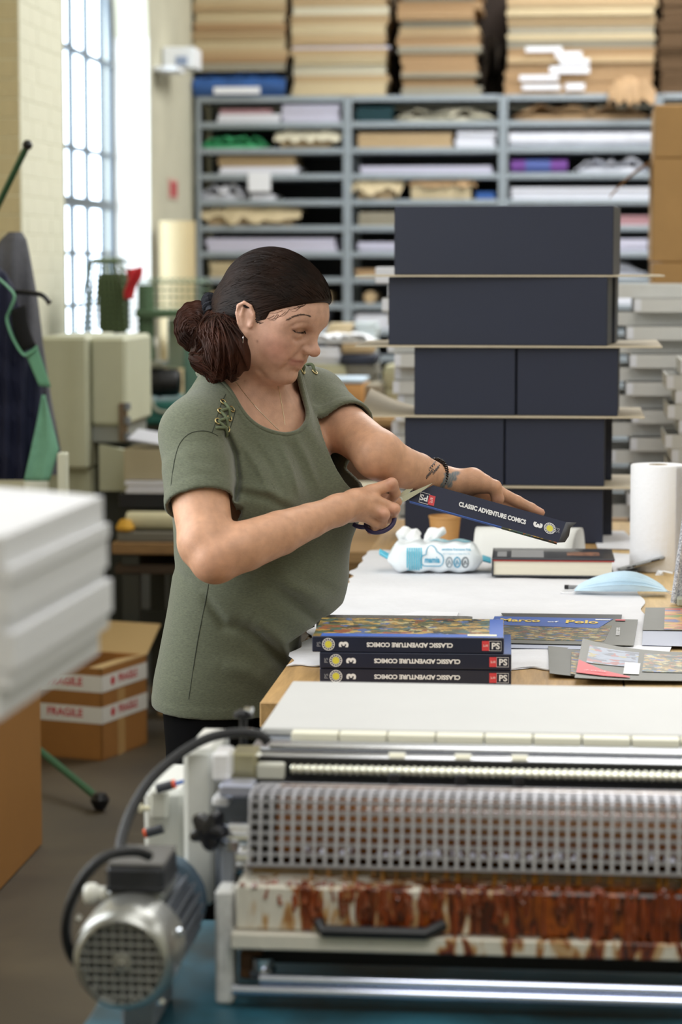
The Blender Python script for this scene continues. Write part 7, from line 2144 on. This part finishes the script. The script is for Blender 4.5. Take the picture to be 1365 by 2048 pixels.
# strands combed over the hair surface towards the scrunchie
def strands(name, f, P0, field, m, parent, lift=(.0006, .0022), r_=.0007, n=12, step=.007, seed=1):
    R = np.random.RandomState(seed); N = len(P0); P = P0.copy(); lf_ = R.uniform(lift[0], lift[1], N); path = []; I3 = np.eye(3) * .0015
    wob = R.normal(0, .10, (N, 3))
    for it in range(n):
        for _ in range(2):
            g = np.stack([f(P + I3[a]) - f(P - I3[a]) for a in range(3)], 1); g /= np.linalg.norm(g, axis=1)[:, None] + 1e-9
            P = P - g * np.clip(f(P) - lf_, -.006, .006)[:, None]
        path.append(P.copy())
        v = field(P) + wob; v = v - g * (v * g).sum(1)[:, None]; v /= np.linalg.norm(v, axis=1)[:, None] + 1e-9
        P = P + v * step
    path = np.stack(path, 1)
    b = MB()
    for k in range(N):
        b.tube(path[k], [r_ * .4] + [r_] * (n - 2) + [r_ * .3], 3, caps=False)
    return b.build(name, m, parent, smooth=80, recalc=False)
Rr = random.Random(31); RS = np.random.RandomState(5)
hshape = Sdf(); hshape.ops = list(hr.ops)
def to_knot(P):
    v = Kn - P; v /= np.linalg.norm(v, axis=1)[:, None] + 1e-9
    return v
hsel = hv[hair_post(hv, np.full(len(hv), -.02)) < -.003]; hsel = hsel[np.abs(hshape(hsel)) < .003]
hq_ = (hsel - HC) @ HA.T; hsel = hsel[(hq_[:, 1] < .045) & (hq_[:, 0] < .066) & ~((hq_[:, 0] > .05) & (hq_[:, 1] > -.012))]; hfr = hv[hair_post(hv, np.full(len(hv), -.02)) < -.003]; hfr = hfr[np.abs(hshape(hfr)) < .003]; hq_ = (hfr - HC) @ HA.T; hfr = hfr[(hq_[:, 0] > .045) & (hq_[:, 1] > -.07) & (hq_[:, 1] < .05)]
S0 = hsel[RS.randint(0, len(hsel), 1900)]
strands('hair_strands', hshape, S0, to_knot, M_hair, oh, (.0001, .0014), .0008, 12, .0065)
strands('front_strands', hshape, hfr[RS.randint(0, len(hfr), 480)], lambda P: np.tile(-fw * .8 - lf * .45 + uh * .25, (len(P), 1)), M_hair, oh, (.0001, .0012), .0008, 7, .006, 7)
usel = uv_[np.abs(bun(uv_)) < .003]; ux, uy = to_px(usel)
tail = usel[(ux > 405) & (uy > 632) & (ux < 478) & ~((ux > 455) & (uy < 668))]; bn = usel[ux < 424]
TD = at(440, 800, 4.19)
def tail_field(P):
    v = P - at(436, 628, 4.18); v /= np.linalg.norm(v, axis=1)[:, None] + 1e-9
    return v + .22 * np.sin(P * 90) + np.array([0, 0, -.3])
strands('tail_strands', bun, tail[RS.randint(0, len(tail), 1500)], tail_field, M_hair2, obn, (.0002, .0035), .0007, 10, .006, 2)
Bax = np.cross(_F, _Z)
def bun_field(P):
    q = P - Bc; q[:, :] = q; t = np.cross(q, np.tile(_F, (len(P), 1))); t /= np.linalg.norm(t, axis=1)[:, None] + 1e-9
    return t
strands('bun_strands', bun, bn[RS.randint(0, len(bn), 900)], bun_field, M_hair2, obn, (.0002, .0022), .0009, 10, .006, 3)
# fine hairs along the front
b = MB()
for k in range(13):
    t = Rr.random(); x0 = 618 - 72 * t; y0 = 604 + 24 * t + Rr.uniform(-2, 5); L_ = Rr.uniform(14, 38); dr = Rr.uniform(4, 15)
    P = []
    for w in np.linspace(0, 1, 6):
        pb, nb_ = cast(x0 - L_ * w, y0 + dr * math.sin(w * 2.2), body); P.append(pb + nb_ * .0008)
    b.tube(P, [.0003, .0003, .0003, .0002, .0002, .0001], 3)
b.build('front_hairs', M_hair2, oh, smooth=80, recalc=False)
# scrunchie
M_scr = mat('scrunchie_black', '#12131c', .85, var=.2, scale=80, bump=.5)
kd = at(448, 622, 4.27) - Kn; kd /= np.linalg.norm(kd); ku = np.cross(kd, _Z); ku /= np.linalg.norm(ku); kw = np.cross(kd, ku)
KC = at(426, 628, 4.25); b = MB()
def scr(u, v):
    a = 2 * PI * u; c = 2 * PI * v; rr_ = .011 + .0035 * math.sin(a * 17) + .002 * math.sin(a * 29 + 2)
    R_ = .020 + .002 * math.sin(a * 11)
    d = ku * math.cos(a) + kw * math.sin(a) * 1.12
    return tuple(KC + d * (R_ + rr_ * math.cos(c)) + kd * rr_ * math.sin(c))
b.grid(scr, 120, 12, closed_u=True); b.build('scrunchie', M_scr, person, smooth=80)

# ---- brows, lashes, jewellery, tattoo writing
bf = body
b = MB()
brow = [(576, 641), (588, 634), (598, 631), (609, 629.5), (618, 631), (625, 634)]
BP = spline([np.array([x, y, 0.0]) for x, y in brow], 10)
for k in range(120):
    i = Rr.randrange(0, len(BP) - 4); p = BP[i]; th_ = 2.6 * (1 - .6 * i / len(BP)) 
    y0 = p[1] + Rr.uniform(-th_, th_) * .6
    a_, na = cast(p[0], y0, bf); c_, nc_ = cast(p[0] - 4 + Rr.uniform(-1, 1), y0 - Rr.uniform(-.6, 1.6), bf)
    b.tube([a_ + na * .0003, (a_ + c_) / 2 + na * .0008, c_ + nc_ * .0004], [.0003, .0003, .0002], 3)
b.build('eyebrow', mat('brow_brown', '#4a362c', .6), person, smooth=80, recalc=False)
b = MB(); LSH = spline([np.array([x, y, 0.0]) for x, y in ((585, 659.5), (592, 663.5), (599, 665.5), (606, 664.5), (611, 661.5))], 8)
Lp = [cast(p[0], p[1], bf) for p in LSH]
b.tube([p + n * .0004 for p, n in Lp], [.0004] + [.0008] * (len(Lp) - 2) + [.0004], 5)
for k in range(34):
    p, n = Lp[Rr.randrange(2, len(Lp) - 1)]; b.tube([p + n * .0003, p + n * .0022 - _Z * .0018 + fw * .001, p + n * .0035 - _Z * .0022 + fw * .002], [.0003, .00025, .0001], 3)
b.build('eyelashes', mat('lash_black', '#1d1613', .6), person, smooth=80, recalc=False)
M_silver = mat('silver', '#d8d8da', .15, 1.0)
pE, nE = cast(488, 672, bf); ec = pE + nE * .002 - _Z * .0125
b = MB(); b.tube([ec + (_F * math.cos(a) * .55 + _R * .06 * math.cos(a) + _Z * math.sin(a)) * .0128 for a in np.linspace(0, 2 * PI, 28, endpoint=False)], .0011, 8, closed=True); b.build('hoop_earring', M_silver, person)
pE, nE = cast(471, 614, bf); b = MB(); b.tube([pE + (_R * math.cos(a) + _Z * math.sin(a)) * .0048 - _F * .001 for a in np.linspace(0, 2 * PI, 20, endpoint=False)], .0009, 6, closed=True); b.build('ear_cuff', M_silver, person)
for nm_, pts in (('necklace_near', ((466, 754), (480, 775), (498, 798), (520, 823), (543, 846), (558, 860))), ('necklace_far', ((557, 772), (561, 795), (566, 822), (570, 850)))):
    P = [cast(p[0], p[1], bf) for p in spline([np.array([x, y, 0.0]) for x, y in pts], 5)]
    b = MB(); b.tube([p + n * .0005 for p, n in P], .00055, 5); b.build('necklace', mat('fine_gold', '#e4d6b8', .3, 1.0), person)
# coil bracelet
wd = hn(922, 972, 4.455) - at(835, 944, 4.30); wd /= np.linalg.norm(wd); wc = at(872, 951, 4.348)
wu = np.cross(wd, _Z); wu /= np.linalg.norm(wu); ww_ = np.cross(wd, wu)
P = []
for t in np.linspace(0, 2 * PI, 340, endpoint=False):
    dirr = wu * math.cos(t) + ww_ * math.sin(t)
    # stand on the skin
    rr_ = .02
    P.append(wc + dirr * (.0285 + .0026 * math.cos(t * 42)) + wd * (.0034 * math.sin(t * 42)) - wd * .004)
b = MB(); b.tube(P, .0014, 5, closed=True); b.build('coil_bracelet', mat('bracelet_dark', '#1c1212', .35), person, smooth=80)
b = MB()
for j, (x0, y0, n_, w_) in enumerate(((853, 955, 6, 3.2), (866, 947, 7, 3.0), (858, 940, 4, 2.6))):
    pts = []
    for t in np.linspace(0, 1, 26):
        x = x0 + 22 * t * .6; y = y0 - 15 * t + w_ * math.sin(t * n_ * 2 * PI); x += 1.5 * math.cos(t * n_ * 2 * PI)
        p, n = cast(x, y, bf, 4.1); pts.append(p + n * .0003)
    b.tube(pts, .0007, 4)
b.build('tattoo_script', mat('tattoo_ink', '#4b4a4e', .6), person)
# finger nails
M_nail = mat('nail', '#d8aa9c', .3)

# tissue standing out of the wipes packet
ts = Sdf()
TY_ = 5.30
ts.chain([at(846, 1096, TY_), at(830, 1078, TY_ - .005), at(806, 1070, TY_)], [.010, .013, .013], k=.006)
ts.chain([at(806, 1070, TY_), at(812, 1062, TY_ + .008)], [.013, .010], k=.008)
ts.chain([at(848, 1094, TY_), at(862, 1076, TY_), at(886, 1062, TY_ + .002)], [.010, .013, .009], k=.006)
ts.ell(at(868, 1066, TY_ + .006), (.018, .010, .012), None, k=.006)
ts.ell(at(828, 1066, TY_ + .01), (.016, .010, .010), None, k=.006)
def ts_post(P, d):
    q = P * 1.0
    return d + .0020 * np.sin(q[:, 0] * 170 + q[:, 2] * 120) * np.sin(q[:, 2] * 150 - q[:, 0] * 60 + q[:, 1] * 80) + .0008 * np.sin(q[:, 0] * 330 - q[:, 2] * 240)
ts.post = ts_post
v_, q_ = ts.mesh(at(780, 1110, 5.22), at(910, 1040, 5.38), .0024)
np_obj('tissue', v_, q_, mat('tissue_white', '#eef0f1', 0.85, bump=.3, bscale=60), wp, relax=2)

# =================================================================== scissors and the cover she trims
at_full = at
def at(px, py, D): return at_full(px, py, D - .105)
M_blade = mat('scissor_steel', '#c9c7ba', .22, 1.0); M_handle = mat('scissor_handle', '#3a3358', .4)
sc = thing('scissors', 'scissors with dark purple handles in her right hand', 'scissors', at(790, 1005, 4.36))
piv = at(801, 998, 4.372)
def blade(tip, back, w, side):
    tip = np.array(tip); back = np.array(back); d = tip - back; L_ = np.linalg.norm(d); d /= L_
    v = ray(800, 1000); v = v / np.linalg.norm(v); s_ = np.cross(d, v); s_ /= np.linalg.norm(s_)
    poly = [(0, -w * .55), (L_ * .35, -w * .6), (L_ * .8, -w * .35), (L_, 0), (L_ * .35, w * .5), (0, w * .5)]
    b = MB(); b.prism(poly, back + v * side * .0016, d, s_, v, .0016); return b.build('blade', M_blade, sc)
blade(at(866, 966, 4.372), at(783, 1010, 4.37), .0095, -1)
blade(at(846, 956, 4.374), at(786, 1006, 4.372), .0085, 1)
b = MB(); v = ray(800, 1000); v /= np.linalg.norm(v); b.cyl(piv - v * .004, piv + v * .004, .0042, n=18); b.build('pivot_screw', M_chrome, sc)
def loop_handle(cpx, cpy, D, a_, b__, rot, stem):
    P = []
    c = at(cpx, cpy, D)
    for t in np.linspace(0, 2 * PI, 40, endpoint=False):
        x, y = a_ * math.cos(t), b__ * math.sin(t)
        P.append(c + _R * (x * math.cos(rot) - y * math.sin(rot)) + _UP * (x * math.sin(rot) + y * math.cos(rot)) + _F * (.012 * math.sin(t)))
    b = MB(); b.tube(P, .0042, 10, closed=True)
    b.tube([at(*stem), (at(*stem) + P[0]) / 2, P[0]], [.004, .005, .0045], 10)
    return b.build('handle', M_handle, sc, smooth=60)
loop_handle(761, 1044, 4.30, .0255, .0155, .35, (789, 1012, 4.366))
loop_handle(735, 1034, 4.345, .029, .016, .2, (786, 1010, 4.37))

M_cover = mat('cover_navy', '#232840', .35, var=.03, scale=20, coat=.15)
cv = thing('book_cover', 'navy cover reading Classic Adventure Comics held up and trimmed by the woman', 'book cover', at(970, 1060, 4.42))
TLp, TRp, BRp, BLp = at(836, 962, 4.395), at(1133, 1044, 4.425), at(1117, 1085, 4.402), at(818, 1001, 4.372)
su = TRp - TLp; su /= np.linalg.norm(su); snv = BLp - TLp; sn_ = np.cross(su, snv); sn_ /= np.linalg.norm(sn_)
if sn_ @ _F > 0: sn_ = -sn_
b = MB(); b.add([TLp, TRp, BRp, BLp, TLp - sn_ * .0018, TRp - sn_ * .0018, BRp - sn_ * .0018, BLp - sn_ * .0018], [(0, 1, 2, 3), (7, 6, 5, 4), (0, 4, 5, 1), (1, 5, 6, 2), (2, 6, 7, 3), (3, 7, 4, 0)])
b.build('spine', M_cover, cv)
# lower board running back under the hand, printed
bd = _F * .995 + _Z * .02; bd /= np.linalg.norm(bd)
dpt = .10
def board(name, A_, B__, d_, L_, m, off=0.0, t=.0016):
    n_ = np.cross(B__ - A_, d_); n_ /= np.linalg.norm(n_)
    if n_[2] > 0: n_ = -n_
    A2, B2 = A_ + n_ * off, B__ + n_ * off
    b = MB(); b.add([A2, B2, B2 + d_ * L_, A2 + d_ * L_, A2 + n_ * t, B2 + n_ * t, B2 + d_ * L_ + n_ * t, A2 + d_ * L_ + n_ * t], [(0, 1, 2, 3), (7, 6, 5, 4), (0, 4, 5, 1), (1, 5, 6, 2), (2, 6, 7, 3), (3, 7, 4, 0)]); return b.build(name, m, cv)
bd2 = _F * .80 - _Z * .60
mid1 = BLp + (BRp - BLp) * .62
board('lower_board', BLp + su * .002, mid1, bd2, .005, M_comicblue); board('lower_board', mid1, BRp - su * .002, bd2, .006, M_comic2)
board('back_board', BLp + bd2 * .003 + su * .002, BRp + bd2 * .003 - su * .002, bd, .16, M_cover)
# end flaps at the right and the cut corner at the left
ev = _F * .55 + _R * .80 - _Z * .03; ev /= np.linalg.norm(ev)
b = MB(); b.add([TRp, BRp, BRp + ev * .016, BRp + ev * .020 + (TRp - BRp) * .3, TRp + ev * .016 - (TRp - BRp) * .3, TRp + ev * .026 - (TRp - BRp) * .05], [(0, 1, 2, 3, 4, 5)])
o = b.build('end_flap', mat('cover_inside', '#4a4b50', .6), cv); sm = o.modifiers.new('thickness', 'SOLIDIFY'); sm.thickness = .0012
b = MB(); b.add([TLp, TLp + su * .026, TLp + su * .012 + _UP * .007, TLp + _UP * .004 - su * .004], [(0, 1, 2, 3)])
o = b.build('cut_corner', M_cover, cv); sm = o.modifiers.new('thickness', 'SOLIDIFY'); sm.thickness = .0012
cS = (TLp + TRp + BRp + BLp) / 4 + sn_ * .0005
Ls = np.linalg.norm((TRp + BRp) / 2 - (TLp + BLp) / 2); Ts = np.linalg.norm((BLp + BRp) / 2 - (TLp + TRp) / 2)
wv = (TLp + TRp) / 2 - (BLp + BRp) / 2; wv = wv - su * (wv @ su); wv /= np.linalg.norm(wv)
lettering('title_lettering', 'CLASSIC ADVENTURE COMICS', M_ink, cv, cS + su * Ls * .03 - wv * Ts * .02, su, wv, height=Ts * .22, width=Ls * .45, bold=.05)
lettering('volume_number', '3', M_ink, cv, cS + su * Ls * .335 - wv * Ts * .0, -wv, su, height=Ts * .40, bold=.06)
b = MB(); cB = cS + su * Ls * .415; ring_geo(b, cB, su, wv, Ts * .225, Ts * .25); ring_geo(b, cB, su, wv, Ts * .145, Ts * .16)
for k in range(16):
    a = 2 * PI * k / 16; rect_geo(b, cB + (su * math.cos(a) + wv * math.sin(a)) * Ts * .192, su * math.cos(a) + wv * math.sin(a), -su * math.sin(a) + wv * math.cos(a), Ts * .035, Ts * .045)
b.build('badge_ring', M_ink, cv, smooth=None, recalc=False)
b = MB(); disc_geo(b, cB, su, wv, Ts * .14); b.build('badge_disc', M_inkyellow, cv, smooth=None, recalc=False)
lettering('small_mark', 'PS', mat('grey_ink', '#8b8d96', .5), cv, cS + su * Ls * .468, -wv, su, height=Ts * .17, bold=.01)
lettering('publisher_mark', 'PS', M_ink, cv, cS - su * Ls * .425 - wv * Ts * .18, -su, -wv, height=Ts * .28, bold=.03)
b = MB(); rect_geo(b, cS - su * Ls * .373 - wv * Ts * .20, su, wv, Ls * .042, Ts * .44); b.build('red_panel', M_inkred, cv, smooth=None, recalc=False)
lettering('red_panel_lettering', 'art', mat('pale_ink', '#f0c9c9', .5), cv, cS - su * Ls * .373 - wv * Ts * .20, -wv, su, height=Ls * .02, bold=.01, lift=.0008)
b = MB()
for (dx, dy, aa, hh) in ((-.42, .04, .062, .02), (-.42, -.42, .062, .02), (-.451, -.19, .002, .46)):
    rect_geo(b, cS + su * Ls * dx + wv * Ts * dy, su, wv, aa * Ls, max(hh * Ts, .0006))
b.build('publisher_frame', M_ink, cv, smooth=None, recalc=False)
at = at_full
